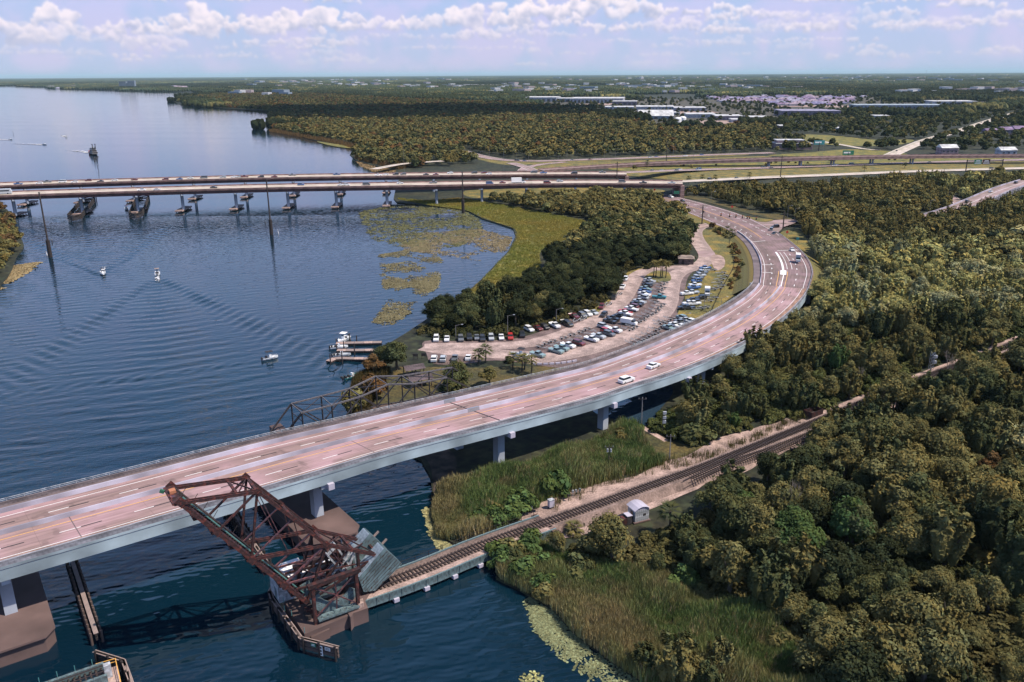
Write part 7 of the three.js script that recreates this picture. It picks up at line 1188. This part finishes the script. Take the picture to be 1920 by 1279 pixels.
{ // low timber rail and a fence at the car park
  const c = Course.line(GS([[1378, 432], [1368, 455], [1374, 478], [1376, 500], [1366, 520], [1352, 545], [1340, 570], [1328, 588], [1312, 584]], LAND + 0.1), 0.2, 2), t = thing('low_fence', 'long low dark fence winding down the grass beside the right row', 'fence'); c.beam(new MB(), -0.4, 0.4, 0.5, 0.7).build('rail', M.woodDark, t); for (let s = 0; s < c.len; s += 2.6) new MB().bar(c.at(s, 0, -0.2), c.at(s, 0, 0.85), 0.16).build('post', M.woodDark, t);
  const c2 = Course.line(GS([[1000, 684], [1030, 684], [1062, 681], [1085, 677]], LAND), 0.2, 2), t2 = thing('low_wall', 'row of pale concrete blocks edging the lot beside the road bridge', 'low wall'); for (let s = 0; s < c2.len; s += 2) new MB().box(c2.at(s, 0, 0.3), 1.5, 0.6, 0.5, c2.turn(s)).build('block', M.barrier, t2);
}
// ---------------------------------------------------------------- single trees, palms and bare trees
{
  const single = (x, y, yt, kind, toneName, label, w = 1.15, v = 0) => { const p = G(x, y, LAND); plantTree({ p, h: heightAt(p, yt), kind, v, tone: toneName, turn: x, zone: '', label, w }); };
  single(744, 694, 628, 'broad', 'deep', 'large round dark tree on the lawn between docks and car park', 1.15, 1); single(722, 690, 640, 'broad', 'deep', 'smaller dark tree leaning to the docks beside the large round one', 1.1, 2); single(700, 705, 655, 'broad', 'rust', 'brownish bush right at the landing end of the docks', 1.2, 0); single(695, 745, 700, 'shrub', 'rust', 'rusty low bush on the bank beside the teal boat', 0.8); single(668, 772, 728, 'shrub', 'olive', 'olive bush on the bank below the old truss', 0.8, 1);
  single(862, 728, 672, 'broad', 'deep', 'green tree left of a pair behind the road bridge parapet', 1.1, 3); single(918, 722, 678, 'broad', 'olive', 'golden green tree right of a pair behind the road bridge parapet', 1.2, 0); single(845, 742, 705, 'shrub', 'deep', 'dark shrub over the end of the old truss', 0.8); single(955, 680, 668, 'shrub', 'dark', 'clipped dark hedge beside the car park palms', 1.1);
  single(1050, 1040, 990, 'broad', 'olive', 'small olive tree at the railway bank edge', 0.9, 1); single(1045, 925, 880, 'shrub', 'fresh', 'bright green bush among the reeds below the road bridge', 0.8); single(990, 955, 922, 'shrub', 'fresh', 'bright green bush in the reeds beside the white marker', 0.9, 1); single(930, 985, 950, 'shrub', 'fresh', 'low green bush at the lower end of the reed bed', 0.8);
  const pc = [0, 1, 2].map((i) => palmCrown(171 + i)), palm = (x, y, yt, label, tn = 'olive', s = 1) => { const b = G(x, y, LAND), t = thing('palm_tree', label, 'palm tree', b), h = heightAt(b, yt), k = rng(Math.round(x)); new MB().tube(V(0, -0.3, 0), V(0.2, h * 0.5, 0), 0.26, 0.2, 7).tube(V(0.2, h * 0.5, 0), V(0.1, h, 0.1), 0.2, 0.22, 7).build('trunk', M.bark, t); const c = put(pc[Math.floor(k() * 3)], 'crown', leafOf(TONE[tn]), t); c.position.set(0.1, h, 0.1); c.rotation.y = k() * 6; c.scale.setScalar(1.25 * s); };
  [[1225, 520, 494, 'first'], [1229, 522, 495, 'second'], [1238, 520, 493, 'third'], [1241, 521, 492, 'fourth'], [1248, 522, 496, 'fifth']].forEach(([x, y, t, o]) => palm(x, y, t, `tall palm on the car park island, ${o} from the left`, 'gold'));
  [[961, 691, 668, 'first'], [978, 699, 672, 'second'], [983, 694, 671, 'third'], [996, 702, 674, 'fourth']].forEach(([x, y, t, o]) => palm(x, y, t, `palm beside the road bridge below the lot, ${o} from the left`, 'olive', 0.95));
  palm(897, 684, 664, 'bushy palm on the lawn, left of two', 'deep', 1.2); palm(910, 680, 655, 'bushy palm on the lawn, right of two', 'deep', 1.2); palm(1253, 1004, 958, 'palm standing at the edge of the dark wood by the railway hut', 'deep', 1.2); palm(1075, 1000, 990, 'short palm at the sandy edge of the south wood', 'olive');
  [[1291, 345, 334], [1316, 343, 331], [1340, 344, 332], [1405, 338, 327], [1213, 316, 304], [1362, 440, 430], [1372, 447, 436], [1620, 322, 313], [1696, 316, 308]].forEach(([x, y, t], i) => palm(x, y, t, `small dark palm by the highway, ${ORD[i]} in a scattered line`, 'deep', 1.3));
  const bare = (x, y, yt, label) => { const b = G(x, y, LAND), h = heightAt(b, yt), r = rng(x), t = thing('bare_tree', label, 'tree', b), mb = new MB(); mb.tube(V(0, -0.3, 0), V(0, h * 0.3, 0), h * 0.022, h * 0.017, 6); const twigs = (p, d, l, w, n) => { const q = p.clone().addScaledVector(d, l); mb.tube(p, q, w, w * 0.6, 4); if (n) for (let i = 0; i < 3; i++) twigs(q, d.clone().add(V(r() - 0.5, 0.25 + 0.2 * r(), r() - 0.5).multiplyScalar(0.9)).normalize(), l * (0.6 + 0.2 * r()), w * 0.6, n - 1); }; const bk = M.barkPale; for (let i = 0; i < 5; i++) twigs(V(0, h * (0.12 + 0.05 * i), 0), V((r() - 0.5) * 0.9, 1, (r() - 0.5) * 0.9).normalize(), h * 0.28, h * 0.013, 3); mb.build('branches', bk, t); };
  bare(1473, 985, 905, 'tall bare grey tree rising in the middle of the dark wood'); bare(1520, 975, 925, 'smaller bare tree right of the tall grey one'); bare(1775, 705, 660, 'spreading bare tree beside the lattice signal tower'); bare(1612, 720, 690, 'thin bare tree above the railway in the right wood'); bare(1750, 905, 860, 'bare pale branches among the upper dark wood');
}
// ---------------------------------------------------------------- buildings beyond the river
function building(label, cat, x0, x1, yb, yt, depth, wall, roof, { windows = 0, storeys = 1, gable = false, name = 'warehouse', slope = 0.4, doors = 0 } = {}) {
  const a = G(x0, yb, LAND), b = G(x1, yb, LAND), w = a.distanceTo(b), c = a.clone().lerp(b, 0.5), h = Math.max(3.2, heightAt(c, yt)), t = thing(name, label, cat, c, aim(a, b)), H4 = h - 0.3;
  const at = (y) => V(0, y, -depth / 2);
  new MB().box(at(H4 / 2), w, H4, depth).build('wall', wall, t);
  if (gable) { const m = new MB(), hw = w / 2 + 0.5, rise = depth * 0.22; m.quad(V(-hw, H4, 0.5), V(hw, H4, 0.5), V(hw, H4 + rise, -depth / 2), V(-hw, H4 + rise, -depth / 2)); m.quad(V(hw, H4, -depth - 0.5), V(-hw, H4, -depth - 0.5), V(-hw, H4 + rise, -depth / 2), V(hw, H4 + rise, -depth / 2)); for (const s of [-1, 1]) m.tri(V(s * hw * 0.99, H4, 0), V(s * hw * 0.99, H4, -depth), V(s * hw * 0.99, H4 + rise, -depth / 2)); m.build('roof', roof, t); }
  else new MB().hexa([V(-w / 2 - 0.6, H4, 0.6), V(w / 2 + 0.6, H4, 0.6), V(w / 2 + 0.6, H4, -depth - 0.6), V(-w / 2 - 0.6, H4, -depth - 0.6), V(-w / 2 - 0.6, H4 + 0.5, 0.6), V(w / 2 + 0.6, H4 + 0.5, 0.6), V(w / 2 + 0.6, H4 + 0.5 + slope, -depth - 0.6), V(-w / 2 - 0.6, H4 + 0.5 + slope, -depth - 0.6)]).build('roof', roof, t);
  for (let s = 0; s < storeys; s++) for (let i = 0; i < windows; i++) { const y = (H4 * (s + 0.55)) / storeys, ww = Math.min(2.4, (w / windows) * 0.55), f = new MB().box(V(-w / 2 + ((i + 0.5) * w) / windows, y, 0.05), ww, Math.min(1.7, (H4 / storeys) * 0.5), 0.12).build('window', M.steelPale, t); new MB().box(V(-w / 2 + ((i + 0.5) * w) / windows, y, 0.1), ww - 0.3, Math.min(1.4, (H4 / storeys) * 0.42), 0.1).build('pane', M.glass, f); }
  for (let i = 0; i < doors; i++) new MB().box(V(-w / 2 + ((i + 0.5) * w) / doors, H4 * 0.33, 0.06), (w / doors) * 0.5, H4 * 0.66, 0.14).build('loading_door', M.steel, t);
  return t;
}
{
  const wl = withMap(lin(0.55, 0.56, 0.62), T.streak, 0.8), wb = withMap(lin(0.30, 0.36, 0.46), T.streak, 0.8), wm = withMap(lin(0.30, 0.235, 0.29), T.streak, 0.8), wp = withMap(lin(0.44, 0.31, 0.33), T.streak, 0.85), br = withMap(lin(0.27, 0.16, 0.13), T.streak, 0.9), rw = withMap(lin(0.72, 0.72, 0.74), T.mottle, 0.7), rb = withMap(lin(0.42, 0.50, 0.58), T.mottle, 0.7), rl = withMap(lin(0.36, 0.34, 0.48), T.mottle, 0.8), rp = withMap(lin(0.28, 0.20, 0.34), T.mottle, 0.9);
  const B = (...a) => building(...a);
  B('long white warehouse farthest left in the industrial town', 'warehouse', 985, 1043, 191, 182.5, 120, wl, rw, { doors: 6 }); B('pale blue warehouse joined to the white one at left', 'warehouse', 1044, 1068, 191.5, 184.5, 90, wb, rw, { doors: 3 }); B('longest white warehouse with a row of dock doors', 'warehouse', 1068, 1168, 193.5, 184.5, 150, wl, rw, { doors: 14 });
  B('mauve hall with dark openings before the long warehouse', 'hall', 1148, 1194, 198, 190, 60, wm, rw, { doors: 5 }); B('low white shed at the left of the second row', 'shed', 1076, 1112, 205, 199.5, 50, wl, rw, { doors: 4 }); B('long white shed in the second row', 'shed', 1134, 1188, 207, 200.5, 60, wl, rw, { doors: 7 }); B('white factory with arched windows in the second row', 'factory', 1193, 1264, 207.5, 200, 80, wl, rw, { windows: 12 }); B('blue sided shed at the right of the second row', 'shed', 1264, 1324, 209.5, 202, 70, wb, rw, { doors: 6 });
  B('flat white depot in the third row', 'depot', 1165, 1275, 216, 211, 50, wl, rw, { doors: 9 }); B('blue white gabled store in the third row', 'store', 1197, 1263, 224, 217, 50, wb, rw, { gable: true, doors: 5 }); B('white flat roofed works above the tanks', 'works', 1287, 1342, 222, 214, 60, wl, rw, { windows: 8 }); B('broad grey white works right of the tanks', 'works', 1342, 1392, 226, 217.5, 60, wm, rw, { windows: 8 }); B('white roofed works nearest to the wood', 'works', 1372, 1405, 230, 224, 40, wl, rw, { doors: 3 }); B('white roofed store at the edge of the town trees', 'store', 1402, 1442, 224.5, 219.5, 50, wl, rw, { doors: 4 });
  B('large lavender roofed warehouse with trees before it', 'warehouse', 1465, 1576, 219, 208, 90, wm, rl, { doors: 8 }); B('very long pale blue warehouse along the right of the town', 'warehouse', 1604, 1772, 205, 197, 70, wb, rb, { doors: 22 }); B('pinkish white hall behind the very long warehouse', 'hall', 1750, 1832, 196.5, 190, 90, wl, rw, { doors: 6 }); B('white roofed office among the suburb trees', 'office', 1640, 1668, 224, 217, 30, wl, rw, { windows: 8 }); B('low brick building at the edge of the field', 'house', 1462, 1504, 243, 236, 25, br, rw, { windows: 9, name: 'brick_building' });
  const pk = B('low pink two-tiered building with white roof before the wood', 'building', 1455, 1523, 280.5, 269, 22, wp, rw, { windows: 7, name: 'office_building', slope: 0.2 }); new MB().box(V(-4, 8.6, -12), 32, 4.2, 16).build('upper_storey', wp, pk); new MB().box(V(-4, 10.9, -12), 34, 0.6, 18).build('upper_roof', rw, pk);
  B('purple roofed house at the right edge, left of three', 'house', 1850, 1876, 254, 246, 18, wm, rp, { gable: true, windows: 3, name: 'house' }); B('purple roofed house at the right edge, middle of three', 'house', 1878, 1900, 252, 243, 18, wm, rp, { gable: true, windows: 3, name: 'house' }); B('purple roofed house at the right edge, right of three', 'house', 1902, 1935, 251, 241, 18, wm, rp, { gable: true, windows: 4, name: 'house' });
  B('cream house with broad pale roof behind the overpass', 'house', 1765, 1796, 291, 277, 16, wp, rw, { gable: true, windows: 4, name: 'house' }); B('white house at far right behind the overpass', 'house', 1876, 1906, 293, 281, 14, wl, rw, { gable: true, windows: 3, name: 'house' }); B('white store beside the avenue', 'store', 1560, 1592, 246, 240, 18, wl, rw, { windows: 5, name: 'store' });
  for (const [x, y, l] of [[1271, 231, 'left'], [1280, 229, 'right']]) { const p = G(x, y, LAND), t = thing('storage_tank', `white domed storage tank beside the railway sidings, ${l} of two`, 'tank', p); put(new THREE.CylinderGeometry(6.5, 6.5, 8, 18).translate(0, 4, 0), 'shell', M.white, t); put(new THREE.SphereGeometry(6.5, 18, 8, 0, 6.3, 0, 1.57).scale(1, 0.45, 1).translate(0, 8, 0), 'dome', M.white, t); }
  // far buildings showing as pale specks in the forest
  [[1172, 1212, 160, 157.4, 'long pale'], [1320, 1352, 158.5, 155.5, 'pale'], [1356, 1372, 157, 154.5, 'small white'], [1368, 1403, 164, 159.5, 'blue white gabled'], [930, 962, 171, 168.5, 'white'], [722, 748, 164, 162, 'long white'], [798, 814, 163, 160.5, 'small white'], [868, 892, 163, 158.5, 'white stepped'], [898, 948, 163, 159, 'broad white'], [552, 562, 147.6, 146, 'tiny white'], [611, 624, 148, 146.4, 'tiny pale'], [1000, 1025, 174, 171, 'cream'], [1240, 1255, 167, 165, 'tiny blue'], [1520, 1546, 173, 170, 'lavender'], [1575, 1600, 177, 172.5, 'pink white'], [1612, 1640, 175, 171, 'lilac roofed'], [1745, 1775, 182, 178.5, 'white'], [1780, 1830, 173, 169.5, 'pale blue'], [1852, 1880, 168, 165.5, 'small blue'], [1900, 1935, 170, 167, 'blue white'], [1648, 1662, 141.5, 139.8, 'faint'], [842, 860, 193.5, 190.5, 'pink'], [1110, 1150, 180, 176, 'blue white'], [1450, 1470, 151, 149, 'tiny'], [1476, 1490, 166.5, 164, 'pale']].forEach(([x0, x1, yb, yt, l], i) => B(`${l} building far off in the forest, ${ORD[i]} of the scattered ones`, 'building', x0, x1, yb, yt, 60, wl, rw, { name: 'far_building' }));
  // housing estate of lilac roofs
  const r = rng(120), hn = {}; let k = 0; const proto = {}; const tones = [rp, rl, withMap(lin(0.42, 0.33, 0.42), T.mottle, 0.9), withMap(lin(0.24, 0.22, 0.40), T.mottle, 0.9)], nm = ['purple', 'lavender', 'pinkish lilac', 'bluish violet'];
  const houseOf = (q) => (proto[q] ??= (() => { const o = new THREE.Group(); o.name = 'house'; new MB().box(V(0, 2.2, 0), 30, 4.4, 15).build('wall', wl, o); new MB().hexa([V(-16, 4.4, 8.5), V(16, 4.4, 8.5), V(16, 4.4, -8.5), V(-16, 4.4, -8.5), V(-9, 9, 0.4), V(9, 9, 0.4), V(9, 9, -0.4), V(-9, 9, -0.4)]).build('roof', tones[q], o); return o; })());
  for (let y = 182; y < 199; y += 1.9) for (let x = 1330 + (y - 182) * 3; x < 1618 - (y - 182) * 3.2; x += 11 + 10 * r()) { if (k >= 170 || r() < 0.12 || (x < 1440 && y > 193)) continue; const q = Math.floor(r() * 4), p = G(x + r() * 6, y + r() * 1.4, LAND), o = houseOf(q).clone(); o.name = numbered('house'); o.position.copy(p); o.rotation.y = (r() - 0.5) * 1.2; o.scale.setScalar(0.85 + 0.4 * r()); scene.add(o); const kk = `${q} ${y.toFixed(1)}`; hn[kk] = (hn[kk] ?? -1) + 1; tag(o, `${nm[q]} roofed house, ${ORD[hn[kk]]} such from the left in the ${ORD[Math.round((y - 182) / 1.9)]} row of the estate`, 'house', 'roofs of the far housing estate'); k++; }
  // towers on the horizon
  const tw = G(240, 165.5, LAND), t = thing('tower_block', 'pale twin apartment tower on the far lake shore', 'tower', tw); new MB().box(V(-34, 26, 0), 56, 52, 30).build('tower', wb, t); new MB().box(V(34, 29, 0), 56, 58, 30).build('tower', wb, t); for (const x of [-34, 34]) for (let y = 8; y < 50; y += 8) new MB().box(V(x, y, 15.1), 50, 3, 0.3).build('window_band', M.glass, t);
  for (const [x, y, yt, l] of [[1453, 137, 132.5, 'left'], [1459, 137, 132, 'right']]) { const p = G(x, 137.8, LAND); void y; const o = thing('cooling_stack', `faint stack on the horizon, ${l} of two`, 'tower', p); put(new THREE.CylinderGeometry(40, 60, heightAt(p, yt), 12), 'shaft', wb, o); o.position.y = heightAt(p, yt) / 2; }
  { const p = G(1736.5, 137.6, LAND), o = thing('water_tower', 'slender water tower standing alone on the horizon', 'tower', p), h = heightAt(p, 130.5); put(new THREE.CylinderGeometry(8, 12, h, 8).translate(0, h / 2, 0), 'shaft', wb, o); put(new THREE.SphereGeometry(26, 12, 8).translate(0, h, 0), 'tank', wb, o); }
  for (const [x0, x1, y, n] of [[95, 190, 167, 16], [325, 352, 168, 5], [272, 300, 162, 5]]) for (let i = 0; i < n; i++) { const p = G(lerp(x0, x1, (i + r() * 0.8) / n), y - r() * 3.5, LAND), o = houseOf(i % 2 ? 2 : 1).clone(); o.name = numbered('house'); o.position.copy(p); o.rotation.y = r(); o.scale.setScalar(1.2 + r()); scene.add(o); tag(o, `pale house on the far lake shore, ${ORD[i]} from the left ${n > 9 ? 'on the low point' : y > 165 ? 'right of the tower block' : 'behind the tower block'}`, 'house', 'houses on the far shore'); }
}

{ // pale roofs scattered through the far forest, too small and many to tell apart
  const r = rng(131), g = new MB().box(V(0, 5, 0), 34, 10, 20).geo(), list = [];
  for (let i = 0; i < 1500 && list.length < 300; i++) { const d = 3300 * Math.exp(r() * 1.7), x = (r() * 1.0 - 0.32) * d, z = -d; if (!inside(Z.land, x, z) || fbm(x * 0.0009, z * 0.0006 + 3, 3) < 0.02 || inside(townPoly, x, z)) continue; list.push([x, z, 0.6 + 1.1 * r() + d / 12000, r()]); }
  const im = new THREE.InstancedMesh(g, std(0xffffff, 0.8), list.length), q = new THREE.Quaternion(), m4 = new THREE.Matrix4(), c = new THREE.Color();
  list.forEach(([x, z, s, t], i) => { im.setMatrixAt(i, m4.compose(V(x, 9, z), q.setFromAxisAngle(V(0, 1, 0), t * 3), V(s * (0.5 + t), s * 0.8, s))); im.setColorAt(i, t < 0.5 ? c.setRGB(0.42, 0.43, 0.46) : t < 0.8 ? c.setRGB(0.36, 0.29, 0.30) : c.setRGB(0.2, 0.25, 0.32)); });
  im.name = 'far_roofs'; tag(im, 'pale roofs scattered through the forest towards the horizon', null, null, 'stuff'); scene.add(im);
}
{ // unseen heap cloud above the frame, placed to shade the lakeside wood
  const r = rng(141), c0 = G(730, 212, 0), up = 1250, c = c0.clone().addScaledVector(TO_SUN, up / TO_SUN.y), n = 420, im = new THREE.InstancedMesh(new THREE.IcosahedronGeometry(1, 2), std(lin(0.85, 0.85, 0.87), 1), n), m4 = new THREE.Matrix4(), q = new THREE.Quaternion();
  for (let i = 0; i < n; i++) { const a = r() * 6.283, d = Math.sqrt(r()), s = 46 * (1.25 - d) + 16 * r(); im.setMatrixAt(i, m4.compose(V(c.x + Math.cos(a) * d * 560, c.y + 110 * r() * (1 - d) + s * 0.4, c.z + Math.sin(a) * d * 420), q, V(s * 1.3, s * 0.7, s * 1.2))); }
  im.name = 'unseen_cloud'; im.castShadow = true; tag(im, 'unseen cumulus above the frame, shading the lakeside wood', null, null, 'stuff'); scene.add(im);
}

renderer.render(scene, camera);
